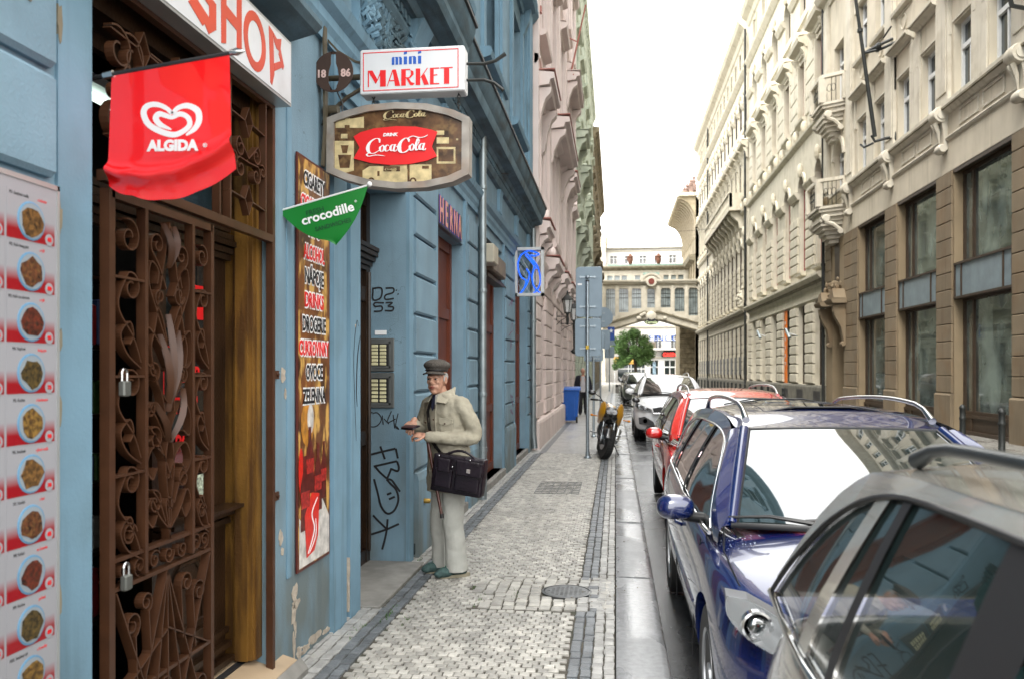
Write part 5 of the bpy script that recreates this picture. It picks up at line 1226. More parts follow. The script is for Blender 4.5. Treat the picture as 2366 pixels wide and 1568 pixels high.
# ---- bollards along the opposite kerb
def bollard(x, y, label, h=.95, group='black bollards on the far kerb'):
    t = thing('bollard', label, 'bollard', (x, y, 0), group)
    q = MB(); q.lathe([(.075, 0), (.075, .10), (.058, .12), (.055, h-.32), (.066, h-.30), (.066, h-.27), (.055, h-.25), (.055, h-.10), (.064, h-.09), (.064, h-.07), (.05, h-.04), (.03, h-.01), (.0, h)], (x, y, 0), 14); q.build('post', IRONBK, t, smooth=50)
    return t
b0 = bollard(6.95, 15.9, 'black bollard, second from right edge, in front of stall riser')
for k, y in enumerate((14.35, 17.6)):
    c = copy_tree(b0); c.location.y = y; c['label'] = ('black bollard at the right edge of the picture', 'black bollard standing just past the blue car roof')[k]
y = 35.5; k = 0
while y < 88:
    c = copy_tree(b0); c.location = (6.95, y, 0); c['label'] = 'slim black bollard in the distant row before the ivory facades'; y += 1.7 if y < 60 else 2.4
# ---- angled flagpole of the cream building
fl = thing('flagpole', 'long dark empty flagpole leaning out from the cream facade', 'flagpole', (8.6, 27.9, 8.8))
q = MB(); A = Vector((8.25, 27.6, 9.1)); 
B = Vector((7.2, 27.2, 16.0))
q.tube([A, A.lerp(B, .5), B], [.07, .055, .045], 8); q.lathe([(.09, 12.4), (.09, 12.5)], (7.74, 27.4, 0), 8); q.build('pole', IRONBK, fl, smooth=60)
q = MB(); q.tube([(8.8, 27.5, 9.05), (8.5, 27.5, 9.0), (8.25, 27.6, 8.95), (8.15, 27.6, 9.15)], .05, 6)
q.tube([(8.78, 27.5+.2*math.cos(t), 9.0+.36*math.sin(t)) for t in [k*.55 for k in range(12)]], .045, 6)
q.tube([(8.2, 27.6, 8.9), (8.0, 27.9, 8.85), (7.95, 28.1, 9.0)], .035, 6)
q.build('bracket', IRONBK, fl)
q = MB(); q.tube([(8.75, 27.0, 11.9), (8.3, 27.2, 11.75), (7.9, 27.45, 11.75)], .045, 6); q.tube([(8.7, 27.3, 12.1), (8.2, 27.35, 11.9), (7.9, 27.45, 11.75)], .05, 6); q.ell((8.25, 27.3, 11.85), (.1, .25, .14), 8, 6); q.tube([(8.3, 26.9, 12.0), (8.3, 26.2, 12.05)], .03, 6); q.build('stay', IRONBK, fl)
# overhead span wire across the street
sw = thing('span_wire', 'thin wire strung across street between the buildings', 'wire', (3, 60, 14))
q = MB(); P = [(-1.6+10.3*k/12, 62, 11.9+.35*((k-6)/6)**2*1.0) for k in range(13)]; q.tube(P, .012, 4); q.build('cable', IRONBK, sw)
# dark bracket lamp at the top right frame edge
bl_ = thing('wall_lantern', 'dark iron lantern bracket on near end of the cream facade', 'wall light', (8.6, 18.7, 9.3))
q = MB(); q.lathe([(.05, 9.9), (.25, 10.0), (.34, 10.35), (.22, 10.8), (.06, 11.0)], (8.25, 18.75, 0), 12); q.tube([(8.8, 18.75, 9.3), (8.4, 18.75, 9.4), (8.25, 18.75, 9.95)], .05, 6); q.build('lantern', IRONBK, bl_, smooth=50)
# ================================================================ shop door, iron gate, signs, flags
CA, SA = math.cos(math.atan(239/1900)), math.sin(math.atan(239/1900))
def onY(Y, u, v):   # metres on a cross-street plane for a spot measured in the photograph
    t = (u-1183)/1900; X = Y*(t*CA-SA)/(CA+t*SA); d = -X*SA+Y*CA; return (X, 1.62-(v-856)*d/1900)
# ---- timber door set
dr = thing('shop_door', 'weathered varnished shop door with panelled leaf and glass behind the iron gate', 'door', (-1.95, 3.4, 0))
q = MB()
for i, (x0, x1, d) in enumerate(((-1.80, -1.815, .07), (-1.815, -1.835, .085), (-1.835, -1.90, .10), (-1.90, -1.915, .085), (-1.915, -1.99, .07))):
    q.box((x0, 4.03-d, .16), (x1, 4.03, 3.02))
q.build('door_frame', WOOD, dr)
q = MB(); q.box((-1.99, 2.57, .16), (-1.84, 2.64, 3.02)); q.box((-1.99, 2.64, 2.9), (-1.82, 3.93, 3.02)); q.build('door_frame', WOODDK, dr)
q = MB()
for a, b, z0, z1, x in ((3.80, 3.93, .17, 2.25, -1.95), (3.27, 3.38, .17, 2.25, -1.95), (3.38, 3.80, .17, .40, -1.95), (3.38, 3.80, .78, 1.02, -1.95), (3.38, 3.80, 2.12, 2.25, -1.95)):
    q.box((x-.04, a, z0), (x, b, z1))
q.build('leaf_frame', WOODDK, dr)
MB().box((-1.985, 3.38, .40), (-1.97, 3.80, .78)).build('lower_panel', WOODDK, dr)
q = MB(); q.tube([(-1.965, 3.45, .44), (-1.965, 3.45, .66), (-1.965, 3.52, .73), (-1.965, 3.66, .73), (-1.965, 3.73, .66), (-1.965, 3.73, .44), (-1.965, 3.45, .44)], .012, 5); q.build('panel_bead', WOODDK, dr)
q = MB()
for z, d in ((.17, .05), (.24, .035), (.31, .02), (.86, .03), (.905, .05), (.94, .10)): q.box((-1.955, 3.27, z), (-1.95+d, 3.93, z+(.028 if z != .94 else .018)))
for z, d in ((2.17, .03), (2.20, .045), (2.235, .06), (2.27, .045), (2.31, .03)): q.box((-1.96, 2.64, z), (-1.95+d, 3.93, z+.028))
q.build('door_moulding', WOODDK, dr)
MB().box((-1.965, 3.38, 1.02), (-1.958, 3.80, 2.12)).build('glass', mat('door_glass', (.012, .014, .014), .05, spec=.6, var=0), dr)
q = MB()
for a, b in ((2.64, 3.27), (3.30, 3.93)):
    q.box((-1.99, a, 2.34), (-1.95, a+.06, 2.9)); q.box((-1.99, b-.06, 2.34), (-1.95, b, 2.9)); q.box((-1.99, a, 2.84), (-1.95, b, 2.9))
q.build('transom_frame', WOODDK, dr)
# leaflets and stickers on the glass
LX = -1.956
q = MB(); P = [(3.36, 1.22), (3.36, 1.70), (3.38, 1.73), (3.72, 1.73), (3.75, 1.70), (3.75, 1.22), (3.72, 1.19), (3.38, 1.19)]
for i in range(8):
    a, b = P[i], P[(i+1) % 8]; q.tube([(LX, a[0], a[1]), (LX, b[0], b[1])], .008, 5)
q.build('red_outline_sticker', RED, dr)
text('sticker_lettering', 'SHOP', .10, RED, dr, (LX+.002, 3.55, 1.60), FACE_L, bold=.003); text('sticker_lettering', 'TAXI', .10, RED, dr, (LX+.002, 3.55, 1.46), FACE_L, bold=.003); text('sticker_lettering', 'BAR', .10, RED, dr, (LX+.002, 3.55, 1.32), FACE_L, bold=.003)
MB().box((LX, 3.60, 1.86), (LX+.004, 3.76, 2.02)).build('red_notice', RED, dr)
MB().box((LX+.004, 3.65, 1.96), (LX+.006, 3.74, 1.995)).build('notice_strip', mat('pale_yellow_print', (.5, .45, .2), .5), dr)
MB().box((LX, 3.60, 1.03), (LX+.004, 3.78, 1.13)).build('leaflet', mat('leaflet_print', (.40, .45, .35), .4, var=.9, scale=60), dr)
# goods inside the shop, seen through the gate: each box on a shelf
random.seed(6)
shelf = thing('shop_shelves', 'dim shelves of packaged goods inside the shop behind the iron gate', 'shelves', (-2.7, 3.3, 0))
for z in (.35, .7, 1.05, 1.4, 1.75, 2.1): MB().box((-3.0, 2.5, z-.02), (-2.62, 4.1, z)).build('shelf', WOODDK, shelf)
cols = [(.35, .02, .02), (.05, .12, .03), (.30, .22, .10), (.05, .08, .2), (.25, .25, .22), (.3, .05, .1), (.02, .02, .02), (.35, .18, .03)]
gm = [mat('package_%d' % i, c, .4, var=.2, scale=30) for i, c in enumerate(cols)]
gi = 0
for z in (.35, .7, 1.05, 1.4, 1.75):
    y = 2.52
    while y < 4.0:
        wd_ = random.uniform(.05, .12); h = random.uniform(.12, .27)
        o = MB().rbox((-2.85, y, z), (-2.66, y+wd_-.01, z+h), .008).build('package', random.choice(gm), None)
        tag(o, 'small coloured package on the dim shelves inside the shop', 'package', 'packages on the shop shelves'); y += wd_; gi += 1
# fluorescent tube inside: a lit lamp the photo shows behind the transom
ft = thing('tube_light', 'lit fluorescent tube glimpsed through the top of the shop door', 'ceiling light', (-2.3, 3.0, 2.9))
MB().tube([(-2.35, 2.75, 2.86), (-2.35, 3.65, 2.86)], .02, 8).build('tube', mat('tube_glow', (.8, .85, .8), .4, var=0, emit=(.75, .95, .85), estr=.7), ft)
MB().box((-2.42, 2.7, 2.89), (-2.28, 3.7, 2.93)).build('housing', WHITEP, ft)
# ---- wrought iron gate
GX = -1.748; SWD = .034
def gp(y, z): return (GX, y, z)
def strap(mb, pts, th=.006, wd=SWD): mb.strap([gp(*p) for p in pts], (1, 0, 0), wd, th)
def spiral(cy, cz_, r0, r1, a0, turns, n=22): return [(cy+(r0+(r1-r0)*k/n)*math.cos(a0+turns*6.283*k/n), cz_+(r0+(r1-r0)*k/n)*math.sin(a0+turns*6.283*k/n)) for k in range(n+1)]
def cat(pts, n=6):
    out = []; P = [Vector((*p, 0)) for p in pts]; k = len(P)
    for i in range(k-1):
        a, b, c, d = P[max(i-1, 0)], P[i], P[i+1], P[min(i+2, k-1)]
        for s_ in range(n):
            t = s_/n; v = .5*((2*b)+(c-a)*t+(2*a-5*b+4*c-d)*t*t+(3*b-a-3*c+d)*t**3); out.append((v.x, v.y))
    return out+[pts[-1]]
def bar(mb, y0, z0, y1, z1, t=.016, xo=0):
    if abs(y1-y0) < 1e-6: mb.box((GX-.018+xo, y0-t/2, z0), (GX+.018+xo, y0+t/2, z1))
    elif abs(z1-z0) < 1e-6: mb.box((GX-.018+xo, y0, z0-t/2), (GX+.018+xo, y1, z0+t/2))
    else: mb.strap([gp(y0, z0), gp(y1, z1)], (1, 0, 0), .034, t*.4)
gate = thing('iron_gate', 'brown wrought iron gate leaf with scrollwork and fan pattern, two padlocks', 'gate', (GX, 3.0, 0))
q = MB(); bar(q, 2.655, .06, 2.655, 2.25, .034); bar(q, 3.37, .06, 3.37, 2.25, .026); bar(q, 2.655, 2.235, 3.37, 2.235, .03); bar(q, 2.655, .075, 3.37, .075, .024)
q.build('outer_frame', IRON, gate)
for y in (2.862, 3.205): q = MB(); bar(q, y, .87, y, 2.22, .020, .003); q.build('upright', IRON, gate)
for z in (.955, .853, .455): q = MB(); bar(q, 2.67, z, 3.357, z, .014, -.002); q.build('rail', IRON, gate)
for z in (1.95, 1.60, 1.25):
    for a, b in ((2.67, 2.852), (3.215, 3.357)): q = MB(); bar(q, a, z, b, z, .009, .001); q.build('tie_bar', IRON, gate)
# side scrolls, one part each
for ya, yb in ((2.672, 2.852), (3.215, 3.357)):
    c = (ya+yb)/2; w_ = (yb-ya)/2-.012
    for k, z in enumerate((1.25, 1.60, 1.95)):
        for s_ in (1, -1):
            q = MB(); pts = spiral(c+s_*w_*.15, z-.01-s_*0.0+(-.02), .016, w_*.72, 1.0, 1.15*s_)[::1]
            e = pts[-1]; strap(q, pts+cat([e, (c-s_*w_*.9, z-.10), (c+s_*w_*.3, z-.21), (c+s_*w_*.9, z-.30)])[1:] if s_ > 0 else cat([(c+w_*.9, z-.32), (c-w_*.2, z-.27), (c-w_*.7, z-.20), (c, z-.155), (c+w_*.3, z-.20), (c, z-.235)])); q.build('scroll', IRON, gate)
    q = MB(); strap(q, spiral(c, 2.10, .015, w_*.85, 0, 1.3)); q.build('scroll', IRON, gate); q = MB(); strap(q, spiral(c, 1.03, .012, w_*.6, 2, -1.3)); q.build('scroll', IRON, gate)
# central tree ornament: paired S straps, leaves and hooked scrolls
cy0 = 3.03
def mir(pts): return [(2*cy0-y, z) for y, z in pts]
cen = [cat([(3.03, 2.20), (2.99, 2.05), (2.93, 1.80), (2.90, 1.70), (2.94, 1.58), (3.01, 1.50)]), cat([(3.01, 1.72), (2.93, 1.86), (2.885, 1.95), (2.90, 2.03), (2.95, 2.0), (2.94, 1.95)]),
       cat([(3.03, .96), (3.02, 1.10), (3.0, 1.28), (3.05, 1.42), (3.13, 1.50), (3.185, 1.44), (3.18, 1.36), (3.13, 1.38)]), cat([(3.02, 1.20), (3.08, 1.30), (3.15, 1.33), (3.19, 1.26), (3.15, 1.21), (3.12, 1.25)]),
       cat([(3.02, 1.62), (3.10, 1.72), (3.185, 1.78), (3.19, 1.66), (3.13, 1.62)]), cat([(3.03, 1.0), (3.10, 1.06), (3.16, 1.14), (3.19, 1.08), (3.15, 1.03), (3.12, 1.07)])]
for c_ in cen:
    for P_ in (c_, mir(c_)): q = MB(); strap(q, P_); q.build('scroll', IRON, gate)
def leaf(mb, y0, z0, y1, z1, wd_, bulge=.03):
    A = Vector((y0, z0)); B = Vector((y1, z1)); n = Vector((-(B-A).y, (B-A).x)).normalized()
    f = []
    K = 6; vs = []
    for k in range(K+1):
        t = k/K; w_ = wd_*math.sin(math.pi*min(1, t*.92+.06))**.8; p = A.lerp(B, t); x = GX+.02+bulge*math.sin(t*3.14)
        for s_ in (-1, 0, 1): vs.append((x-(.018 if s_ else 0), p.x+n.x*w_*s_*.5, p.y+n.y*w_*s_*.5))
    vs2 = [(x-.004, y, z) for x, y, z in vs]; N = len(vs)
    fs = [(k*3+j, k*3+j+1, k*3+j+4, k*3+j+3) for k in range(K) for j in (0, 1)]
    mb.add(vs+vs2, fs+[tuple(i+N for i in f_[::-1]) for f_ in fs])
for a in ((3.03, 1.48, 2.97, 1.76, .034), (3.03, 1.48, 3.10, 1.78, .034), (3.03, 1.46, 3.03, 1.84, .036), (3.03, 2.02, 2.99, 2.19, .022), (3.03, 2.02, 3.07, 2.19, .022), (3.02, 1.34, 2.93, 1.50, .03), (3.04, 1.34, 3.14, 1.55, .026)):
    q = MB(); leaf(q, *a); q.build('iron_leaf', IRON, gate, smooth=60)
for yv, zv, r_, a_, t_ in ((2.925, 1.12, .05, 0, 1.3), (3.135, 1.19, .045, 3, -1.3), (2.93, 1.36, .052, 1, 1.2), (2.90, 1.48, .035, 4, -1.2), (3.13, 1.60, .045, 2, 1.2), (2.92, 1.62, .042, 0, -1.2), (2.945, 2.10, .05, 2, 1.3), (3.12, 2.08, .05, 1, -1.3), (3.10, 1.92, .045, 5, 1.2), (2.96, 1.90, .035, 3, 1.2), (3.03, 1.10, .03, 2, 1.2)):
    q = MB(); P_ = spiral(yv, zv, .010, r_, a_, t_); e = P_[-1]; strap(q, P_+cat([e, (e[0]*.6+3.03*.4, e[1]-.05), (3.03+(yv-3.03)*.3, e[1]-.13)])[1:]); q.build('scroll', IRON, gate)
# band of running scrolls
for k, yv in enumerate((2.73, 2.83, 2.93, 3.03, 3.13, 3.24, 3.31)):
    q = MB(); s_ = 1 if k % 2 else -1; strap(q, spiral(yv, .904, .008, .038, 1+k, 1.4*s_), .005, .028); q.build('scroll', IRON, gate)
# fan panel
for (a, b) in (((3.01, .845), (2.70, .09)), ((3.01, .845), (3.34, .09)), ((3.01, .845), (2.88, .09)), ((3.01, .845), (3.17, .09)), ((2.68, .84), (3.02, .10)), ((3.35, .84), (3.02, .10)), ((2.68, .455), (3.02, .62)), ((3.35, .455), (3.02, .62)), ((3.01, .845), (3.02, .09))):
    q = MB(); q.strap([gp(*a), gp(*b)], (1, 0, 0), .038, .006); q.build('fan_bar', IRON, gate)
for cy_, cz_, r in ((2.78, .70, .052), (2.87, .76, .04), (3.16, .76, .045), (3.26, .70, .052), (2.76, .30, .05), (3.28, .30, .05), (2.93, .25, .04), (3.11, .25, .04), (3.0, .40, .045)):
    q = MB(); strap(q, spiral(cy_, cz_, .012, r, 1, 1.35*(1 if cy_ > 3 else -1))+[(cy_+(.03 if cy_ < 3 else -.03), cz_-r-.17)]); q.build('scroll', IRON, gate)
def padlock(y, z, label):
    t = thing('padlock', label, 'padlock', (GX+.03, y, z))
    MB().rbox((GX+.02, y-.022, z-.055), (GX+.045, y+.022, z), .005).build('body', mat('padlock_brushed', (.16, .165, .15), .45, metal=.6, var=.1), t)
    MB().tube([(GX+.032, y-.015, z)]+[(GX+.032, y-.015*math.cos(a), z+.028+.014*math.sin(a)) for a in [k*.52 for k in range(7)]]+[(GX+.032, y+.015, z)], .0045, 6).build('shackle', STEEL, t)
padlock(2.705, 1.585, 'upper silver padlock on the brown iron gate'); padlock(2.715, .90, 'lower silver padlock on the brown iron gate')
# fixed frame and transom grille
fg_ = thing('transom_grille', 'brown iron frame and scroll grille across the top of the shop doorway', 'grille', (GX, 3.3, 2.3))
q = MB(); bar(q, 4.015, .05, 4.015, 2.98, .030); q.build('upright', IRON, fg_); q = MB(); bar(q, 2.62, 2.29, 4.0, 2.29, .038); q.build('rail', IRON, fg_)
q = MB(); bar(q, 2.62, 2.96, 4.0, 2.96, .02); q.build('rail', IRON, fg_)
for z in (1.60, .97): 
    q = MB(); q.box((GX-.006, 4.03, z-.022), (GX+.006, 4.11, z+.022)); q.lathe([(.009, 0), (.009, .01)], (GX+.006, 4.085, z), 8, ax=0); q.build('fixing_lug', IRON, fg_)
for y in (3.44, 3.54, 3.92): q = MB(); bar(q, y, 2.31, y, 2.95, .014); q.build('upright', IRON, fg_)
for yc in (3.73, 3.1, 2.85):
    for zc in (2.80, 2.43):
        q = MB(); q.strap([gp(yc-.04, zc), gp(yc, zc+.07), gp(yc+.04, zc), gp(yc, zc-.07), gp(yc-.04, zc)], (1, 0, 0), .034, .006); q.build('diamond', IRON, fg_)
        q = MB(); q.strap([gp(yc+.04, zc), gp(min(yc+.2, 3.92), zc-.015)], (1, 0, 0), .03, .006); q.build('tie_bar', IRON, fg_)
        q = MB(); q.strap([gp(yc-.04, zc), gp(yc-.2, zc+.01)], (1, 0, 0), .03, .006); q.build('tie_bar', IRON, fg_)
    for s_ in (-1, 1):
        for dz in (-.055, .04):
            q = MB(); strap(q, spiral(yc+s_*.085, 2.62+dz, .012, .05, 0 if s_ > 0 else 3.1, s_*1.2)+[(yc, 2.62+dz*.2)]); q.build('scroll', IRON, fg_)
        q = MB(); strap(q, spiral(yc+s_*.155, 2.60, .01, .035, 1, s_*1.2)); q.build('scroll', IRON, fg_)
for cy_ in (2.70, 2.78, 3.28):
    for s_ in (1, -1): q = MB(); strap(q, spiral(cy_, 2.62+s_*.13, .02, .085, 1.5, s_*1.1), .007); q.build('scroll', IRON, fg_)

# ---- SHOP light box
sb = thing('shop_sign', 'white light box with angular red letters SHOP above the gated doorway', 'sign', (-1.70, 3, 3.1))
MB().box((-1.76, 1.55, 2.972), (-1.652, 4.05, 3.30)).build('casing', mat('aluminium_trim', (.45, .46, .45), .4, metal=.5, var=.1), sb)
MB().box((-1.652, 1.57, 2.985), (-1.649, 4.035, 3.285)).build('face', mat('milky_acrylic', (.62, .63, .64), .3, var=.06, scale=4, stain=(.4, .4, .38), sfac=.5, sscale=4), sb)
OR = mat('orange_red_letter_film', (.55, .055, .02), .35, var=.08)
def shp(polys, y0, wd_, z0=3.0, h=.272):
    q = MB(); poly_sign(q, [[(y0+x*wd_, z0+y*h) for x, y in p] for p in polys], (-1.6488, 0, 0), (0, 1, 0), (0, 0, 1), (1, 0, 0), .002); return q.build('letter', OR, sb)
shp([[(0.05,.78),(.25,.98),(1,1),(.8,.82),(.3,.8)], [(.05,.8),(.3,.8),(.32,.62),(.05,.55)], [(.05,.55),(.32,.62),(1,.52),(.74,.40)], [(.74,.42),(1,.52),(1,.12),(.74,.20)], [(.74,.22),(1,.13),(.72,-.03),(.5,.13)], [(.0,.20),(.24,.36),(.74,.22),(.5,.02)]], 3.015, .225)
shp([[(.08,1),(.32,1),(.30,.05),(.10,.0)], [(.78,1),(1,1),(1,.1),(.78,.0)], [(.28,.66),(.8,.60),(.8,.40),(.28,.46)]], 3.265, .21)
q = MB(); cyo, czo = 3.612, 3.135
for k in range(24):
    a0, a1 = 6.2832*k/24, 6.2832*(k+1)/24
    poly_sign(q, [[(cyo+.118*math.cos(a0), czo+.135*math.sin(a0)), (cyo+.118*math.cos(a1), czo+.135*math.sin(a1)), (cyo+.075*math.cos(a1), czo+.092*math.sin(a1)), (cyo+.075*math.cos(a0), czo+.092*math.sin(a0))]], (-1.6488, 0, 0), (0, 1, 0), (0, 0, 1), (1, 0, 0), .002)
q.build('letter', OR, sb)
shp([[(.0,1),(.26,.96),(.34,.22),(.2,.0),(.1,.02)], [(.26,.96),(.5,.9),(.8,.98),(.72,.72),(.5,.72),(.34,.80)], [(.72,.8),(.98,.52),(.9,.44),(.62,.66)], [(.98,.52),(.34,.28),(.34,.42),(.8,.58)]], 3.765, .185)
shp([[(.0,1),(.42,1),(.42,.3),(.25,.08),(.0,.42)], [(.55,1),(1,1),(1,.35),(.62,.02)]], 2.77, .2)
shp([[(0,1),(.3,1),(.3,0),(0,.1)], [(.7,1),(1,1),(1,.1),(.7,0)], [(.3,.6),(.7,.6),(.7,.4),(.3,.4)]], 2.52, .22)
# ---- menu board
mb_ = thing('menu_board', 'tall white menu board with rows of plated dishes on the blue wall', 'menu board', (-1.72, 2.1, 1))
MB().box((-1.727, 1.64, -.02), (-1.716, 2.355, 2.185)).build('board', mat('menu_white', (.32, .32, .34), .35, var=.04), mb_)
q = MB()
for z0, z1, a, b in ((2.175, 2.19, 1.64, 2.36), (-.02, 2.19, 2.350, 2.36)): q.box((-1.73, a, z0), (-1.713, b, z1))
q.build('board_trim', mat('aluminium_trim', (.45, .46, .45), .4), mb_)
mr = bpy.data.materials.new('menu_red_print'); mr.use_nodes = True; t_ = mr.node_tree; b_ = t_.nodes['Principled BSDF']; b_.inputs['Roughness'].default_value = .35
gn_ = t_.nodes.new('ShaderNodeNewGeometry'); sp_ = t_.nodes.new('ShaderNodeSeparateXYZ'); t_.links.new(gn_.outputs['Position'], sp_.inputs[0])
m1 = t_.nodes.new('ShaderNodeMath'); m1.operation = 'ADD'; m1.inputs[1].default_value = 10*.149-2.065+.0745-.01; t_.links.new(sp_.outputs['Z'], m1.inputs[0])
m2 = t_.nodes.new('ShaderNodeMath'); m2.operation = 'DIVIDE'; m2.inputs[1].default_value = .149; t_.links.new(m1.outputs[0], m2.inputs[0])
m3 = t_.nodes.new('ShaderNodeMath'); m3.operation = 'FRACT'; t_.links.new(m2.outputs[0], m3.inputs[0])
m4 = t_.nodes.new('ShaderNodeMapRange'); m4.inputs['From Min'].default_value = .20; m4.inputs['From Max'].default_value = .46; t_.links.new(m3.outputs[0], m4.inputs['Value'])
m5 = t_.nodes.new('ShaderNodeMix'); m5.data_type = 'RGBA'; m5.inputs['A'].default_value = (.28, .005, .010, 1); m5.inputs['B'].default_value = (.32, .32, .34, 1); t_.links.new(m4.outputs[0], m5.inputs['Factor']); t_.links.new(m5.outputs['Result'], b_.inputs['Base Color'])
PLB = mat('plate_blue_rim', (.12, .26, .40), .3, var=.1); PLW = mat('plate_white', (.27, .31, .34), .3, var=.05)
FOOD = [mat('food_%s' % n, c, .5, var=.9, scale=70, stain=s_, sfac=.8, sscale=90) for n, c, s_ in (('noodles', (.13, .065, .018), (.04, .015, .006)), ('brown', (.085, .028, .010), (.18, .10, .03)), ('red', (.09, .016, .007), (.04, .02, .008)), ('green', (.05, .034, .010), (.15, .09, .02)), ('yellow', (.16, .09, .02), (.06, .018, .008)))]
dishes = [('Smažené nudle', 's kuřecím'), ('Kuře kung-pao', 's rýží'), ('Kuře na zázvoru', 's rýží'), ('Vepřové', 'kung-pao'), ('Kachna', 's bambusem'), ('Smažené', 'rýžové nudle'), ('Hovězí', 's kari'), ('Kuřecí', 'na česneku'), ('Kachna', 'pečená'), ('Smažený sýr', 's hranolky')]
for c, yc in enumerate((2.238, 2.028, 1.818)):
    for r_ in range(14):
        zc = 2.065-.149*r_+.004
        pc = MB().box((-1.7158, yc-.10, zc-.071), (-1.7150, yc+.10, zc+.074)).build('menu_card', mr, mb_)
        MB().lathe([(.058, 0), (.058, .0015), (.054, .003)], (-1.7150, yc-.002, zc-.008), 22, ax=0).build('plate_rim', PLB, pc)
        MB().lathe([(.052, .002), (.052, .0035)], (-1.7150, yc-.002, zc-.008), 20, ax=0).build('plate', PLW, pc)
        random.seed(r_*3+c); f_ = MB()
        pts = [(yc-.002+.049*random.uniform(.75, 1.05)*math.cos(k*.52), zc-.009+.046*random.uniform(.7, 1.08)*math.sin(k*.52)) for k in range(12)]
        f_.prism(pts, 0, -1.7113, -1.7095); f_.build('food', FOOD[(r_+c) % 5], pc)
        MB().lathe([(.018, .0), (.018, .001)], (-1.7145, yc+.075, zc-.052), 14, ax=0).build('price_spot', mat('menu_white', (.32, .32, .34)), pc)
        if c == 0 or r_ < 14:
            text('price', str(65+5*((r_*3+c) % 7)), .017, RED, pc, (-1.7130, yc+.075, zc-.052), FACE_L, bold=.0008)
            d0, d1 = dishes[r_ % 10]
            text('dish_name', 'M%d. %s' % (r_+1+c*14, d0), .0135, BLACKI, pc, (-1.7146, yc-.052, zc+.062), FACE_L, depth=.0006, xs=.75); text('dish_name', d1, .0135, RED, pc, (-1.7146, yc+.045, zc+.060), FACE_L, depth=.0006, xs=.75)
# ---- long poster
po = thing('shop_poster', 'tall brown poster listing goods with bottles at its foot, beside the door', 'poster', (-1.74, 4.6, 1.6))
px = -1.7385; YA, YB, ZA, ZB = 4.355, 4.872, .50, 2.828
MB().box((-1.752, YA, ZA), (-1.742, YB, ZB)).build('frame', mat('maroon_frame', (.09, .02, .015), .4, var=.1), po)
MB().box((-1.7415, YA+.014, ZA+.014), (-1.7395, YB-.014, ZB-.014)).build('print', mat('sepia_collage', (.13, .045, .012), .3, var=.8, scale=5, stain=(.62, .36, .09), sfac=.95, sscale=9, sstretch=(1, 1.6, .8), slo=.50, shi=.62), po)
words = [('CIGARETY', 0, .34), ('CIGARETTES', 1, .42), ('PIVO', 0, .2), ('ALCOHOL', 1, .33), ('NÁPOJE', 0, .30), ('DRINKS', 1, .30), ('DROGERIE', 0, .37), ('CUKROVINKY', 1, .47), ('OVOCE', 0, .27), ('ZELENINA', 0, .36)]
zc = 2.70
for i, (wd_, cr, wid) in enumerate(words):
    yc = 4.605
    for bold, mm, dd, xx in ((.013, WHITE, .0015, px), (.003, RED if cr else BLACKI, .003, px+.001)):
        o = text('lettering', wd_, .125, mm, po, (xx, yc, zc), FACE_L, bold=bold, xs=1, depth=dd)
        co = [v.co.y for v in o.data.vertices]; w0 = max(co)-min(co); s_ = wid/w0
        for v in o.data.vertices: v.co.y *= s_; v.co.z *= .92
    zc -= .1365
def pposter(polys, m_, dx=.0, nm='printed_shape'):
    q = MB(); poly_sign(q, polys, (px-.0006+dx, 0, 0), (0, 1, 0), (0, 0, 1), (1, 0, 0), .0008); return q.build(nm, m_, po)
def bottle(cy_, z0, h, w_, m_, lab, dx, tilt=0):
    prof = [(.0, .5), (.05, .5), (.35, .42), (.5, .5), (.62, .42), (.78, .18), (.96, .15), (1.0, .17)]
    L_ = [(cy_-w_*r-tilt*t, z0+h*t) for t, r in prof]; Rr = [(cy_+w_*r-tilt*t, z0+h*t) for t, r in prof]
    polys = [[L_[i], Rr[i], Rr[i+1], L_[i+1]] for i in range(7)]
    pposter(polys, m_, dx, 'printed_bottle')
    polys = [[(cy_-w_*.42-tilt*a, z0+h*a), (cy_+w_*.42-tilt*a, z0+h*a), (cy_+w_*.45-tilt*b, z0+h*b), (cy_-w_*.45-tilt*b, z0+h*b)] for a, b in ((.3, .52),)]
    pposter(polys, lab, dx+.0008, 'printed_label')
COLA = mat('cola_brown_print', (.10, .012, .008), .3, var=.5, scale=25); PALE = mat('pale_print', (.55, .52, .48), .4, var=.35, scale=18)
pposter([[(YA+.02, .52), (YB-.02, .52), (YB-.02, .74), (4.70, .90), (4.5, .72), (YA+.02, .80)]], PALE, 0)
pposter([[(4.50+.10*math.cos(t), 1.32+.13*math.sin(t)) for t in [k*.4 for k in range(16)]]], mat('amber_print', (.45, .19, .02), .3, var=.4, scale=20), 0)
pposter([[(4.545+.05*math.cos(t), 1.345+.085*math.sin(t)) for t in [k*.4 for k in range(16)]]], PALE, .0006)
for a in ((4.47, .72, .42, .15, .02), (4.66, .80, .40, .13, .0), (4.54, .92, .38, .13, .01), (4.75, .86, .34, .10, -.01)): bottle(a[0], a[1], a[2], a[3], COLA, mat('label_red_print', (.34, .02, .015), .35, var=.6, scale=45), .0006+a[0]*.0002, a[4])
pposter([[(4.40+.035*math.cos(t), 1.06+.13*math.sin(t)) for t in [k*.4 for k in range(16)]]], mat('tomato_print', (.62, .02, .01), .3, var=.2, scale=20), .0008)
pposter([[(4.45, .80), (4.56, .92), (4.68, .90), (4.66, .66), (4.60, .58), (4.48, .56)]], mat('tomato_print', (.62, .02, .01)), .0022)
pposter(stroke_polys([(4.50, .58), (4.60, .70), (4.56, .80), (4.65, .88)], [.01, .016, .014, .006]), WHITE, .003)
pposter(stroke_polys([(4.52, .58), (4.62, .66), (4.62, .76)], [.006, .012, .008]), WHITE, .003)

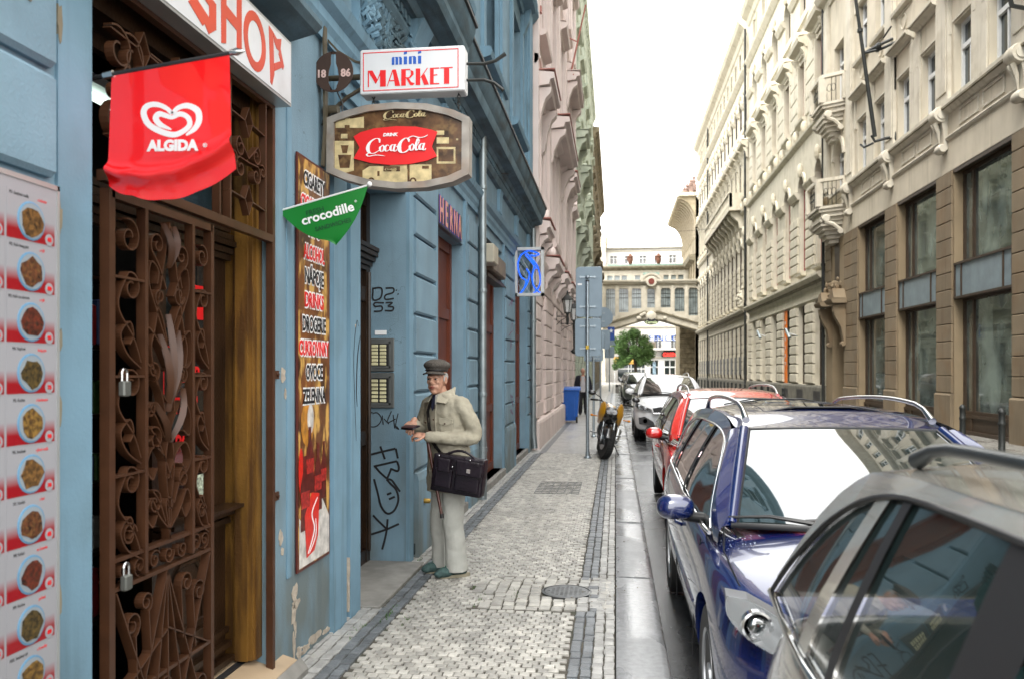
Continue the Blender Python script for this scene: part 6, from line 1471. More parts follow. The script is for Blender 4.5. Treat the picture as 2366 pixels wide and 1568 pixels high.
# ---- disc, market box, drink sign, on one iron bracket
SY = 4.80
bk = thing('sign_bracket', 'brown iron bracket arm carrying the hanging signs on the blue wall', 'bracket', (-1.74, SY, 3.2))
STRAPB = mat('olive_brown_iron', (.085, .07, .045), .5, metal=.2, var=.2)
q = MB(); q.strap([(-1.735, 4.72, 3.76), (-1.725, 4.74, 3.70), (-1.72, 4.74, 3.05), (-1.735, 4.74, 2.84)], (0, 1, 0), .05, .012); q.build('wall_plate', STRAPB, bk)
q = MB(); q.tube([(-1.75, SY, 3.385), (-1.50, SY, 3.385)], .018, 8); q.tube([(-1.75, SY, 3.19), (-1.66, SY, 3.19)], .032, 10); q.build('arm', STRAPB, bk, smooth=50)
q = MB(); q.strap([(*onY(SY, a, b)[:1], SY+.01, onY(SY, a, b)[1]) for a, b in ((742, 288), (770, 252), (800, 225), (850, 195), (900, 182))], (0, 1, 0), .03, .012); q.build('brace', STRAPB, bk)
q = MB(); q.strap([(*onY(SY, a, b)[:1], SY+.01, onY(SY, a, b)[1]) for a, b in ((722, 45), (745, 80), (780, 118), (820, 142), (850, 150))], (0, 1, 0), .02, .012); q.build('brace', STRAPB, bk)
for pts in ([(1078, 148), (1118, 148), (1145, 141), (1168, 125)], [(1078, 186), (1118, 185), (1142, 192), (1163, 209)]):
    q = MB(); P = [(*onY(SY, a, b)[:1], SY, onY(SY, a, b)[1]) for a, b in pts]; q.tube(P, [.008, .010, .010, .012], 6); q.build('arm_end', IRONBK, bk)
q = MB(); random.seed(5)
for pts in ([(760, 250), (772, 262), (790, 266), (792, 240), (780, 215), (788, 190), (800, 178)], [(640, 252), (680, 272), (720, 284), (745, 288), (768, 262)], [(718, 60), (730, 100), (728, 150)]):
    P = [(*onY(SY-.02, a, b)[:1], SY-.02, onY(SY-.02, a, b)[1]) for a, b in pts]; q.tube(P, .005, 5)
q.build('cable', IRONBK, bk)
# 1886 disc with the bottle cut through
ds = thing('year_disc', 'round brown disc with 1886 and a cut out bottle shape', 'sign', (-1.655, SY-.1, 3.40))
BR2 = mat('dark_brown_enamel', (.048, .026, .018), .45, var=.1)
cx_, cz_, rr = -1.655, 3.385, .120
bo = [(.014, .105), (.016, .085), (.016, .05), (.028, .01), (.034, -.03), (.030, -.065), (.020, -.085), (.026, -.108)]
for s_ in (-1, 1):
    q = MB(); arc = [(cx_+s_*rr*math.sin(a), cz_+rr*math.cos(a)) for a in [math.pi*k/20 for k in range(21)]]
    inn = [(cx_+s_*x, cz_+z) for x, z in bo]
    # strips between outline and arc
    poly_sign(q, [[arc[i], arc[i+1], inn[min(int((i+1)*7/20), 7)], inn[min(int(i*7/20), 7)]] if int(i*7/20) != int((i+1)*7/20) else [arc[i], arc[i+1], inn[int(i*7/20)]] for i in range(20)], (0, SY-.1, 0), (1, 0, 0), (0, 0, 1), (0, -1, 0), .008)
    q.build('disc_half', BR2, ds)
q = MB(); poly_sign(q, [[(cx_-.014, cz_+.105), (cx_+.014, cz_+.105), (cx_+.012, cz_+rr), (cx_-.012, cz_+rr)], [(cx_-.03, cz_-.106), (cx_+.03, cz_-.106), (cx_+.02, cz_-rr+.003), (cx_-.02, cz_-rr+.003)]], (0, SY-.1, 0), (1, 0, 0), (0, 0, 1), (0, -1, 0), .008); q.build('disc_bridge', BR2, ds)
PKN = mat('dusty_pink_digits', (.60, .42, .38), .5, var=0)
text('digits', '18', .062, PKN, ds, (cx_-.074, SY-.110, cz_-.012), FACE_S, bold=.0022, xs=.95); text('digits', '86', .062, PKN, ds, (cx_+.076, SY-.110, cz_-.012), FACE_S, bold=.0022, xs=.95)
# mini MARKET
mk = thing('market_sign', 'white lightbox reading mini MARKET with thin red border', 'sign', (-1.2, SY, 3.4))
x0, x1, z0, z1 = -1.512, -.880, 3.262, 3.528
MB().rbox((x0, SY-.05, z0), (x1, SY+.07, z1), .006).build('casing', mat('white_sign_case', (.62, .63, .64), .35, var=.04), mk)
FYm = SY-.0505; q = MB()
for a, b, c, d in ((x0+.020, z0+.018, x1-.034, z0+.023), (x0+.020, z1-.023, x1-.034, z1-.018), (x0+.020, z0+.018, x0+.025, z1-.018), (x1-.039, z0+.018, x1-.034, z1-.018)): q.box((a, FYm-.001, b), (c, FYm, d))
q.build('red_border', RED, mk)
def glyph(polys, X, Z, W_, H_, m_, par, y=FYm, nm='letter'):
    q = MB(); poly_sign(q, [[(X+x*W_, Z+z*H_) for x, z in p] for p in polys], (0, y, 0), (1, 0, 0), (0, 0, 1), (0, -1, 0), .0012); return q.build(nm, m_, par)
GL = {'M': [[(0,0),(.06,0),(.06,1),(0,1)], [(.0,1),(.26,1),(.56,.4),(.44,.18)], [(.44,.18),(.56,.4),(.80,1),(.72,1)], [(.68,0),(1,0),(1,1),(.68,1)]],
      'A': [[(0,0),(.06,0),(.5,1),(.42,1)], [(.42,1),(.68,1),(1,0),(.62,0)], [(.12,.30),(.62,.30),(.62,.37),(.16,.37)]],
      'R': [[(0,0),(.34,0),(.34,1),(0,1)], [(.34,1),(.66,1),(.66,.93),(.34,.93)], [(.62,.96),(.9,.85),(.92,.65),(.72,.62),(.70,.90),(.62,.93)], [(.92,.65),(.72,.65),(.58,.50),(.66,.44)], [(.34,.50),(.62,.50),(.66,.44),(.34,.44)], [(.34,.46),(.55,.47),(.80,.10),(.64,.04)], [(.64,.04),(.72,.2),(1,.12),(.86,0),(.7,0)]],
      'K': [[(0,0),(.34,0),(.34,1),(0,1)], [(.34,.44),(.42,.44),(.92,1),(.84,1)], [(.40,.50),(.66,.66),(1,0),(.62,0)]],
      'E': [[(0,0),(.40,0),(.40,1),(0,1)], [(.4,1),(1,1),(1,.93),(.4,.93)], [(.4,.58),(.8,.60),(.8,.54),(.4,.52)], [(.4,0),(1,0),(1,.07),(.4,.07)]],
      'T': [[(0,1),(1,1),(1,.93),(0,.93)], [(.30,0),(.72,0),(.72,.94),(.30,.94)]]}
xx = x0+.050
for ch, w_ in (('M', .118), ('A', .088), ('R', .088), ('K', .086), ('E', .060), ('T', .080)): glyph(GL[ch], xx, z0+.042, w_*.93, .098, RED, mk); xx += w_*.93+.006
mn = {'m': [[(0,0),(.26,0),(.26,1),(.05,1),(0,.8)], [(.37,0),(.63,0),(.63,.9),(.55,1),(.30,1),(.30,.93),(.37,.9)], [(.74,0),(1,0),(1,.8),(.9,1),(.66,1),(.66,.93),(.74,.9)]], 'n': [[(0,0),(.40,0),(.40,1),(.06,1),(0,.8)], [(.58,0),(1,0),(1,.8),(.85,1),(.44,1),(.44,.93),(.58,.9)]], 'i': [[(0,0),(1,0),(1,1),(0,1)], [(.0,1.25),(1,1.35),(1,1.65),(0,1.55)]]}
xx = x0+.196
for ch, w_ in (('m', .062), ('i', .020), ('n', .044), ('i', .020)): glyph(mn[ch], xx, z0+.168, w_, .046, BLUEI, mk); xx += w_+.011
# --- script lettering used on the drink signs
def script(W_, H_, X, Z, par, m_, y, bold=1.0, nm='script_lettering', sl=.22):
    S = []
    S += stroke_polys([(.215,.70),(.20,.93),(.13,.95),(.05,.72),(.025,.38),(.06,.10),(.14,.06),(.235,.26)], [.02,.035,.03,.045,.062,.05,.035,.012])
    S += stroke_polys([(.06,.12),(.02,-.02),(.06,-.12),(.16,-.06),(.27,-.10),(.33,-.15)], [.012,.03,.035,.045,.035,.006])
    for cx in (.245, ): S += stroke_polys([(cx+.02,.52),(cx-.015,.40),(cx,.17),(cx+.035,.16),(cx+.055,.38),(cx+.03,.54),(cx+.01,.50)], [.014,.034,.03,.022,.034,.02,.01])
    S += stroke_polys([(.375,.48),(.345,.54),(.315,.40),(.33,.17),(.365,.18),(.40,.30)], [.018,.024,.036,.03,.02,.01])
    S += stroke_polys([(.465,.50),(.43,.54),(.405,.38),(.42,.17),(.45,.22),(.475,.48)], [.014,.022,.036,.03,.014,.012]); S += stroke_polys([(.478,.56),(.462,.20),(.49,.13),(.515,.24)], [.028,.03,.024,.01])
    S += stroke_polys([(.505,.44),(.535,.42)], [.05,.05])
    S += stroke_polys([(.70,.68),(.69,.86),(.63,.90),(.565,.66),(.55,.34),(.585,.06),(.66,.06),(.73,.30)], [.02,.035,.03,.045,.066,.05,.035,.012])
    S += stroke_polys([(.70,.72),(.68,.88),(.76,1.02),(.86,.92),(.95,.95),(1.0,1.06)], [.01,.02,.03,.038,.03,.006])
    S += stroke_polys([(.755,.50),(.725,.40),(.74,.17),(.775,.16),(.795,.38),(.77,.54),(.75,.50)], [.014,.034,.03,.022,.034,.02,.01])
    S += stroke_polys([(.845,.86),(.825,.5),(.83,.2),(.85,.14),(.875,.24)], [.03,.034,.032,.024,.01]); S += stroke_polys([(.845,.86),(.87,.74),(.86,.55),(.83,.36)], [.03,.016,.012,.01])
    S += stroke_polys([(.945,.50),(.915,.54),(.885,.38),(.90,.17),(.93,.22),(.955,.48)], [.014,.022,.036,.03,.014,.012]); S += stroke_polys([(.958,.56),(.942,.20),(.97,.13),(.995,.24)], [.028,.03,.024,.01])
    q = MB(); poly_sign(q, [[(X+(p[0]+sl*.12*p[1])*W_, Z+p[1]*H_) for p in s_] for s_ in S], (0, y, 0), (1, 0, 0), (0, 0, 1), (0, -1, 0), .0012)
    return q.build(nm, m_, par)
cc = thing('cola_sign', 'barrel shaped sign with sepia street photograph and red fishtail drink logo', 'sign', (-1.29, SY, 2.95))
top = [(761, 279), (800, 264), (850, 250), (920, 243), (990, 246), (1050, 260), (1088, 277)]; bo_ = [(1087, 407), (1050, 425), (990, 438), (920, 441), (850, 433), (800, 419), (761, 402)]
out = [onY(SY, *p) for p in top+bo_]; c_ = onY(SY, 922, 342)
inn = []
for (u, v) in top+bo_:
    uu = 922+(u-922)*(1-17/165); vv = 342+(v-342)*(1-15/100); inn.append(onY(SY, uu, vv))
FRM = mat('grey_timber_frame', (.27, .245, .215), .55, var=.3, scale=9, stain=(.30, .16, .08), sfac=.5, sscale=5)
q = MB(); n = len(out)
for i in range(n):
    j = (i+1) % n; q.prism([out[i], out[j], inn[j], inn[i]], 1, SY-.055, SY+.05)
q.build('frame', FRM, cc)
SEPIA = mat('sepia_dark', (.085, .042, .018), .25, var=.7, scale=14, stain=(.22, .13, .05), sfac=.7, sscale=25, spec=.5)
SEPL = mat('sepia_light', (.52, .42, .22), .3, var=.3, scale=22)
q = MB(); q.prism(inn, 1, SY-.035, SY+.03); q.build('photo_panel', SEPIA, cc)
def sq_(pts, m_, y=SY-.0352, nm='photo_detail', th=.001):
    q = MB(); poly_sign(q, [[onY(SY, *p) for p in poly] for poly in pts], (0, y, 0), (1, 0, 0), (0, 0, 1), (0, -1, 0), th); return q.build(nm, m_, cc)
sq_([[(778, 330), (822, 330), (822, 398), (800, 404), (778, 396)], [(780, 285), (845, 274), (845, 300), (780, 300)], [(842, 398), (858, 388), (905, 388), (905, 424), (850, 424), (842, 415)], [(905, 384), (1000, 384), (1000, 428), (905, 428)], [(1012, 344), (1055, 344), (1055, 382), (1012, 382)], [(1012, 322), (1040, 322), (1040, 336), (1012, 336)]], SEPL)
sq_([[(1016, 349), (1051, 349), (1051, 377), (1016, 377)], [(890, 388), (928, 388), (928, 400), (890, 400)], [(786, 362), (816, 362), (812, 392), (790, 392)], [(792, 340), (810, 340), (806, 358), (796, 358)], [(945, 384), (950, 384), (950, 425), (945, 425)]], SEPIA, SY-.0364)
for u, v in ((862, 424), (958, 424)):
    q = MB(); c2 = onY(SY, u, v-2); q.lathe([(.021, -.002), (.021, 0)], (c2[0], SY-.0375, c2[1]), 16, ax=1); q.build('photo_wheel', SEPIA, cc)
    q = MB(); q.lathe([(.010, -.002), (.010, 0)], (c2[0], SY-.0390, c2[1]), 12, ax=1); q.build('photo_hub', SEPL, cc)
random.seed(17)
for k in range(26):
    u = random.uniform(785, 1060); v = random.choice((random.uniform(300, 330), random.uniform(385, 405), random.uniform(275, 300)))
    if 880 < u < 1000 and v < 300: continue
    w_, h_ = random.uniform(4, 18), random.uniform(3, 12); sq_([[(u, v), (u+w_, v), (u+w_, v+h_), (u, v+h_)]], random.choice((SEPL, SEPIA)), SY-.0368-.0002*(k % 5))
script(.262, .052, *onY(SY, 889, 281), cc, SEPL, SY-.038); script(.075, .014, *onY(SY, 893, 398), cc, SEPL, SY-.038)
fish = [(822, 321), (838, 311), (870, 302), (920, 297), (965, 298), (1000, 305), (1014, 310), (1001, 344), (1013, 366), (990, 376), (950, 384), (905, 386), (860, 381), (822, 371), (836, 346)]
P = [onY(SY, *p) for p in fish]; ctr = onY(SY, 920, 343); q = MB()
for i in range(len(P)):
    j = (i+1) % len(P); poly_sign(q, [[ctr, P[i], P[j]]], (0, SY-.038, 0), (1, 0, 0), (0, 0, 1), (0, -1, 0), .006)
q.build('red_fishtail', RED, cc)
script(.368, .096, *onY(SY, 850, 362), cc, WHITE, SY-.0445)
text('lettering', 'DRINK', .026, WHITE, cc, (*onY(SY, 906, 317)[:1], SY-.0455, onY(SY, 906, 317)[1]), FACE_S, bold=.0012, xs=1.1, shear=.2)
for u in (863, 1060):
    ch = thing('sign_chain', 'short chain hanging the cola sign under the market box, %s side' % ('wall' if u < 900 else 'street'), 'chain', (onY(SY, u, 230)[0], SY, 3.2), 'chains between the two signs')
    for k in range(5):
        x_, z_ = onY(SY, u, 216+k*8); a = k % 2
        q = MB(); q.tube([(x_+(.009*math.cos(t) if a else 0), SY+(0 if a else .009*math.cos(t)), z_+.014*math.sin(t)) for t in [j*.7 for j in range(10)]], .0032, 5); q.build('link', IRONBK, ch)
# ---- red flag with heart
def flag_grid(fn, nu, nv, m_, par, nm='cloth', th=.0015):
    q = MB(); n0 = (nu+1)*(nv+1)
    vs = [fn(i/nu, j/nv) for i in range(nu+1) for j in range(nv+1)]; vb = [(x, y+th, z) for x, y, z in vs]
    fs = [(i*(nv+1)+j, (i+1)*(nv+1)+j, (i+1)*(nv+1)+j+1, i*(nv+1)+j+1) for i in range(nu) for j in range(nv)]
    q.add(vs, fs); q.add(vb, [f[::-1] for f in fs]); return q.build(nm, m_, par, smooth=70)
af = thing('red_flag', 'red vinyl flag with white heart logo on a short pole at the gate', 'flag', (-1.7, 2.9, 2.7))
FYA = 2.60
def lerp(a, b, t): return a+(b-a)*t
def botc(s_):
    P = [(248, 430), (300, 450), (365, 457), (440, 438), (535, 385)]; k = min(int(s_*4), 3); t = s_*4-k
    return (lerp(P[k][0], P[k+1][0], t), lerp(P[k][1], P[k+1][1], t)+(-6*math.sin(math.pi*t)*(-1)))
def fA(s_, t):
    tu, tv = lerp(258, 530, s_), lerp(170, 120, s_)+0
    bu, bv = botc(s_); lu = lerp(258, 248, t)-2*math.sin(3.14*t); ru = lerp(530, 535, t)
    u = lerp(tu, bu, t) ; v = lerp(tv, bv, t)
    x, z = onY(FYA, u, v)
    e = max(0, t-.62)/.38; k2 = .50+.42*(1-s_)*.9
    g_ = min(1, max(0, t-.68)/.08); y = FYA+g_*(-.030*math.exp(-((t-(.86-.08*s_))/.055)**2)+.03*e-.012*math.sin(s_*5+1)*t-.03*(t-.68)*(1-s_))
    return (x, y, z)
flag_grid(fA, 40, 44, REDF, af)
HW = mat('white_vinyl_print', (.72, .70, .70), .35, var=0)
def hp(pts, ws, nm):
    q = MB()
    for pl in stroke_polys(pts, ws):
        A = []
        for (u, v) in pl: x, z = onY(FYA, u, v); A.append((x, FYA-.0008, z))
        q.add(A+[(a, b+.0007, c) for a, b, c in A], [(0, 1, 2, 3), (7, 6, 5, 4), (0, 4, 5, 1), (1, 5, 6, 2), (2, 6, 7, 3), (3, 7, 4, 0)])
    q.build(nm, HW, af)
hp([(398, 264), (385, 251), (362, 242), (340, 246), (332, 262), (342, 286), (366, 302), (398, 312), (420, 306), (438, 290), (434, 272), (416, 264), (398, 272), (384, 268), (368, 264), (360, 274), (370, 288), (396, 300)], [9, 10, 12, 13, 14, 14, 14, 13, 12, 12, 12, 12, 9, 11, 13, 14, 13, 3], 'heart_print')
hp([(398, 264), (412, 250), (434, 245), (456, 256), (460, 278), (450, 298), (430, 313)], [9, 11, 13, 15, 14, 12, 4], 'heart_print')
o = text('lettering', 'ALGIDA', .0485, HW, af, (onY(FYA, 399, 338)[0], FYA-.0012, onY(FYA, 399, 338)[1]), FACE_S, bold=.0028, xs=1.02, depth=.0012, rot=-.02)
text('lettering', '®', .02, HW, af, (onY(FYA, 474, 337)[0], FYA-.0012, onY(FYA, 474, 337)[1]), FACE_S, bold=.0002, depth=.001)
q = MB(); a, b = onY(FYA, 205, 181), onY(FYA, 548, 120); q.tube([(a[0], FYA+.004, a[1]), (b[0], FYA+.004, b[1])], .0085, 8); q.build('pole', BLACKP, af)
q = MB(); a, b = onY(FYA, 532, 122), onY(FYA, 566, 118); c2 = onY(FYA, 548, 120); q.tube([(a[0], FYA, a[1]), (c2[0], FYA, c2[1]), (b[0], FYA, b[1])], [.009, .0125, .003], 10); q.build('finial', STEEL, af, smooth=50)
q = MB(); a, b = onY(FYA, 240, 176), onY(FYA, 262, 171); q.tube([(a[0], FYA, a[1]), (b[0], FYA, b[1])], .013, 10); q.build('cap', STEEL, af, smooth=50)
# ---- green flag
cf = thing('green_flag', 'small green triangular flag advertising sandwiches on a white stick', 'flag', (-1.5, 4.2, 2.5))
FYC = 4.2
def fC(s_, t):
    # edge curves: top 642,487 -> 850,430 ; point 777,567 ; left edge bulges down, right edge nearly straight
    tu, tv = lerp(642, 850, s_), lerp(487, 430, s_)
    cl_ = 1-t
    L0 = (lerp(642, 777, t), lerp(487, 567, t)+16*math.sin(math.pi*min(t*1.15, 1))); R0 = (lerp(850, 777, t)+9*math.sin(math.pi*t), lerp(430, 567, t)+4*math.sin(math.pi*t))
    u, v = lerp(L0[0], R0[0], s_), lerp(L0[1], R0[1], s_); x, z = onY(FYC, u, v)
    return (x, FYC+.02*max(0, t-.72)*math.sin(s_*4), z)
flag_grid(fC, 20, 20, GREENF, cf)
for tx_, sz, mm, (u, v), bd in (('crocodille', .068, WHITE, (757, 495), .0018), ('FRESH', .038, mat('dark_green_print', (.005, .06, .02), .5, var=0), (728, 489), .0005), ('SANDWICHES', .032, mat('dark_green_print', (.005, .06, .02)), (770, 520), .0005)):
    x, z = onY(FYC, u, v); text('lettering', tx_, sz, mm, cf, (x, FYC-.0012, z), FACE_S, depth=.001, bold=bd, rot=.25 if tx_ == 'crocodille' else .24, xs=1.08 if tx_ == 'crocodille' else 1)
x, z = onY(FYC, 822, 466); text('lettering', '®', .018, WHITE, cf, (x, FYC-.0012, z), FACE_S, depth=.001)
q = MB(); a, b = onY(FYC, 560, 512), onY(FYC, 852, 428); q.tube([(a[0], FYC+.003, a[1]), (b[0], FYC+.003, b[1])], .006, 8); q.build('stick', WHITEP, cf); q = MB(); q.ell((b[0]+.004, FYC, b[1]+.004), (.014, .014, .014), 10, 8); q.build('knob', WHITEP, cf, smooth=60)
# ---- HERNA sign
he = thing('arcade_sign', 'navy sign with pink letters HERNA over the red brown door', 'sign', (-1.74, 8.6, 3.2))
MB().rbox((-1.80, 7.95, 3.075), (-1.735, 9.22, 3.37), .01).build('panel', mat('navy_panel', (.012, .012, .035), .35, var=.2), he)
PKL = mat('pink_letter', (.62, .26, .20), .4, var=.1)
for k, ch in enumerate('HERNA'):
    o = text('letter', ch, .36, mat('blue_outline', (.03, .03, .35), .4, var=0), he, (-1.733, 8.10+k*.242, 3.215), FACE_L, bold=.020, xs=.72, depth=.003); o = text('letter', ch, .36, PKL, he, (-1.729, 8.10+k*.242, 3.215), FACE_L, bold=.006, xs=.72, depth=.004)
# ---- penguin neon in a frame
pn = thing('neon_sign', 'framed blue neon tube sign in outline bird shape projecting from wall', 'sign', (-1.5, 14.2, 3.3))
NY = 14.2; FRW = mat('pale_grey_frame', (.50, .52, .52), .5, var=.05)
def nY(u, v): x, z = onY(NY, u, v); return (x, NY, z)
q = MB(); a = onY(NY, 1189, 685); b = onY(NY, 1257, 572)
for c0, c1 in (((a[0]-.05, b[1]-.05), (b[0], b[1])), ((a[0]-.05, a[1]), (b[0], a[1]+.05)), ((b[0]-.05, a[1]), (b[0], b[1])), ((a[0], a[1]), (a[0]+.05, b[1]))): q.box((c0[0], NY-.06, c0[1]), (c1[0], NY+.06, c1[1]))
q.build('frame', FRW, pn)
q = MB(); n = 9
for k in range(-n, n+8):
    for sgn in (1, -1):
        x_ = a[0]+.05; pts = []
        for e in range(0, 20):
            z_ = a[1]+.05+e*(b[1]-a[1]-.1)/19; xx = a[0]+.05+k*.11+sgn*(e*(b[1]-a[1]-.1)/19)*.6
            if a[0]+.05 < xx < b[0]-.05: pts.append((xx, NY+.03, z_))
        if len(pts) > 1: q.tube([pts[0], pts[-1]], .003, 3)
q.build('wire_mesh', FRW, pn)
NEON = mat('blue_neon_tube', (.01, .10, .75), .25, var=0, emit=(.01, .12, 1), estr=.35)
for pts in ([(1200, 680), (1210, 670), (1216, 650), (1204, 640), (1197, 615), (1203, 592), (1214, 584)], [(1212, 585), (1222, 580), (1234, 583), (1246, 588), (1236, 592), (1226, 590)], [(1217, 586), (1230, 600), (1243, 618), (1249, 645), (1246, 662), (1236, 676), (1226, 682)], [(1228, 600), (1235, 615), (1230, 640), (1234, 662), (1245, 675), (1252, 678)], [(1217, 622), (1224, 636), (1217, 658), (1206, 674)], [(1214, 590), (1228, 606), (1240, 622)]):
    q = MB(); P = [nY(*p) for p in cat(pts, 4)]; q.tube([(x, NY-.03, z) for x, y, z in P], .0145, 6); q.build('neon_tube', NEON, pn, smooth=60)
q = MB(); 
for v in (575, 682): p = nY(1188, v); q.box((-1.77, NY-.02, p[2]-.02), (p[0]+.02, NY+.02, p[2]+.02))
q.build('wall_arm', FRW, pn)
# ---- traffic sign posts (backs)
def rrect(x0, x1, z0, z1, r):
    P = []
    for cx, cz_, a0 in ((x1-r, z1-r, 0), (x0+r, z1-r, 1), (x0+r, z0+r, 2), (x1-r, z0+r, 3)):
        for k in range(4): a = (a0+k/3)*math.pi/2; P.append((cx+r*math.cos(a), cz_+r*math.sin(a)))
    return P
def signpost(label, x, y, h, plates, r=.032, group='sign posts along the kerb'):
    t = thing('traffic_sign', label, 'traffic sign', (x, y, 0), group)
    q = MB(); q.tube([(x, y, 0), (x, y, h)], r, 14); q.build('post', GALV, t, smooth=60)
    MB().lathe([(r*1.08, h), (r*1.08, h+.025)], (x, y, 0), 12).build('post_cap', BLACKP, t)
    q = MB(); q.lathe([(r*2.2, 0), (r*2.2, .02), (r*1.3, .05), (r*1.2, .12)], (x, y, 0), 14); q.build('foot', GALV, t, smooth=40)
    for (k, a, b, c, d) in plates:
        q = MB()
        if k == 'r': q.prism(rrect(a, b, c, d, .05), 1, y+.045, y+.056); zs_ = (c+(d-c)*.2, c+(d-c)*.8)
        elif k == 'c': q.prism([(a+b*math.cos(t_), c+b*math.sin(t_)) for t_ in [j*6.283/28 for j in range(28)]], 1, y+.045, y+.056); zs_ = (c-b*.4, c+b*.4)
        else: q.prism([(a-b, c), (a+b, c), (a, c+1.7*b)], 1, y+.045, y+.056); zs_ = (c+.15,)
        pl = q.build('sign_plate', SIGNBK, t)
        if k == 'r': 
            q = MB(); P = rrect(a, b, c, d, .05); P3 = [(p[0], y+.05, p[1]) for p in P]; q.tube(P3+[P3[0]], .006, 4); q.build('plate_edge', GALV, pl)
        for z_ in zs_:
            q = MB(); q.box((x-.15, y+.028, z_-.012), (x+.15, y+.044, z_+.012)); q.lathe([(r*1.2, z_-.02), (r*1.2, z_+.02)], (x, y, 0), 12)
            for s_ in (-.13, .13): q.box((x+s_-.012, y+.02, z_-.02), (x+s_+.012, y+.046, z_+.02))
            q.build('clamp', GALV, pl)
    return t
p0 = lambda Y, u, v: onY(Y, u, v)
a, b = p0(15.4, 1331, 732), p0(15.4, 1391, 617); c2, d2_ = p0(15.4, 1329, 822), p0(15.4, 1389, 736)
s1 = signpost('nearest grey sign post with two large rectangular plates seen from behind', -.515, 15.35, p0(15.4, 0, 652)[1] if False else 3.27, [('r', a[0], b[0], a[1], b[1]), ('r', c2[0], d2_[0], c2[1], d2_[1])])
MB().box((-.70, 15.394, 3.21), (-.62, 15.396, 3.245)).build('sticker', WHITE, s1); MB().box((-.545, 15.30, 2.02), (-.49, 15.318, 2.09)).build('sticker', mat('yellow_sticker', (.6, .4, .04), .5), s1)
a, b = p0(20.4, 1349, 802), p0(20.4, 1396, 768); 
signpost('second sign post from the man, two stacked small plates', -.535, 20.4, 3.0, [('r', a[0], b[0], a[1], b[1]), ('r', a[0], b[0]-.03, a[1]-.34, a[1]-.03)])
a = p0(29.3, 1393, 733); signpost('third sign post carrying a round plate seen from behind', -.53, 29.3, 4.0, [('c', a[0], .36, a[1], 0), ('r', a[0]-.2, a[0]+.25, a[1]-1.1, a[1]-.45)])
a = p0(66, 1409, 800); signpost('far sign post with triangular and square plates near the bridge', -.47, 66, 4.4, [('t', a[0], .5, a[1]+.1, 0), ('r', a[0]-.42, a[0]+.35, a[1]-.9, a[1]-.02)], .045)
# blue banner with star
bs_ = thing('blue_banner', 'blue projecting banner sign with white star beyond the sign posts', 'banner', (-.3, 45, 3.6))
a, b = p0(45, 1404, 786), p0(45, 1420, 755); MB().box((a[0], 44.97, a[1]), (b[0], 45.0, b[1])).build('panel', mat('banner_blue', (.02, .07, .30), .5, var=.1), bs_)
cx_, cz_ = (a[0]+b[0])/2, b[1]-.22; q = MB(); st_p = [(cx_+(.13 if k % 2 == 0 else .055)*math.sin(k*.628), cz_+(.13 if k % 2 == 0 else .055)*math.cos(k*.628)) for k in range(10)]
poly_sign(q, [[(cx_, cz_), st_p[k], st_p[(k+1) % 10]] for k in range(10)], (0, 44.968, 0), (1, 0, 0), (0, 0, 1), (0, -1, 0), .003); q.build('star', WHITE, bs_)
MB().box((-1.7, 44.97, b[1]-.05), (a[0], 45.0, b[1]-.02)).build('arm', IRONBK, bs_); MB().box((-1.7, 44.97, a[1]+.02), (a[0], 45.0, a[1]+.05)).build('arm', IRONBK, bs_)
# ---- wall lanterns
def lantern(label, wx, x, y, zt, s=1.0, post=False):
    t = thing('wall_lantern', label, 'street lamp', (wx, y, zt-.8), 'wall lanterns on the pink building')
    q = MB(); q.lathe([(.175*s, -.17*s), (.15*s, -.14*s), (.05*s, -.04*s), (.02*s, 0), (.025*s, .05*s), (.0, .09*s)], (x, y, zt), 6); q.build('roof', IRONBK, t)
    q = MB(); z0, z1 = zt-.52*s, zt-.17*s
    for k in range(6):
        a = k*math.pi/3; q.tube([(x+.085*s*math.cos(a), y+.085*s*math.sin(a), z0), (x+.14*s*math.cos(a), y+.14*s*math.sin(a), z1)], .009*s, 4)
    q.lathe([(.09*s, -.54*s), (.09*s, -.51*s)], (x, y, zt), 6); q.lathe([(.03*s, -.85*s), (.045*s, -.7*s), (.03*s, -.6*s), (.05*s, -.54*s)], (x, y, zt), 8); q.build('cage', IRONBK, t)
    q = MB(); q.lathe([(.08*s, -.51*s), (.132*s, -.18*s)], (x, y, zt), 6); q.build('glass', mat('lantern_glass', (.55, .56, .55), .25, var=.1), t)
    q = MB(); q.tube([(wx, y, zt-.62*s), (x+.0, y, zt-.62*s)], .014, 6); q.tube([(wx, y, zt-.85*s), (wx+.03, y, zt-.5*s)], .014, 6); q.tube([(wx+.02, y, zt-.85*s), (wx+.12, y, zt-.75*s), (x-.02, y, zt-.64*s)], .01, 6)
    if post: q.tube([(x, y, zt-.55), (x, y, zt-1.35)], .03, 6); q.lathe([(.03, -1.5), (.1, -1.42), (.04, -1.35)], (x, y, zt), 8)
    q.build('bracket', IRONBK, t)
    return t
lantern('nearer black wall lantern on bracket arm over the blue bin', -1.62, -1.30, 22.5, 3.72); lantern('farther black wall lantern partly behind the sign plate', -1.62, -1.22, 24.4, 3.62, .98, True)
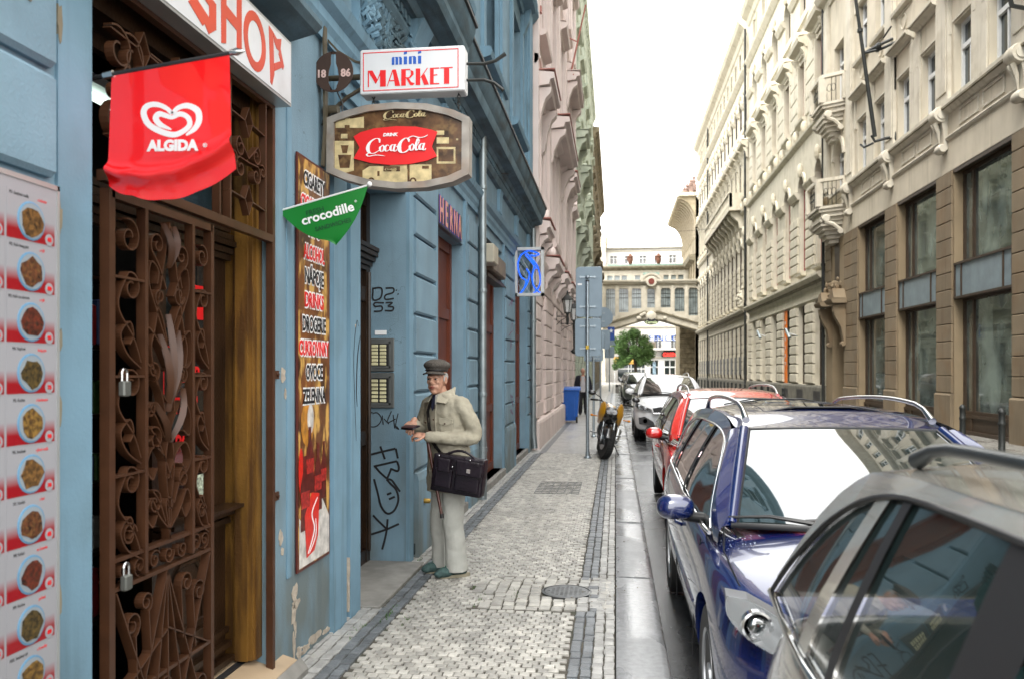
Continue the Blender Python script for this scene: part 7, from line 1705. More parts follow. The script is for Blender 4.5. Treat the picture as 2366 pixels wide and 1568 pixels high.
# ---- wheelie bin
wb = thing('wheelie_bin', 'blue wheeled rubbish bin standing by the pink wall', 'bin', (-1.40, 26.0, 0))
BB = mat('blue_bin_plastic', (.012, .10, .42), .38, var=.08, scale=6)
bx, by = -1.40, 26.0
q = MB()
for i, (z, w_, d_) in enumerate(((.07, .21, .25), (.55, .245, .30), (.98, .275, .34))): pass
P = [(.07, .205, .24), (.4, .235, .28), (.98, .275, .335), (1.02, .295, .355)]
vs = [(bx+sx*w_, by+sy*d_, z) for z, w_, d_ in P for sx, sy in ((-1,-1),(1,-1),(1,1),(-1,1))]
q.add(vs, [(3,2,1,0), (12,13,14,15)]+[(l*4+i, l*4+(i+1) % 4, l*4+4+(i+1) % 4, l*4+4+i) for l in range(3) for i in range(4)])
for sx in (-.12, .12): q.box((bx+sx-.02, by-.33, .2), (bx+sx+.02, by-.26, .9))
q.build('body', BB, wb)
q = MB(); q.prism([(by-.39, 1.025), (by+.37, 1.025), (by+.35, 1.10), (by+.1, 1.13), (by-.34, 1.08)], 0, bx-.31, bx+.31); q.build('lid', BB, wb)
q = MB(); q.tube([(bx-.24, by+.36, 1.0), (bx-.24, by+.43, 1.0), (bx+.24, by+.43, 1.0), (bx+.24, by+.36, 1.0)], .018, 8); q.build('handle', BB, wb)
for s_ in (-1, 1): MB().lathe([(.10, -.025), (.10, .025)], (bx+s_*.20, by-.26, .10), 16, ax=0).build('wheel', BLACK, wb, smooth=40)
# power cable loosely strung under the cornice
wc = thing('wall_cable', 'thin black cable sagging from the cornice above the neon sign', 'cable', (-1.5, 14, 4.4))
q = MB(); q.tube([(-1.43, 13.2, 4.95), (-1.47, 13.0, 4.78), (-1.52, 12.7, 4.74), (-1.60, 12.3, 4.58), (-1.66, 12.0, 4.52)], .010, 5); q.tube([(-1.74, 11.3, 3.1), (-1.73, 12.5, 2.95), (-1.73, 13.6, 2.9), (-1.75, 14.2, 3.0)], .014, 5); q.build('cable', IRONBK, wc)
# ================================================================ parked cars
def paint(name, c, metal=0, rough=.25): return mat(name, c, rough, metal=metal, var=.04, scale=2, coat=1.0, spec=.6)
CGLASS = mat('car_glass', (.012, .022, .022), .02, var=0, spec=1.0, coat=1.0, ior=1.8, alpha=.72)
CGLASSD = mat('car_glass_dark', (.010, .016, .016), .02, var=0, spec=1.0, coat=1.0, ior=1.9)
TRIM = mat('car_black_trim', (.012, .012, .013), .4, var=0)
CHROME = mat('chrome', (.62, .63, .64), .12, metal=1, var=0)
LENS = mat('headlamp_lens', (.35, .37, .38), .04, var=0, spec=1.0, alpha=.35)
LAMPIN = mat('headlamp_reflector', (.16, .165, .17), .3, metal=.9, var=0)
SEATM = mat('seat_fabric', (.035, .037, .04), .85, var=.3, scale=20)
SEATG = mat('teal_grey_seat_fabric', (.06, .17, .17), .85, var=.4, scale=9)
RIMM = mat('alloy_rim', (.30, .31, .32), .3, metal=.8, var=.1)
AMBER = mat('amber_plastic', (.6, .2, .01), .25, var=0)
REDL = mat('tail_lamp_red', (.35, .01, .01), .15, var=.1, spec=.8)
def applied(o):
    """bake modifiers of an object into its mesh"""
    dg = bpy.context.evaluated_depsgraph_get(); me = bpy.data.meshes.new_from_object(o.evaluated_get(dg)); nm = o.data.name
    o.modifiers.clear(); old = o.data; o.data = me; bpy.data.meshes.remove(old); me.name = nm; return o
def interp(T, y):
    if y <= T[0][0]: return T[0][1]
    for (a, p), (b, q) in zip(T[:-1], T[1:]):
        if y <= b:
            t = (y-a)/(b-a); return p+(q-p)*t
    return T[-1][1]
def smooth_curve(T, n=6):
    out = cat([tuple(p) for p in T], n); return [(p[0], p[1]) for p in out]
def car(name, label, x, y0, pm, st, ax_f, ax_r, wr, prof, belt, wb, wrf, cowl, head, pillars, dlo, glassm=CGLASSD, rails=None, railm=None, group='cars parked along the kerb',
        mirror=None, arches=True, L=None, wheel_w=.21, sill=TRIM, seat=None, zroad=-.12, frontm=None, chrome_dlo=True, crown=.05):
    """local frame: x across, y from the front bumper back, z up from the road. st: body stations (y, bow, w_low, w_mid, w_sh, z_low, z_sh, z_top)"""
    t = thing(name, label, 'car', (x, y0, zroad), group)
    # ---------- lower body
    q = MB(); NS = len(st); vs = []
    for (y, bow, wl, wm, ws, zl, zs, zt) in st:
        half = [(0, zl), (wl*.8, zl), (wl, zl+.05), (wm, zl+(zs-zl)*.45), (wm+.004, zl+(zs-zl)*.72), (ws, zs-.035), (ws-.05, zs+.004), (ws*.62, zs+(zt-zs)*.62), (ws*.3, zt-.006), (0, zt)]
        row = [(hx, hz) for hx, hz in half]+[(-hx, hz) for hx, hz in half[-2:0:-1]]
        for hx, hz in row: vs.append((hx, y+bow*(hx/max(wm, .01))**2, hz))
    n = 18
    fs = [(i*n+j, i*n+(j+1) % n, (i+1)*n+(j+1) % n, (i+1)*n+j) for i in range(NS-1) for j in range(n)]
    fs = [f[::-1] for f in fs]
    for base, flip in ((0, False), ((NS-1)*n, True)):     # end caps as strips
        for k in range(9):
            a, b_ = base+k, base+k+1; c_, d_ = base+(n-k) % n, base+(n-k-1) % n
            f = [a, b_, d_, c_]; f = [v for i, v in enumerate(f) if v not in f[:i]]
            if len(f) > 2: fs.append(tuple(f[::-1] if flip else f))
    q.add(vs, fs); body = q.build('body', pm, t, smooth=70, local=True)
    m = body.modifiers.new('s', 'SUBSURF'); m.levels = m.render_levels = 2
    cut = []
    if arches:
        for ya in (ax_f, ax_r):
            for s_ in (-1, 1):
                c = MB(); w_ = st[NS//2][3]; c.lathe([(wr+.045, -.30), (wr+.045, .14)] if s_ > 0 else [(wr+.045, -.14), (wr+.045, .30)], (s_*w_, ya, wr+.01), 28, ax=0)
                co = c.build('cutter', pm, None); co.location = t.location; cut.append(co); bm_ = body.modifiers.new('b', 'BOOLEAN'); bm_.operation = 'DIFFERENCE'; bm_.object = co; bm_.solver = 'EXACT'
    bpy.context.view_layer.update(); applied(body); body.data.polygons.foreach_set('use_smooth', [True]*len(body.data.polygons)); body.data.set_sharp_from_angle(angle=R(38))
    for c in cut: me = c.data; bpy.data.objects.remove(c); bpy.data.meshes.remove(me)
    # ---------- side surface x(y, z)
    PR = smooth_curve(prof, 5); ztop = max(p[1] for p in PR)
    def zb(y): return interp(belt, y)
    def sx(y, z):
        f = max(0, (z-zb(y)))/(ztop-zb(y)); b_ = interp(wb, y); r_ = interp(wrf, y); return b_-(b_-r_)*(f**1.25)
    def P3(s, y, z, off=0): return (s*(sx(y, z)+off), y, z)
    def zp(y):
        best = 0
        for (a, p), (b, r_) in zip(PR[:-1], PR[1:]):
            if min(a, b) <= y <= max(a, b) and abs(b-a) > 1e-6: best = max(best, p+(r_-p)*(y-a)/(b-a))
        return best
    DL = smooth_curve(dlo, 4)
    def zd(y):
        best = -1
        for (a, p), (b, r_) in zip(DL[:-1], DL[1:]):
            if min(a, b) <= y <= max(a, b) and abs(b-a) > 1e-6: best = max(best, p+(r_-p)*(y-a)/(b-a))
        return best
    ya0, ya1 = PR[0][0], PR[-1][0]; yd0, yd1 = dlo[0][0], dlo[-1][0]
    N = 44
    for s in (-1, 1):
        q = MB()      # metal frame round the windows: strip from window outline up to the roof edge, plus the ends
        for i in range(N):
            y1_, y2_ = ya0+(ya1-ya0)*i/N, ya0+(ya1-ya0)*(i+1)/N
            pts = []
            for yy_ in (y1_, y2_):
                lo = zb(yy_)-.02; hi = zp(yy_); d_ = zd(yy_) if yd0 < yy_ < yd1 else lo
                d_ = max(d_, lo); pts.append((yy_, min(d_, hi), hi, lo))
            (a, d1, h1, l1), (b, d2, h2, l2) = pts
            K = 5
            for k in range(K):
                z11, z12 = d1+(h1-d1)*k/K, d1+(h1-d1)*(k+1)/K; z21, z22 = d2+(h2-d2)*k/K, d2+(h2-d2)*(k+1)/K
                f = [P3(s, a, z11), P3(s, b, z21), P3(s, b, z22), P3(s, a, z12)]
                q.add(f, [(0, 1, 2, 3) if s > 0 else (3, 2, 1, 0)])
        fr = q.build('window_frame', pm, t, smooth=60, local=True)
        # glass panes between the pillars
        cuts_ = [yd0]+[v for p in pillars for v in (p[0], p[1])]+[yd1]; leans = [0]+[p[2] for p in pillars for _ in (0, 1)]+[0]
        for ci in range(0, len(cuts_), 2):
            a, b = cuts_[ci], cuts_[ci+1]; la, lb = leans[ci], leans[ci+1]; q = MB(); M_ = 14
            rows_ = []
            for i in range(M_+1):
                f = i/M_; col = []
                for k in range(7):
                    g_ = k/6; yy_ = (a+la*g_)*(1-f)+(b+lb*g_)*f; yy_ = min(max(yy_, yd0+.001), yd1-.001); zz_ = zb(yy_)+.0+(max(zd(yy_), zb(yy_)+.001)-zb(yy_))*g_
                    col.append(P3(s, yy_, zz_, -.012))
                rows_.append(col)
            vs = [p for c in rows_ for p in c]; fs = [(i*7+k, (i+1)*7+k, (i+1)*7+k+1, i*7+k+1) for i in range(M_) for k in range(6)]
            q.add(vs, fs if s > 0 else [f[::-1] for f in fs]); q.build('side_window', glassm, t, smooth=60, local=True)
        for (a, b, ln, mm) in pillars:
            q = MB(); K = 7; vs = []
            for k in range(K+1):
                g_ = k/K
                for yy_ in (a-.008, b+.008):
                    y2 = yy_+ln*g_; zz_ = zb(y2)+(zd(y2)-zb(y2))*g_; vs.append(P3(s, y2, zz_, -.002)); 
            fs = [(k*2, k*2+1, k*2+3, k*2+2) for k in range(K)]; q.add(vs, fs if s > 0 else [f[::-1] for f in fs]); q.build('pillar', mm, t, smooth=60, local=True)
        # seals and bright strips around the windows
        q = MB(); q.tube([P3(s, y, zb(y)-.004, .003) for y in [yd0+(yd1-yd0)*k/24 for k in range(25)]], .011, 6); q.build('window_strip', CHROME if chrome_dlo else TRIM, t, smooth=60, local=True)
        q = MB(); q.tube([P3(s, y, z, .0015) for y, z in DL], .007, 6); q.build('window_seal', CHROME if chrome_dlo == 2 else TRIM, t, smooth=60, local=True)
    # ---------- windscreen, rear screen, roof
    (yc, bc, wc, zc), (yh, bh, wh_, zh) = cowl, head; yr0_ = yh+.30
    def ws_(u, v):
        s_ = 2*u-1; bl = .035*math.sin(math.pi*v)
        y = (yc+bc*s_*s_)*(1-v)+(yh+bh*s_*s_)*v-bl*.5; xx = s_*(wc*(1-v)+wh_*v); z = (zc-.02*s_*s_)*(1-v)+(zh-.018*s_*s_)*v+bl*.9; return (xx, y, z)
    q = MB(); q.grid(ws_, 20, 10); q.build('windscreen', glassm, t, smooth=80, local=True)
    q = MB()
    for s_ in (0, 1): 
        q.tube([ws_(s_, v) for v in [k/8 for k in range(9)]], .030, 8)
    q.build('windscreen_pillar', pm, t, smooth=60, local=True)
    for s_ in (0, 1):      # metal web joining the windscreen edge to the side frame
        q = MB(); sg_ = -1 if s_ == 0 else 1; K = 10; vs = []
        for k in range(K+1):
            A_ = Vector(ws_(s_, k/K)); yb_ = None
            for i in range(200):
                y_ = ya0+(yr0_-ya0)*i/200
                if zp(y_) >= A_.z: yb_ = y_; break
            if yb_ is None: yb_ = yr0_
            B_ = Vector(P3(sg_, yb_, max(zp(yb_), zb(yb_)), .002)); Mm = (A_+B_)/2+Vector((sg_*.012, -.006, .010)); vs += [A_, Mm, B_]
        fs = [(k*3+j, k*3+j+1, k*3+j+4, k*3+j+3) for k in range(K) for j in (0, 1)]
        q.add(vs, fs); q.build('corner_panel', pm, t, smooth=80, local=True)
    q = MB(); q.tube([(ws_(s_, 0)[0], ws_(s_, 0)[1]-.01, ws_(s_, 0)[2]) for s_ in [k/12 for k in range(13)]], .016, 6); q.tube([ws_(s_, 1) for s_ in [k/12 for k in range(13)]], .008, 6); q.tube([(ws_(0, v)[0]+.03, ws_(0, v)[1]-.006, ws_(0, v)[2]+.004) for v in [k/8 for k in range(9)]], .008, 5); q.tube([(ws_(1, v)[0]-.03, ws_(1, v)[1]-.006, ws_(1, v)[2]+.004) for v in [k/8 for k in range(9)]], .008, 5); q.build('windscreen_seal', TRIM, t, smooth=60, local=True)
    yr0, yr1 = yh, [p for p in PR if p[1] > ztop-.12][-1][0]
    def rf(u, v):
        s_ = 2*u-1; y = yr0+bh*s_*s_*(1-v)+(yr1-yr0)*v; w_ = interp(wrf, y)+.004; hz = zp(min(max(y, ya0), ya1)) if v > .02 else zh-.018*s_*s_
        z0_ = zp(y) if zp(y) > 0 else zh
        z_ = z0_+crown*(1-abs(s_)**2.4); 
        if v < .12: z_ = (zh-.018*s_*s_+.004)*(1-v/.12)+z_*(v/.12)
        return (s_*(w_ if v > .03 else wh_+(w_-wh_)*v/.03), y, z_)
    q = MB(); q.grid(rf, 22, 36); q.build('roof', pm, t, smooth=80, local=True)
    yb, zbk = PR[-1]
    def rw(u, v):
        s_ = 2*u-1; a = rf(u, 1); w_ = interp(wb, yb); return (a[0]*(1-v)+s_*w_*v, a[1]+(yb-a[1]+.02-.05*s_*s_)*v, a[2]*(1-v)+zbk*v+.03*math.sin(3.14*v))
    q = MB(); q.grid(rw, 14, 8); q.build('tailgate_window', CGLASSD, t, smooth=80, local=True)
    for s_ in (-.42, .12):
        q = MB(); q.tube([(ws_(.5+s_/2, .01)[0], ws_(.5+s_/2, .01)[1]-.02, ws_(.5+s_/2, .01)[2]+.012), (ws_(.5+s_/2-.17, .05)[0], ws_(.5+s_/2-.17, .05)[1]-.02, ws_(.5+s_/2-.17, .05)[2]+.02), (ws_(.5+s_/2-.33, .03)[0], ws_(.5+s_/2-.33, .03)[1]-.02, ws_(.5+s_/2-.33, .03)[2]+.02)], [.014, .010, .006], 6); q.build('wiper', TRIM, t, smooth=60, local=True)
    # ---------- wheels
    for ya in (ax_f, ax_r):
        for s in (-1, 1):
            xw = s*(st[NS//2][3]-.02); wn = MB(); d = s
            prof_ = [(wr*.66, -.10*d), (wr*.94, -.11*d), (wr, -.085*d), (wr, .0*d), (wr*.985, .012*d), (wr*.90, .02*d), (wr*.66, .0*d)]
            prof_ = [(r_, h-.02*d) for r_, h in prof_]
            wn.lathe(prof_, (xw, ya, wr), 30, ax=0); w_ = wn.build('wheel', BLACK, t, smooth=35, local=True)
            rm = MB(); rm.lathe([(wr*.67, -.05*d), (wr*.67, -.005*d), (wr*.62, -.012*d), (wr*.60, -.05*d)], (xw, ya, wr), 30, ax=0)
            for k in range(7):
                a = k*.8976; rm.obox((xw-.035*d, ya+wr*.34*math.cos(a), wr+wr*.34*math.sin(a)), (.012, wr*.29, .022), Matrix.Rotation(a, 3, 'X'))
            rm.lathe([(.07, -.05*d), (.06, -.01*d)], (xw, ya, wr), 14, ax=0); rr_ = rm.build('rim', RIMM, w_, smooth=35, local=True)
            MB().lathe([(wr+.03, -.30*d), (wr+.03, -.14*d)], (xw, ya, wr), 24, ax=0).build('arch_liner', TRIM, t, local=True)
    # ---------- mirrors, rails
    if mirror:
        my, mz, mw, mcol = mirror
        for s in (-1, 1):
            xb = s*(interp(wb, my)+.0); q = MB(); M_ = Matrix.Rotation(-.12*s, 3, 'Z')
            q.ell((0, 0, 0), (1, 1, 1), 24, 14); q.v = [tuple(Vector((xb+s*(mw*.55+.03), my-.03, mz+.01))+M_ @ Vector((math.copysign(abs(a)**.75, a)*mw*.52, math.copysign(abs(b)**.8, b)*.085, math.copysign(abs(c)**.78, c)*.072*(1 if c > 0 else .8)))) for a, b, c in q.v]; mo = q.build('mirror', mcol, t, smooth=80, local=True)
            q = MB(); q.tube([(xb-s*.02, my+.02, mz-.05), (xb+s*.05, my, mz-.04), (xb+s*.12, my-.01, mz-.02)], [.03, .028, .03], 8); q.build('mirror_foot', TRIM, mo, smooth=60, local=True)
            q = MB(); q.ell((xb+s*(mw*.55+.03), my+.045, mz+.01), (mw*.44, .012, .062), 14, 8, M=M_); q.build('mirror_glass', CHROME, mo, smooth=60, local=True)
    if rails:
        ra, rb_, rh = rails
        for s in (-1, 1):
            P = []
            for k in range(17):
                g_ = k/16; yy_ = ra+(rb_-ra)*g_; up_ = rh*(min(1, math.sin(math.pi*g_)*3.2)**.6 if 0 < g_ < 1 else 0); xx = interp(wrf, yy_)-.06; P.append((s*xx, yy_, zp(yy_)+.028+up_))
            q = MB(); q.tube(P, [.022]+[.015]*15+[.022], 10); q.build('roof_rail', railm or STEEL, t, smooth=60, local=True)
    if seat:
        for yy_ in seat:
            for s in (-1, 1):
                q = MB(); q.ell((s*.36, yy_+.12, .78), (.24, .12, .40), 12, 10, M=Matrix.Rotation(-.2, 3, 'X')); q.ell((s*.36, yy_-.15, .50), (.25, .30, .12), 12, 8); so = q.build('seat', SEATM if seat[0] > .5 else SEATG, t, smooth=80, local=True)
                q = MB(); q.ell((s*.36, yy_+.20, 1.17), (.13, .055, .09), 12, 8); q.build('headrest', SEATM, so, smooth=80, local=True)
        q = MB(); q.box((-.7, cowl[0]+.1, .62), (.7, cowl[0]+.5, .92)); q.build('dashboard', TRIM, t, local=True)
        q = MB(); q.tube([(-.36+.18*math.cos(a), cowl[0]+.62+.07*math.sin(a), .86+.17*math.sin(a)) for a in [k*.4 for k in range(17)]], .014, 6); q.build('steering_wheel', TRIM, t, local=True)
    return t
def headlamp(t, s, pts, y_, ins, nm='headlight', dep=.12, yo=None, m_=None):
    """pts: outline (x, z, y) on the front corner"""
    q = MB(); n = len(pts); F_ = [(s*p[0], p[2]-.006, p[1]) for p in pts]; B_ = [(s*(p[0]-.01), p[2]+dep, p[1]) for p in pts]
    q.add(F_+B_, [tuple(range(n)), tuple(range(2*n-1, n-1, -1))]+[(i, n+i, n+(i+1) % n, (i+1) % n) for i in range(n)]); h = q.build(nm, LAMPIN, t, local=True)
    F2 = cat([(p[0], p[1]) for p in pts]+[pts[0][:2]], 4)[:-1]; ys_ = cat([(p[2], 0) for p in pts]+[(pts[0][2], 0)], 4)[:-1]; N_ = len(F2); c = [sum(p[0] for p in F2)/N_, sum(p[0] for p in ys_)/N_, sum(p[1] for p in F2)/N_]; q = MB(); vs = []
    for r_ in range(5):
        g_ = r_/4*.98; bl = .028*(1-(1-g_)**2)
        for (a, b), (y2, _) in zip(F2, ys_): vs.append((s*(a+(c[0]-a)*g_), y2+(c[1]-y2)*g_-.012-bl, b+(c[2]-b)*g_))
    q.add(vs, [(r_*N_+i, r_*N_+(i+1) % N_, (r_+1)*N_+(i+1) % N_, (r_+1)*N_+i) for r_ in range(4) for i in range(N_)]+[tuple(range(4*N_, 5*N_))]); q.build('lens', LENS, h, smooth=80, local=True)
    for (ix, iz, iy, r_) in ins:
        q = MB(); q.lathe([(r_, .02), (r_, -.02), (r_*.85, -.022), (r_*.55, .03), (0, .045)], (s*ix, iy, iz), 20, ax=1); q.build('bulb_ring', CHROME, h, smooth=50, local=True)
        q = MB(); q.ell((s*ix, iy+.0, iz), (r_*.62, r_*.35, r_*.62), 14, 10); q.build('projector', CGLASSD, h, smooth=60, local=True)
    return h
# ---- estate body table shared by the blue and the red car (front at y = 0)
EST = [(-.02, .10, .50, .52, .50, .26, .52, .50), (.02, .16, .72, .74, .70, .20, .67, .69), (.12, .20, .82, .84, .80, .19, .77, .81), (.30, .16, .86, .885, .83, .19, .82, .885), (.62, .08, .87, .90, .855, .19, .86, .935), (.95, .02, .87, .905, .87, .19, .88, .97), (1.25, 0, .87, .905, .875, .19, .89, .985),
       (1.6, 0, .87, .905, .88, .19, .915, .93), (2.3, 0, .87, .91, .885, .19, .935, .94), (3.1, 0, .87, .91, .885, .19, .955, .96), (3.8, 0, .86, .905, .875, .20, .975, .98), (4.3, -.03, .84, .885, .84, .22, .985, .99), (4.62, -.10, .80, .85, .80, .26, .97, .98), (4.74, -.16, .70, .78, .72, .34, .90, .92), (4.77, -.10, .5, .55, .5, .4, .8, .82)]
EBELT = [(.9, .93), (1.5, .945), (3.0, .985), (4.6, 1.03)]
EPROF = [(1.02, .97), (1.25, 1.08), (1.6, 1.27), (1.82, 1.37), (2.1, 1.43), (2.7, 1.465), (3.4, 1.455), (4.1, 1.41), (4.45, 1.33), (4.62, 1.18), (4.70, 1.0)]
EDLO = [(1.18, .955), (1.42, 1.12), (1.70, 1.27), (1.95, 1.345), (2.4, 1.385), (3.2, 1.385), (3.9, 1.35), (4.3, 1.27), (4.45, 1.15), (4.52, 1.03)]
def estate(label, x, y0, pm, railm, **k):
    return car('parked_car', label, x, y0, pm, EST, .88, 3.60, .325, EPROF, EBELT, [(.9, .80), (1.3, .845), (2.2, .865), (3.8, .85), (4.6, .74)], [(1.2, .60), (1.9, .585), (3.0, .60), (4.2, .57), (4.7, .54)],
               (1.06, .17, .72, .985), (1.88, .07, .55, 1.415), [(2.42, 2.50, .05, TRIM), (3.38, 3.47, .02, TRIM)], EDLO, rails=(2.02, 4.25, .062), railm=railm, mirror=(1.47, 1.00, .19, pm), **k)
BLUEP = paint('dark_blue_pearl', (.0006, .007, .060)); REDP = paint('bright_red_paint', (.50, .008, .006), .1); WHITEC = paint('white_car_paint', (.72, .73, .74), 0, .3)
SILVP = mat('champagne_silver_paint', (.60, .58, .53), .20, metal=.7, var=.05, scale=3, coat=.8, stain=(.20, .18, .15), sfac=.45, sscale=5, sstretch=(1, 1, .4)); GREYC = paint('graphite_car_paint', (.02, .022, .025))
bc = estate('dark blue estate car with silver roof rails, wet bonnet, second car from the camera', 1.30, 3.02, BLUEP, STEEL, seat=(2.0, 2.9), chrome_dlo=2)
for s in (-1, 1):
    headlamp(bc, s, [(.855, .83, .40), (.86, .77, .34), (.80, .715, .22), (.68, .68, .10), (.56, .665, .05), (.56, .74, .08), (.66, .80, .16), (.78, .835, .33)], 0, [(.765, .768, .21, .060), (.64, .735, .10, .042)])
q = MB(); q.prism([(-.30, .50), (.30, .50), (.34, .66), (-.34, .66)], 1, -.05, .02); q.build('grille', TRIM, bc, local=True)
for z in (.53, .57, .61, .64): MB().box((-.31, -.056, z), (.31, -.048, z+.008)).build('grille_bar', CHROME, bc, local=True)
MB().box((-.26, -.065, .36), (.26, -.05, .47)).build('licence_plate', WHITE, bc, local=True)
q = MB(); q.prism([(-.5, .22), (.5, .22), (.45, .34), (-.45, .34)], 1, -.05, .02); q.build('lower_intake', TRIM, bc, local=True)
q = MB(); q.grid(lambda u, v: (-.40+.80*u, 2.35+1.5*v, 1.512-.05*abs(2*u-1)**2.4+.006-.012*abs(v-.4)), 10, 10); q.build('glass_sunroof', CGLASSD, bc, smooth=60, local=True)
for yy_ in (2.34, 3.1, 3.86): q = MB(); q.tube([(-.42, yy_, 1.462+.006), (-.2, yy_, 1.512), (.2, yy_, 1.514), (.42, yy_, 1.464+.006)], .006, 4); q.build('sunroof_seal', TRIM, bc, local=True)
q = MB(); q.tube([(-.903, 1.3, .56), (-.906, 1.5, .56), (-.91, 2.6, .58), (-.90, 3.3, .60)], .010, 6); q.build('side_moulding', BLUEP, bc, local=True)
q = MB(); q.tube([(-.865, 1.30, .88), (-.895, 1.34, .50), (-.90, 1.36, .26)], .004, 4); q.build('door_gap', TRIM, bc, local=True); q = MB(); q.tube([(-.872, 2.42, .93), (-.905, 2.45, .5), (-.90, 2.46, .26)], .004, 4); q.build('door_gap', TRIM, bc, local=True)
q = MB(); q.tube([(-.895, 2.12, .80), (-.925, 2.16, .805), (-.925, 2.28, .81), (-.895, 2.32, .81)], .013, 8); q.build('door_handle', BLUEP, bc, smooth=60, local=True)
q = MB(); q.tube([(-.70, .24, .725), (-.78, .55, .835), (-.80, .9, .905), (-.76, 1.2, .965)], .004, 4); q.tube([(.70, .24, .725), (.78, .55, .835), (.80, .9, .905), (.76, 1.2, .965)], .004, 4); q.build('bonnet_gap', TRIM, bc, local=True)
# raindrops standing on the blue bonnet and wing
DROP = mat('water_drop', (.6, .65, .7), .03, var=0, spec=1.0, alpha=.45)
q = MB(); random.seed(44)
for k in range(240):
    u, v = random.uniform(-.84, -.45), random.uniform(.30, 1.15); z = interp([(.3, .765), (.62, .842), (.95, .905), (1.25, .94)], v)-.06*max(0, (abs(u)-.62)/.22)**2+.005
    r_ = random.uniform(.0012, .0032); q.ell((u, v, z), (r_*1.3, r_*1.3, r_*.7), 6, 4)
q.build('raindrops', DROP, bc, smooth=80, local=True, kind='stuff')
rc = estate('bright red estate car parked behind the blue one, pale wet windscreen', 1.43, 8.30, REDP, STEEL, chrome_dlo=False)
for s in (-1, 1): headlamp(rc, s, [(.86, .70, .42), (.84, .60, .30), (.72, .55, .12), (.56, .54, .04), (.55, .63, .06), (.66, .70, .14), (.80, .745, .38)], 0, [(.74, .635, .16, .062)])
q = MB(); q.tube([(-.895, 2.12, .80), (-.925, 2.16, .805), (-.925, 2.28, .81), (-.895, 2.32, .81)], .013, 8); q.build('door_handle', REDP, rc, smooth=60, local=True)
q = MB(); q.prism([(-.30, .50), (.30, .50), (.34, .66), (-.34, .66)], 1, -.05, .02); q.build('grille', TRIM, rc, local=True)
MB().box((-.26, -.065, .36), (.26, -.05, .47)).build('licence_plate', WHITE, rc, local=True)
# ---- the nearest car: champagne silver estate, its tail at y = L; only the rear half is in view
SY0 = -1.72; SL = 4.60
SST = [(-.02, .10, .50, .52, .50, .26, .52, .50), (.02, .16, .70, .72, .68, .20, .62, .62), (.15, .20, .80, .82, .78, .19, .72, .74), (.35, .16, .84, .865, .81, .19, .80, .84), (.7, .06, .85, .88, .84, .19, .88, .94), (1.2, 0, .85, .885, .855, .19, .96, 1.02), (1.6, 0, .85, .885, .86, .19, 1.0, 1.02),
       (2.3, 0, .85, .89, .87, .19, 1.02, 1.03), (3.0, 0, .85, .89, .87, .19, 1.04, 1.05), (3.6, 0, .85, .888, .868, .20, 1.055, 1.06), (4.0, -.02, .84, .88, .85, .22, 1.06, 1.065), (4.3, -.06, .82, .865, .81, .24, 1.03, 1.04), (4.5, -.12, .78, .84, .76, .28, .93, .94), (4.60, -.16, .70, .77, .70, .34, .82, .83), (4.63, -.10, .5, .55, .5, .42, .7, .72)]
yl = lambda Y: Y-SY0
sc_ = car('parked_car', 'silver champagne estate car nearest the camera, cropped at the corner', 1.295, SY0, SILVP, SST, .88, 3.56, .325,
    [(1.05, 1.02), (1.3, 1.14), (1.7, 1.34), (2.0, 1.44), (2.5, 1.505), (3.1, 1.52), (yl(2.0), 1.505), (yl(2.15), 1.475), (yl(2.27), 1.41), (yl(2.36), 1.31), (yl(2.43), 1.20), (yl(2.55), 1.07)],
    [(.9, 1.02), (2.0, 1.045), (3.2, 1.055), (4.3, 1.10)], [(.9, .78), (1.5, .84), (2.5, .868), (yl(2.1), .865), (yl(2.6), .83)], [(1.2, .62), (2.0, .62), (3.2, .665), (yl(2.1), .655), (yl(2.6), .64)],
    (1.05, .26, .70, 1.06), (1.95, .10, .56, 1.45), [(yl(1.30)-.14, yl(1.30), .06, TRIM), (yl(1.765), yl(1.795), .03, TRIM), (yl(1.975), yl(2.035), -.06, SILVP)],
    [(1.25, 1.04), (1.55, 1.21), (1.85, 1.34), (2.2, 1.43), (2.8, 1.475), (yl(1.7), 1.478), (yl(2.0), 1.445), (yl(2.2), 1.36), (yl(2.33), 1.25), (yl(2.45), 1.13), (yl(2.50), 1.09)],
    glassm=CGLASS, rails=(1.5+.6, yl(2.02), .035), railm=mat('satin_grey_rail', (.06, .068, .072), .3, metal=.7, var=.05), mirror=(1.45, 1.1, .25, SILVP), seat=(.4+1.6, 2.9), chrome_dlo=True, crown=.035)
q = MB(); q.box((-.72, yl(1.0), .45), (.72, yl(1.75), .62)); q.build('rear_bench', SEATG, sc_, local=True)
q = MB(); q.ell((0, yl(1.82), .85), (.66, .10, .36), 16, 10, M=Matrix.Rotation(-.2, 3, 'X')); q.build('rear_backrest', SEATG, sc_, smooth=80, local=True)
for s_ in (-.40, 0, .40): q = MB(); q.ell((s_, yl(1.88), 1.24), (.13, .055, .085), 12, 8); q.build('headrest', SEATG, sc_, smooth=80, local=True)
for s in (-1, 1):
    q = MB(); q.ell((s*.66, yl(2.80), .72), (.09, .05, .08), 12, 10); q.build('tail_light', REDL, sc_, smooth=60, local=True)
q = MB(); q.tube([(-.89, yl(.6), .78), (-.92, yl(.65), .785), (-.92, yl(.78), .79), (-.89, yl(.83), .79)], .013, 8); q.build('door_handle', SILVP, sc_, smooth=60, local=True)
q = MB(); q.tube([(-.872, yl(1.22), 1.04), (-.893, yl(1.2), .6), (-.885, yl(1.2), .26)], .004, 4); q.build('door_gap', TRIM, sc_, local=True)
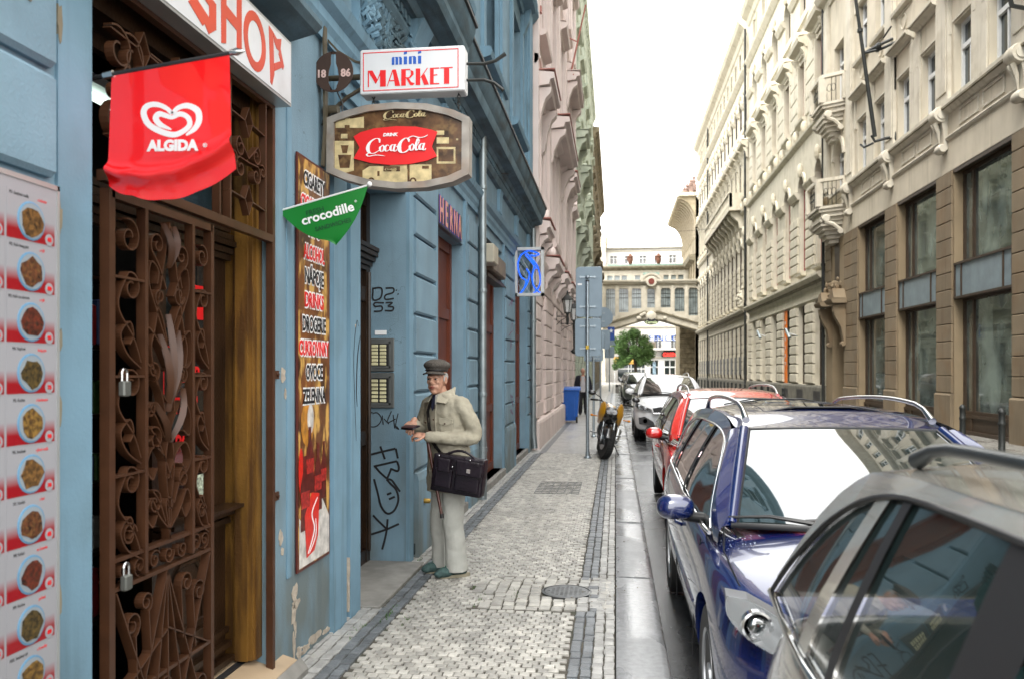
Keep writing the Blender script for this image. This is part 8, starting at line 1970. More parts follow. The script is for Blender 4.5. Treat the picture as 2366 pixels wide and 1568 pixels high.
# ---- white SUV
SUV = [(-.02, .10, .50, .52, .50, .30, .66, .66), (.02, .20, .74, .76, .72, .26, .74, .76), (.14, .24, .84, .86, .82, .25, .84, .86), (.35, .18, .89, .91, .86, .25, .91, .95), (.65, .08, .90, .93, .88, .25, .97, 1.05), (.95, .02, .90, .93, .89, .25, 1.02, 1.11), (1.2, 0, .90, .93, .895, .25, 1.05, 1.14),
       (1.6, 0, .90, .93, .90, .25, 1.07, 1.08), (2.4, 0, .90, .93, .90, .25, 1.10, 1.11), (3.2, 0, .90, .93, .90, .25, 1.13, 1.14), (3.8, 0, .89, .925, .885, .26, 1.15, 1.16), (4.2, -.06, .86, .90, .84, .30, 1.13, 1.14), (4.40, -.16, .78, .82, .76, .36, 1.0, 1.02), (4.44, -.1, .5, .55, .5, .42, .9, .92)]
def suv(label, x, y0, pm, **k):
    return car('parked_car', label, x, y0, pm, SUV, .90, 3.54, .35, [(.95, 1.12), (1.2, 1.26), (1.5, 1.44), (1.75, 1.53), (2.1, 1.58), (2.8, 1.60), (3.6, 1.56), (4.0, 1.46), (4.2, 1.28), (4.3, 1.14)], [(.9, 1.10), (2.5, 1.14), (4.4, 1.22)],
               [(.9, .80), (1.4, .86), (2.4, .88), (3.8, .86), (4.4, .76)], [(1.2, .62), (1.8, .61), (3.0, .62), (4.3, .58)], (.98, .26, .72, 1.15), (1.72, .10, .58, 1.575), [(2.3, 2.38, .05, TRIM), (3.2, 3.29, .02, TRIM)],
               [(1.12, 1.11), (1.35, 1.27), (1.6, 1.41), (1.9, 1.48), (2.6, 1.50), (3.5, 1.46), (3.9, 1.35), (4.05, 1.22)], mirror=(1.4, 1.2, .22, pm), **k)
wc_ = suv('white SUV with black grille parked alone beyond the gap behind the red car', 1.38, 20.3, WHITEC, chrome_dlo=False, rails=(1.95, 3.9, .05))
for s in (-1, 1):
    headlamp(wc_, s, [(.88, .96, .46), (.90, .86, .40), (.74, .77, .20), (.50, .72, .10), (.50, .80, .10), (.70, .88, .18)], 0, [(.66, .80, .14, .05), (.80, .85, .28, .055)])
    q = MB(); q.prism([(s*.42, .40), (s*.80, .44), (s*.82, .60), (s*.66, .62), (s*.46, .50)] if s > 0 else [(s*.42, .40), (s*.46, .50), (s*.66, .62), (s*.82, .60), (s*.80, .44)], 1, .02, .12); q.build('fog_lamp_recess', TRIM, wc_, local=True)
    q = MB(); q.lathe([(.055, -.01), (.055, .02)], (s*.66, .03, .52), 16, ax=1); q.build('fog_light', LAMPIN, wc_, local=True)
q = MB(); q.prism([(-.44, .70), (.44, .70), (.48, .82), (.30, .86), (.08, .80), (-.08, .80), (-.30, .86), (-.48, .82)], 1, -.05, .05); q.build('grille', TRIM, wc_, local=True)
q = MB(); q.tube([(-.46, -.055, .71), (.46, -.055, .71)], .010, 6); q.tube([(-.48, -.055, .83), (-.30, -.055, .87), (-.08, -.055, .81), (.08, -.055, .81), (.30, -.055, .87), (.48, -.055, .83)], .010, 6); q.build('grille_trim', CHROME, wc_, local=True)
q = MB(); q.prism([(-.70, .24), (.70, .24), (.62, .40), (-.62, .40)], 1, -.06, .05); q.build('lower_intake', TRIM, wc_, local=True)
MB().box((-.26, -.085, .56), (.26, -.07, .67)).build('licence_plate', WHITE, wc_, local=True)
bk_ = suv('dark graphite car with bluish headlight behind the white SUV', 1.30, 42.0, GREYC, arches=False, chrome_dlo=False)
for s in (-1, 1): headlamp(bk_, s, [(.88, .96, .46), (.90, .86, .40), (.74, .77, .20), (.50, .72, .10), (.50, .80, .10), (.70, .88, .18)], 0, [(.66, .80, .14, .07)])
MB().box((-.6, -.085, .56), (-.1, -.07, .67)).build('licence_plate', WHITE, bk_, local=True)
for k, (yy_, xx_, lb_) in enumerate(((48.2, 1.32, 'dark hatchback parked behind the graphite car, mostly hidden'), (54.5, 1.28, 'dark car third behind the white SUV'), (61, 1.3, 'farthest dark car in the kerbside row'))):
    c = copy_tree(bk_); c.location = (xx_, yy_, -.12); c['label'] = lb_
# ================================================================ people, motorbike
def fuse(mb, name, m, parent, vox=.012, sm=4, disp=0, dscale=.12, local=True):
    """merge overlapping volumes into one continuous smooth surface"""
    o = mb.build(name, m, None, local=True)
    r = o.modifiers.new('r', 'REMESH'); r.mode = 'VOXEL'; r.voxel_size = vox
    s = o.modifiers.new('s', 'SMOOTH'); s.iterations = sm; s.factor = .6
    tx = None
    if disp:
        tx = bpy.data.textures.new('folds', 'CLOUDS'); tx.noise_scale = dscale; tx.noise_depth = 2
        d = o.modifiers.new('d', 'DISPLACE'); d.texture = tx; d.strength = disp; d.mid_level = .5
    bpy.context.view_layer.update(); applied(o)
    if tx: bpy.data.textures.remove(tx)
    o.data.polygons.foreach_set('use_smooth', [True]*len(o.data.polygons))
    o.parent = parent
    return o
def limb(mb, pts, rs, n=14):
    """tapered limb with round joints"""
    P = cat3(pts, rs); mb.tube([p for p, r in P], [r for p, r in P], n)
    mb.ell(pts[0], (rs[0],)*3, 12, 8); mb.ell(pts[-1], (rs[-1],)*3, 12, 8)
def cat3(pts, rs, n=4):
    out = []; P = [Vector(p) for p in pts]; k = len(P)
    for i in range(k-1):
        a, b, c, d = P[max(i-1, 0)], P[i], P[i+1], P[min(i+2, k-1)]
        for s_ in range(n):
            t = s_/n; out.append((.5*((2*b)+(c-a)*t+(2*a-5*b+4*c-d)*t*t+(3*b-a-3*c+d)*t**3), rs[i]*(1-t)+rs[i+1]*t))
    return out+[(P[-1], rs[-1])]
def rings(mb, rows, n=24):
    """rows: (centre vec, axis a vec*half, axis b vec*half)"""
    vs = []
    for c, a, b in rows:
        for j in range(n): t = 2*math.pi*j/n; vs.append(c+a*math.cos(t)+b*math.sin(t))
    k = len(rows); fs = [(i*n+j, i*n+(j+1) % n, (i+1)*n+(j+1) % n, (i+1)*n+j) for i in range(k-1) for j in range(n)]+[tuple(range(n-1, -1, -1)), tuple(range((k-1)*n, k*n))]
    mb.add(vs, fs)
SKIN = mat('aged_skin', (.45, .25, .17), .5, var=.22, scale=40, bump=.15, bscale=200, stain=(.36, .13, .09), sfac=.5, sscale=25)
JACK = mat('beige_cotton_jacket', (.345, .315, .24), .85, var=.10, scale=12, bump=.3, bscale=150, stain=(.27, .24, .165), sfac=.35, sscale=8)
TROU = mat('pale_grey_trousers', (.43, .43, .39), .85, var=.08, scale=9, bump=.2, bscale=150, stain=(.31, .315, .285), sfac=.4, sscale=7)
CAPM = mat('dark_tweed', (.075, .065, .055), .9, var=.5, scale=120, bump=.5, bscale=200)
SHOE = mat('teal_suede', (.045, .085, .08), .8, var=.3, scale=40); SOLE = mat('cream_sole', (.30, .27, .19), .7, var=.15)
BAGM = mat('dark_aubergine_leather', (.009, .005, .009), .36, var=.35, scale=12, bump=.25, bscale=60, spec=.5)
HAIRG = mat('grey_hair', (.35, .34, .32), .8, var=.3, scale=90)
NAVY = mat('navy_cloth', (.012, .014, .035), .8, var=.2); SHIRTW = mat('cream_shirt', (.50, .48, .42), .8, var=.05)
EYEW = mat('eye_white', (.24, .20, .17), .3, var=0); DARKEYE = mat('eye_dark', (.015, .01, .008), .2, var=0); LIP = mat('lip', (.26, .07, .05), .5, var=.1)
def person(label, x, y, zz, th_t, th_f, scale=1.0, **k): pass
base = Vector((-1.315, 6.45, 0))
man = thing('person', 'old man in flat cap, beige jacket, pale trousers, looking up from his wallet', 'person', base)
def frame(th): return Vector((-math.sin(th), -math.cos(th), 0)), Vector((math.cos(th), -math.sin(th), 0))
TF, TL = frame(R(32)); FF, FL = frame(R(56)); HF, HL = frame(R(12)); UZ = Vector((0, 0, 1))
def T(f, l, z): return TF*f+TL*l+UZ*z
def Fo(f, l, z): return FF*f+TL*l+UZ*z
# continuous body under the clothes: pelvis, spine, arms, legs, neck
q = MB()
rings(q, [(T(.0, 0, .84), TL*.15, TF*.10), (T(.0, 0, .95), TL*.155, TF*.11), (T(.02, 0, 1.1), TL*.14, TF*.10), (T(.04, 0, 1.25), TL*.17, TF*.10), (T(.055, 0, 1.36), TL*.17, TF*.085), (T(.08, 0, 1.42), TL*.07, TF*.06)])
limb(q, [T(.07, 0, 1.38), T(.115, 0, 1.49)], [.058, .05])
for s in (-1, 1): limb(q, [Fo(0, s*.085, .88), Fo(.02+s*.03, s*.10, .50), Fo(-.01+s*.03, s*.11, .10)], [.07, .05, .035])
limb(q, [T(.045, .17, 1.36), T(.0, .235, 1.12), T(.27, .03, 1.115)], [.055, .045, .03]); limb(q, [T(.045, -.17, 1.36), T(.06, -.235, 1.14), T(.27, -.14, 1.20)], [.055, .045, .03])
bd = fuse(q, 'body', SKIN, man, .014, 3)
# head
HC = T(.145, 0, 1.555)
def H(f, l, z): return HC+HF*f+HL*l+UZ*z
Mh = Matrix((HL, HF, UZ)).transposed()
q = MB()
q.ell(H(-.01, 0, .02), (.073, .092, .098), 20, 14, M=Mh); q.ell(H(.022, 0, -.045), (.056, .062, .075), 18, 12, M=Mh); q.ell(H(.052, 0, -.092), (.030, .026, .026), 12, 8, M=Mh)
q.ell(H(.082, 0, .018), (.050, .014, .012), 12, 8, M=Mh)      # brow
q.tube([H(.080, 0, .008), H(.103, 0, -.022), H(.088, 0, -.034)], [.009, .014, .010], 10); q.ell(H(.088, .012, -.032), (.009, .010, .008), 8, 6, M=Mh); q.ell(H(.088, -.012, -.032), (.009, .010, .008), 8, 6, M=Mh)
for s in (-1, 1):
    q.ell(H(.058, s*.036, -.02), (.020, .022, .020), 12, 8, M=Mh); q.ell(H(.055, s*.030, -.060), (.018, .022, .020), 12, 8, M=Mh)
    q.ell(H(-.012, s*.074, -.008), (.010, .022, .034), 12, 8, M=Mh); q.ell(H(-.008, s*.076, -.030), (.008, .012, .014), 10, 8, M=Mh)
q.ell(H(.080, 0, -.060), (.024, .012, .012), 10, 8, M=Mh)
limb(q, [H(-.03, 0, -.05), H(-.05, 0, -.13)], [.055, .056])
hd = fuse(q, 'head', SKIN, man, .0055, 2)
for s in (-1, 1):
    e = MB(); e.ell(H(.0745, s*.029, .0), (.0095, .008, .0045), 12, 8, M=Mh); e.build('eye', EYEW, hd, smooth=80, local=True)
    e = MB(); e.ell(H(.083, s*.029-.003, .0), (.0055, .003, .0055), 10, 6, M=Mh); e.build('iris', DARKEYE, hd, smooth=80, local=True)
    e = MB(); e.tube([H(.078, s*.014, .017), H(.088, s*.030, .021), H(.072, s*.046, .015)], [.003, .0045, .003], 6); e.build('eyebrow', HAIRG, hd, local=True)
    e = MB(); e.tube([H(.083, s*.040, -.012), H(.082, s*.028, -.016), H(.084, s*.018, -.012)], .0025, 5); e.build('eyelid', SKIN, hd, smooth=80, local=True)
e = MB(); e.tube([H(.083, -.022, -.060), H(.0935, 0, -.057), H(.083, .022, -.060)], [.003, .0055, .003], 8); e.tube([H(.083, -.019, -.067), H(.092, 0, -.068), H(.083, .019, -.067)], [.002, .005, .002], 8); e.build('mouth', LIP, hd, smooth=80, local=True)
q = MB()
for s in (-1, 1): q.ell(H(-.025, s*.068, .022), (.012, .042, .032), 12, 8, M=Mh); q.ell(H(.012, s*.069, .004), (.006, .012, .026), 10, 8, M=Mh)
q.ell(H(-.075, 0, .0), (.058, .025, .045), 14, 8, M=Mh)
fuse(q, 'hair', HAIRG, man, .006, 2, .006, .02)
# flat fiddler cap: soft crown, band, peak
q = MB(); q.ell(H(-.012, 0, .108), (.104, .122, .046), 22, 12, M=Mh); q.ell(H(-.0, 0, .118), (.092, .108, .040), 20, 10, M=Mh)
rings(q, [(H(-.008, 0, .058), HL*.080, HF*.100), (H(-.008, 0, .085), HL*.084, HF*.104), (H(-.008, 0, .105), HL*.088, HF*.106)])
cp = fuse(q, 'cap', CAPM, man, .006, 3, .006, .05)
q = MB()
def peak(u, v): a = (u-.5)*2.3; r0 = .098+.048*v*math.cos(a*.9); return tuple(H(-.008+r0*math.cos(a), (.082+.020*v)*math.sin(a), .066-.018*v-.012*math.sin(a)**2))
q.grid(peak, 20, 5); q.grid(lambda u, v: (lambda p: (p[0], p[1], p[2]-.007))(peak(u, v)), 20, 5); q.tube([peak(u/20, 1) for u in range(21)], .0045, 6); q.build('cap_peak', CAPM, cp, smooth=70, local=True)
q = MB(); q.tube([tuple(H(-.008+.106*math.cos(a), .087*math.sin(a), .070)) for a in [k*.15-1.5 for k in range(21)]], .005, 6); q.build('cap_cord', TRIM, cp, smooth=70, local=True)
# trousers
q = MB()
rings(q, [(T(-.0, 0, .72), TL*.175, TF*.12), (T(0, 0, .86), TL*.18, TF*.13), (T(0, 0, .98), TL*.17, TF*.125)])
for s in (-1, 1):
    off = -.03 if s < 0 else .03
    P = [Fo(.0, s*.092, .84), Fo(.015+off, s*.100, .62), Fo(.025+off, s*.108, .42), Fo(.005+off, s*.112, .22), Fo(.0+off, s*.115, .085), Fo(.0+off, s*.115, .045)]
    rr_ = [.104, .088, .080, .078, .084, .088]
    rings(q, [(p, FL*r_*.90, FF*r_*1.06) for p, r_ in zip(P, rr_)], 20)
tr_ = fuse(q, 'trousers', TROU, man, .007, 2, .014, .09)
for s in (1,):
    e = MB(); off = .02; e.tube([Fo(.118+off, s*.085+.0, .70), Fo(.112+off, s*.095, .45), Fo(.098+off, s*.10, .2), Fo(.102+off, s*.105, .06)], .0035, 5); e.build('crease', TROU, tr_, local=True)
# shoes
for s in (-1, 1):
    off = -.03 if s < 0 else .03
    c0 = lambda f, z, l=0: Fo(f+off, s*.11+l, z)
    q = MB(); Ms = Matrix((FL, FF, UZ)).transposed()
    q.ell(c0(.085, .045), (.048, .085, .042), 16, 10, M=Ms); q.ell(c0(-.03, .052), (.042, .068, .055), 16, 10, M=Ms); q.ell(c0(.14, .035), (.042, .045, .030), 14, 8, M=Ms); q.ell(c0(.03, .065), (.038, .06, .042), 12, 8, M=Ms)
    sh = fuse(q, 'shoe', SHOE, man, .006, 2)
    q = MB(); vs = [c0(-.03-.0+.108*math.cos(a)*(1 if math.cos(a) < 0 else 2.02)*.80, .0, .046*math.sin(a)*(1+.12*math.cos(a))) for a in [k*.314 for k in range(20)]]
    q.add([(v.x, v.y, .001) for v in vs]+[(v.x, v.y, .024) for v in vs], [tuple(range(19, -1, -1)), tuple(range(20, 40))]+[(i, (i+1) % 20, 20+(i+1) % 20, 20+i) for i in range(20)]); q.build('sole', SOLE, sh, local=True)
    q = MB(); q.tube([c0(.03, .07, -.044), c0(.045, .108, .0), c0(.03, .07, .044)], .008, 6); q.tube([c0(.07, .055, -.046), c0(.085, .093, 0), c0(.07, .055, .046)], .008, 6); q.tube([c0(.11, .04, -.046), c0(.12, .080, 0), c0(.11, .04, .046)], .007, 6); q.build('strap', mat('green_strap', (.01, .16, .09), .6, var=.1), sh, local=True)
# jacket with sleeves
q = MB()
J = [(.665, .205, .150, .0), (.74, .205, .150, .0), (.88, .198, .145, .0), (1.0, .192, .140, .01), (1.10, .193, .134, .025), (1.20, .197, .130, .035), (1.30, .198, .120, .045), (1.37, .195, .108, .05), (1.415, .15, .085, .065), (1.445, .085, .068, .085)]
rings(q, [(T(c, 0, z), TL*a, TF*b) for z, a, b, c in J], 28)
limb(q, [T(.045, .165, 1.355), T(.01, .235, 1.23), T(-.02, .25, 1.125), T(.03, .225, 1.095), T(.16, .11, 1.10), T(.255, .03, 1.115)], [.070, .064, .060, .060, .053, .046]); 
limb(q, [T(.045, -.165, 1.355), T(.05, -.235, 1.23), T(.07, -.245, 1.15), T(.14, -.21, 1.16), T(.235, -.15, 1.195)], [.070, .063, .058, .053, .045])
jk = fuse(q, 'jacket', JACK, man, .009, 3, .022, .065)
q = MB()     # collar wings, front placket, pocket flaps
def skinpt(l, z, out=.006):   # point on the jacket front
    rows = J; z = max(rows[0][0], min(z, rows[-1][0]))
    for (z0, a0, b0, c0_), (z1, a1, b1, c1) in zip(rows[:-1], rows[1:]):
        if z <= z1:
            t = (z-z0)/(z1-z0); a = a0+(a1-a0)*t; b = b0+(b1-b0)*t; c = c0_+(c1-c0_)*t
            s_ = max(-1, min(1, l/a)); return T(c+b*math.sqrt(max(0, 1-s_*s_))+out, l, z)
def patch_(pts, m_, par, nm, th=.007, n=1):
    V_ = [skinpt(*p) for p in pts]; ctr = sum(V_, Vector())/len(V_); g = MB(); k = len(V_); B_ = [v+TF*th for v in V_]
    g.add(list(V_)+B_, [tuple(range(k-1, -1, -1)), tuple(range(k, 2*k))]+[(i, (i+1) % k, k+(i+1) % k, k+i) for i in range(k)]); return g.build(nm, m_, par, local=True)
for s in (-1, 1):
    g = MB(); P = [T(.045, s*.085, 1.475), T(.15, s*.035, 1.435), T(.185, s*.045, 1.375), T(.165, s*.115, 1.365), T(.07, s*.125, 1.425), T(.0, s*.07, 1.49)]
    ctr = sum(P, Vector())/6+UZ*.01; up_ = TF*.012+UZ*.006
    g.add(P+[p+up_ for p in P], [(5, 4, 3, 2, 1, 0), (6, 7, 8, 9, 10, 11)]+[(i, (i+1) % 6, 6+(i+1) % 6, 6+i) for i in range(6)]); g.build('collar', JACK, jk, local=True)
    patch_([(s*.055, 1.255), (s*.155, 1.245), (s*.155, 1.215), (s*.105, 1.195), (s*.055, 1.215)], JACK, jk, 'pocket_flap', .009)
    patch_([(s*.06, 1.22), (s*.15, 1.21), (s*.145, 1.11), (s*.065, 1.115)], JACK, jk, 'pocket', .003)
    e = MB(); e.ell(skinpt(s*.105, 1.212, .018), (.007, .007, .007), 8, 6); e.build('button', IRON, jk, smooth=60, local=True)
g = MB(); g.tube([skinpt(.012, z, .004) for z in (1.41, 1.3, 1.2, 1.1, 1.0, .9, .8, .7)], .006, 5); g.build('front_edge', JACK, jk, local=True)
for z in (1.33, 1.24, 1.14, 1.02): e = MB(); e.ell(skinpt(-.008, z, .007), (.007, .007, .007), 8, 6); e.build('button', IRON, jk, smooth=60, local=True)
g = MB(); P = [T(.125, -.035, 1.45), T(.165, .0, 1.43), T(.125, .045, 1.45), T(.17, .018, 1.36), T(.17, -.015, 1.36)]; g.add(P+[p+TF*.006 for p in P], [(4, 3, 2, 1, 0), (5, 6, 7, 8, 9)]+[(i, (i+1) % 5, 5+(i+1) % 5, 5+i) for i in range(5)]); g.build('shirt', SHIRTW, man, local=True)
g = MB(); P = [T(.172, -.012, 1.435), T(.175, .018, 1.435), T(.192, .022, 1.34), T(.192, .004, 1.31), T(.192, -.012, 1.34)]; g.add(P+[p+TF*.005 for p in P], [(4, 3, 2, 1, 0), (5, 6, 7, 8, 9)]+[(i, (i+1) % 5, 5+(i+1) % 5, 5+i) for i in range(5)]); g.build('tie', NAVY, man, local=True)
# hands: palm, four unequal fingers, thumb from the side of the palm
def hand(wr_, dirv, up, side, thumb_side, curl, nm='hand', sc_=1.0):
    q = MB(); d = dirv.normalized(); u = up.normalized(); s_ = d.cross(u).normalized()*side
    M_ = Matrix((s_, d, u)).transposed()
    q.ell(wr_+d*.045*sc_, (.040*sc_, .048*sc_, .017*sc_), 14, 10, M=M_); limb(q, [wr_-d*.03, wr_+d*.02], [.026*sc_, .025*sc_])
    for k, ln in enumerate((.064, .074, .070, .056)):
        o_ = (k-1.5)*.0185*sc_; a = wr_+d*.080*sc_+s_*o_; c = curl
        p1 = a+(d*math.cos(c)-u*math.sin(c))*ln*.45*sc_; p2 = p1+(d*math.cos(c*2.1)-u*math.sin(c*2.1))*ln*.32*sc_; p3 = p2+(d*math.cos(c*3)-u*math.sin(c*3))*ln*.26*sc_
        limb(q, [a-d*.02, a, p1, p2, p3], [.0095, .0092, .0085, .0078, .0068], 8)
    t0 = wr_+d*.022*sc_+s_*thumb_side*.030*sc_; t1 = t0+(d*.6+s_*thumb_side*.55-u*.25).normalized()*.036*sc_; t2 = t1+(d*.9-u*.3).normalized()*.028*sc_
    limb(q, [t0, t1, t2], [.0125, .0105, .008], 8)
    return fuse(q, nm, SKIN, man, .0042, 1)
hand(T(.275, .015, 1.118), TF*.45-TL*.75+UZ*.10, UZ*.7+TF*.35, 1, -1, .50)
hand(T(.255, -.145, 1.222), TF*.70+TL*.42-UZ*.30, UZ*.9-TF*.1, 1, 1, .62)
# wallet between the hands
Mw = Matrix.Rotation(R(-32), 3, 'Z') @ Matrix.Rotation(R(16), 3, 'X')
wl = thing('wallet', 'small dark wallet or purse held open by the man in flat cap', 'wallet', base+T(.345, -.085, 1.185))
q = MB(); q.rbox((-.068, -.045, -.007), (.068, .045, .007), .005); q.v = [tuple(Mw @ Vector(v)) for v in q.v]; q.build('leaf', BAGM, wl, smooth=60, local=True)
q = MB(); q.rbox((-.066, -.043, .009), (.066, .020, .015), .003); q.v = [tuple(Mw @ Vector(v)) for v in q.v]; q.build('leaf', mat('wallet_lining', (.05, .02, .02), .6, var=.1), wl, smooth=60, local=True)
# walking stick hooked over the wrist
cn = thing('walking_stick', 'dark brown walking stick hanging from the old man hand, tip off the ground', 'walking stick', base+T(.28, -.02, 1.1))
q = MB(); ctop = onY(6.25, 987, 1012); cbot = onY(6.15, 1021, 1192); cl_ = cn.location
q.tube([Vector((ctop[0]+.03, 6.30, ctop[1]+.045))-cl_, Vector((ctop[0]+.005, 6.26, ctop[1]+.05))-cl_, Vector((ctop[0], 6.25, ctop[1]))-cl_, Vector((cbot[0], 6.15, cbot[1]))-cl_], [.013, .014, .0135, .011], 10); q.build('shaft', mat('dark_cherry_wood', (.055, .014, .007), .35, var=.2), cn, smooth=70, local=True)
q = MB(); q.tube([Vector((cbot[0]-.002, 6.152, cbot[1]+.02))-cl_, Vector((cbot[0]+.001, 6.148, cbot[1]-.012))-cl_], .015, 10); q.build('rubber_tip', BLACK, cn, smooth=60, local=True)
# shoulder bag
bgc = Vector((-1.185, 6.20, .845)); bg_ = thing('shoulder_bag', 'dark leather shoulder bag with flap pockets hanging at the old man hip', 'bag', bgc)
Mb = Matrix.Rotation(R(-8), 3, 'Z') @ Matrix.Rotation(R(7), 3, 'Y')
def bagbox(a, b, r_, nm, m_=BAGM, par=None, vox=.009, sm=4):
    q = MB(); q.box(a, b); q.v = [tuple(Mb @ Vector(v)) for v in q.v]; return fuse(q, nm, m_, par or bg_, vox, sm)
b1 = bagbox((-.205, -.055, -.165), (.205, .06, .125), .02, 'bag_body', sm=7)
bagbox((-.175, -.078, -.125), (-.035, -.045, .02), .01, 'pocket', par=b1, vox=.006)
bagbox((-.155, -.092, -.005), (-.055, -.070, .10), .01, 'pocket_flap', par=b1, vox=.006)
bagbox((-.01, -.078, -.13), (.185, -.045, .06), .01, 'pocket', par=b1, vox=.006)
bagbox((-.005, -.098, -.01), (.205, -.070, .105), .01, 'pocket_flap', par=b1, vox=.006)
for x_, z_ in ((-.035, .045), (.10, .115), (-.15, .115)): q = MB(); q.ell(Mb @ Vector((x_, -.085, z_)), (.007, .005, .007), 8, 6); q.build('stud', STEEL, bg_, smooth=60, local=True)
q = MB(); q.box((.085, -.103, .02), (.115, -.097, .05)); q.v = [tuple(Mb @ Vector(v)) for v in q.v]; q.build('metal_tag', CHROME, bg_, local=True)
q = MB(); q.tube([Mb @ Vector((-.12+.24*k/8, -.01, .12+.045*math.sin(math.pi*k/8))) for k in range(9)], .010, 8); q.build('handle', BAGM, bg_, smooth=60, local=True)
q = MB(); P = [Vector((-.0, 0, 0))+skinpt(-.045, 1.40, .010), skinpt(-.075, 1.30, .012), skinpt(-.055, 1.18, .014), skinpt(-.02, 1.06, .014), skinpt(.06, .98, .02)]
q.strap([p+base-bgc for p in P], TL*.8+UZ*.3, .030, .005); q.strap([p+base-bgc for p in (skinpt(.06, .985, .02), skinpt(.12, .95, .03))], TL*.8+UZ*.5, .03, .005); q.build('shoulder_strap', TRIM, bg_, local=True)

# ---- man walking in the distance
b2 = Vector((-1.19, 30.5, 0)); m2 = thing('person', 'distant white haired man in dark jacket and pale shirt walking towards us', 'person', b2)
q = MB()
rings(q, [(Vector((0, 0, .86)), Vector((.17, 0, 0)), Vector((0, .12, 0))), (Vector((0, 0, 1.1)), Vector((.17, 0, 0)), Vector((0, .12, 0))), (Vector((0, 0, 1.35)), Vector((.20, 0, 0)), Vector((0, .11, 0))), (Vector((0, 0, 1.45)), Vector((.10, 0, 0)), Vector((0, .07, 0)))])
limb(q, [Vector((0, 0, 1.4)), Vector((0, -.02, 1.52))], [.06, .055])
for s, st_ in ((-1, .12), (1, -.10)): limb(q, [Vector((s*.09, 0, .86)), Vector((s*.095, -st_*.6, .5)), Vector((s*.10, -st_*.2+.04, .09))], [.085, .06, .045]); limb(q, [Vector((s*.2, 0, 1.4)), Vector((s*.25, .03, 1.12)), Vector((s*.27, -.05, .86))], [.055, .045, .035])
fuse(q, 'body', SKIN, m2, .016, 3)
q = MB(); q.ell((0, -.02, 1.61), (.075, .09, .115), 16, 12); q.ell((0, -.07, 1.545), (.045, .04, .04), 12, 8); q.ell((0, -.112, 1.595), (.014, .02, .022), 8, 6)
for s in (-1, 1): q.ell((s*.078, 0, 1.60), (.012, .02, .03), 8, 6)
h2 = fuse(q, 'head', SKIN, m2, .008, 2)
for s in (-1, 1): q = MB(); q.ell((s*.03, -.102, 1.62), (.012, .008, .008), 8, 6); q.build('eye', DARKEYE, h2, local=True)
q = MB(); q.tube([(-.022, -.108, 1.553), (0, -.114, 1.552), (.022, -.108, 1.553)], .005, 5); q.build('mouth', LIP, h2, local=True)
q = MB(); q.ell((0, .01, 1.665), (.085, .09, .062), 14, 10); q.ell((0, .06, 1.62), (.082, .05, .08), 12, 8); fuse(q, 'hair', mat('white_hair', (.55, .54, .52), .8, var=.2), m2, .01, 2)
q = MB()
for s, st_ in ((-1, .12), (1, -.10)): limb(q, [Vector((s*.085, 0, .9)), Vector((s*.095, -st_*.6, .5)), Vector((s*.10, -st_*.2+.04, .10))], [.115, .085, .075])
fuse(q, 'trousers', mat('black_trousers', (.010, .010, .012), .85, var=.2), m2, .014, 3)
for s, st_ in ((-1, .12), (1, -.10)): q = MB(); q.ell((s*.10, -st_*.2-.04, .045), (.045, .14, .04), 12, 8); q.build('shoe', BLACK, m2, smooth=60, local=True)
q = MB(); rings(q, [(Vector((0, -.01, .84)), Vector((.155, 0, 0)), Vector((0, .125, 0))), (Vector((0, -.01, 1.1)), Vector((.155, 0, 0)), Vector((0, .125, 0))), (Vector((0, -.01, 1.42)), Vector((.12, 0, 0)), Vector((0, .10, 0)))]); fuse(q, 'shirt', mat('grey_white_shirt', (.42, .41, .42), .85, var=.1), m2, .012, 2)
q = MB()
for s in (-1, 1):
    rings(q, [(Vector((s*.135, .02, .72)), Vector((.09, 0, 0)), Vector((0, .15, 0))), (Vector((s*.13, .02, 1.0)), Vector((.085, 0, 0)), Vector((0, .15, 0))), (Vector((s*.135, .02, 1.3)), Vector((.095, 0, 0)), Vector((0, .14, 0))), (Vector((s*.10, .02, 1.46)), Vector((.07, 0, 0)), Vector((0, .10, 0)))], 16)
    limb(q, [Vector((s*.2, .0, 1.38)), Vector((s*.27, .03, 1.12)), Vector((s*.28, -.04, .86))], [.075, .065, .055])
rings(q, [(Vector((0, .10, .72)), Vector((.19, 0, 0)), Vector((0, .05, 0))), (Vector((0, .10, 1.45)), Vector((.17, 0, 0)), Vector((0, .05, 0)))], 16)
fuse(q, 'jacket', mat('navy_jacket', (.012, .013, .022), .85, var=.2), m2, .013, 3, .015, .1)
for s in (-1, 1):
    q = MB(); q.ell((s*.285, -.05, .80), (.022, .03, .045), 10, 8)
    for k in range(4): q.tube([(s*.285, -.065+k*.013, .775), (s*.283, -.07+k*.013, .73-.005*(k % 2))], [.008, .006], 6)
    q.tube([(s*.275, -.075, .81), (s*.265, -.095, .77)], [.009, .007], 6); fuse(q, 'hand', SKIN, m2, .006, 1)

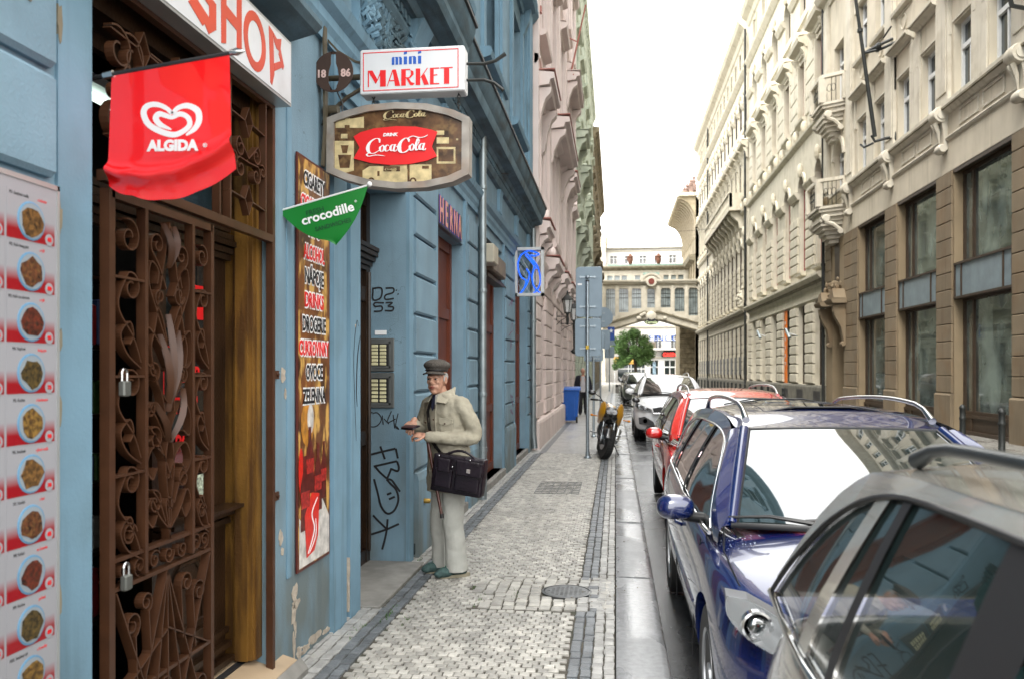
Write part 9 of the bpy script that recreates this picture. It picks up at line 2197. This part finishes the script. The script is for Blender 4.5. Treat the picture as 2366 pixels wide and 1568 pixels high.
# ================================================================ motorbike
mo = thing('motorcycle', 'yellow and black motorcycle leaning on its side stand at the pavement edge', 'motorcycle', (-.225, 15.25, 0))
mo.rotation_euler = (0, R(10), R(3))
YEL = paint('yellow_fairing', (.62, .30, .01), 0, .3); BKM = mat('black_gloss', (.012, .012, .013), .25, var=.05, coat=.5); FORK = mat('fork_metal', (.40, .42, .43), .25, metal=.9, var=.1)
def MBu(q, nm, m_, par=mo, sm=60): return q.build(nm, m_, par, smooth=sm, local=True)
def wheel(y, r_, w_, steer=0):
    q = MB(); q.lathe([(r_*.78, -w_*.42), (r_*.90, -w_*.5), (r_*.98, -w_*.28), (r_, 0), (r_*.98, w_*.28), (r_*.90, w_*.5), (r_*.78, w_*.42)], (0, 0, 0), 36, ax=0)
    for k in range(36):   # tread grooves
        a = k*.1745; q.obox((0, r_*.995*math.cos(a), r_*.995*math.sin(a)), (w_*.36, .006, .004), Matrix.Rotation(a, 3, 'X'))
    Ms = Matrix.Rotation(steer, 3, 'Z'); q.v = [tuple(Vector((0, y, r_))+Ms @ Vector(v)) for v in q.v]; wo = MBu(q, 'wheel', BLACK, sm=40)
    q = MB(); q.lathe([(r_*.80, -w_*.38), (r_*.72, -w_*.3), (r_*.72, w_*.3), (r_*.80, w_*.38)], (0, 0, 0), 30, ax=0); q.lathe([(.045, -.06), (.045, .06)], (0, 0, 0), 14, ax=0)
    for k in range(5): a = k*1.2566; q.obox((0, r_*.38*math.cos(a), r_*.38*math.sin(a)), (.02, r_*.36, .022), Matrix.Rotation(a, 3, 'X'))
    q.v = [tuple(Vector((0, y, r_))+Ms @ Vector(v)) for v in q.v]; MBu(q, 'rim', BKM, wo, 40)
    q = MB()
    for s in ((-1, 1) if y < .7 else (1,)): q.lathe([(.14, s*(w_*.5+.005)-.003), (.14, s*(w_*.5+.005)+.003)], (0, 0, 0), 28, ax=0)
    q.v = [tuple(Vector((0, y, r_))+Ms @ Vector(v)) for v in q.v]; MBu(q, 'brake_disc', FORK, wo, 40)
wheel(.0, .305, .13, R(17)); wheel(1.44, .315, .17)
for s in (-1, 1):
    q = MB(); q.tube([(s*.105, .0, .30), (s*.10, .08, .52)], [.030, .030], 12); MBu(q, 'fork_leg', FORK)
    q = MB(); q.tube([(s*.10, .08, .52), (s*.10, .24, .98)], .024, 12); MBu(q, 'fork_tube', FORK)
    q = MB(); q.rbox((s*.105-.03, -.03, .26), (s*.105+.03, .05, .36), .01); MBu(q, 'caliper', BKM)
q = MB(); q.grid(lambda u, v: ((u-.5)*.16, -.345*math.cos(.35+v*1.75)*1.0+.01, .305+.345*math.sin(.35+v*1.75)-.06*abs(u-.5)**2*4), 6, 14); q.grid(lambda u, v: ((u-.5)*.15, -.33*math.cos(.35+v*1.75)+.01, .305+.33*math.sin(.35+v*1.75)-.06*abs(u-.5)**2*4), 6, 14); MBu(q, 'front_mudguard', BKM)
# headlamp fairing: two yellow cheeks around a black nose with the lamp, clear screen
q = MB(); q.ell((0, .02, .87), (.135, .13, .105), 20, 12); q.ell((0, .10, .80), (.15, .16, .12), 18, 12); nose = fuse(q, 'nose', BKM, mo, .01, 2)
q = MB(); q.ell((0, -.085, .885), (.108, .045, .068), 20, 12); hl = MBu(q, 'headlight', LENS)
for s in (-1, 1): q = MB(); q.lathe([(.045, -.125), (.035, -.105), (0, -.09)], (s*.052, 0, .885), 16, ax=1); MBu(q, 'reflector', CHROME, hl)
for s in (-1, 1):
    q = MB(); P = [(.12, -.05, .98), (.17, .0, 1.05), (.215, .12, 1.0), (.235, .26, .80), (.215, .30, .64), (.165, .22, .60), (.14, .08, .74), (.115, -.04, .84)]
    P = [(s*x_, y_, z_) for x_, y_, z_ in P]; n = len(P); B_ = [(x_*.86, y_+.05, z_) for x_, y_, z_ in P]; c = (s*.225, .04, .84)
    q.add(P+B_+[c], [(i, (i+1) % n, 2*n) if s < 0 else ((i+1) % n, i, 2*n) for i in range(n)]+[(i, n+i, n+(i+1) % n, (i+1) % n) for i in range(n)]); MBu(q, 'fairing_panel', YEL, sm=50)
    q = MB(); q.tube([(s*.24, .05, .76), (s*.33, .0, .765)], .010, 6); q.ell((s*.345, -.01, .765), (.028, .03, .022), 10, 8); MBu(q, 'indicator', AMBER)
    q = MB(); q.tube([(s*.17, .12, 1.02), (s*.26, .06, 1.12), (s*.36, .08, 1.16)], .010, 6); q.ell((s*.41, .08, 1.17), (.075, .03, .048), 14, 10); MBu(q, 'mirror', BKM)
    q = MB(); q.tube([(s*.08, .26, 1.02), (s*.25, .28, 1.05), (s*.38, .38, 1.03)], .014, 8); q.tube([(s*.28, .30, 1.045), (s*.40, .39, 1.03)], .020, 8); MBu(q, 'handlebar', BKM)
q = MB(); q.grid(lambda u, v: ((u-.5)*(.30-.10*v), -.02+.22*v+.28*(u-.5)**2*2, .95+.27*v-.05*(2*u-1)**2*v), 12, 8); MBu(q, 'windscreen', mat('clear_screen', (.5, .53, .55), .05, var=0, alpha=.35, spec=1))
q = MB(); q.ell((0, .50, .86), (.17, .26, .14), 18, 12); q.ell((0, .35, .80), (.15, .15, .12), 14, 10); fuse(q, 'fuel_tank', YEL, mo, .012, 3)
q = MB(); q.ell((0, .95, .82), (.15, .32, .06), 16, 10); q.ell((0, 1.25, .90), (.12, .22, .06), 14, 8); fuse(q, 'saddle', BLACK, mo, .012, 3)
q = MB(); q.ell((0, .55, .50), (.19, .24, .20), 16, 10); q.box((-.13, .3, .30), (.13, .8, .48)); fuse(q, 'engine', mat('engine_grey', (.06, .062, .065), .4, metal=.6, var=.3), mo, .012, 2)
q = MB(); q.rbox((-.17, .16, .42), (.17, .22, .68), .01); MBu(q, 'radiator', BKM)
q = MB(); q.tube([(.10, .35, .42), (.20, .5, .30), (.24, .9, .34), (.27, 1.2, .48)], [.03, .035, .05, .06], 12); MBu(q, 'exhaust', FORK)
q = MB(); q.ell((0, 1.45, .92), (.11, .20, .07), 14, 8); q.box((-.08, 1.5, .55), (.08, 1.62, .85)); MBu(q, 'tail', YEL)
q = MB(); q.tube([(-.12, .75, .32), (-.10, 1.44, .315)], .03, 8); q.tube([(.12, .75, .32), (.10, 1.44, .315)], .03, 8); MBu(q, 'swingarm', BKM)
q = MB(); q.tube([(.14, .62, .32), (.32, .56, .045)], [.013, .011], 8); q.ell((.325, .555, .04), (.03, .02, .008), 8, 6); MBu(q, 'side_stand', BKM)
for s in (-1, 1): q = MB(); q.tube([(s*.14, .78, .40), (s*.30, .80, .41)], .014, 8); MBu(q, 'footrest', BKM)
q = MB(); q.tube([(-.06, .05, .70), (-.11, .0, .55), (-.12, .02, .33)], .006, 5); q.tube([(.06, .1, .95), (.14, .1, 1.0), (.16, .2, 1.02)], .006, 5); MBu(q, 'brake_hose', BLACK)
bpy.data.scenes.remove(TS)
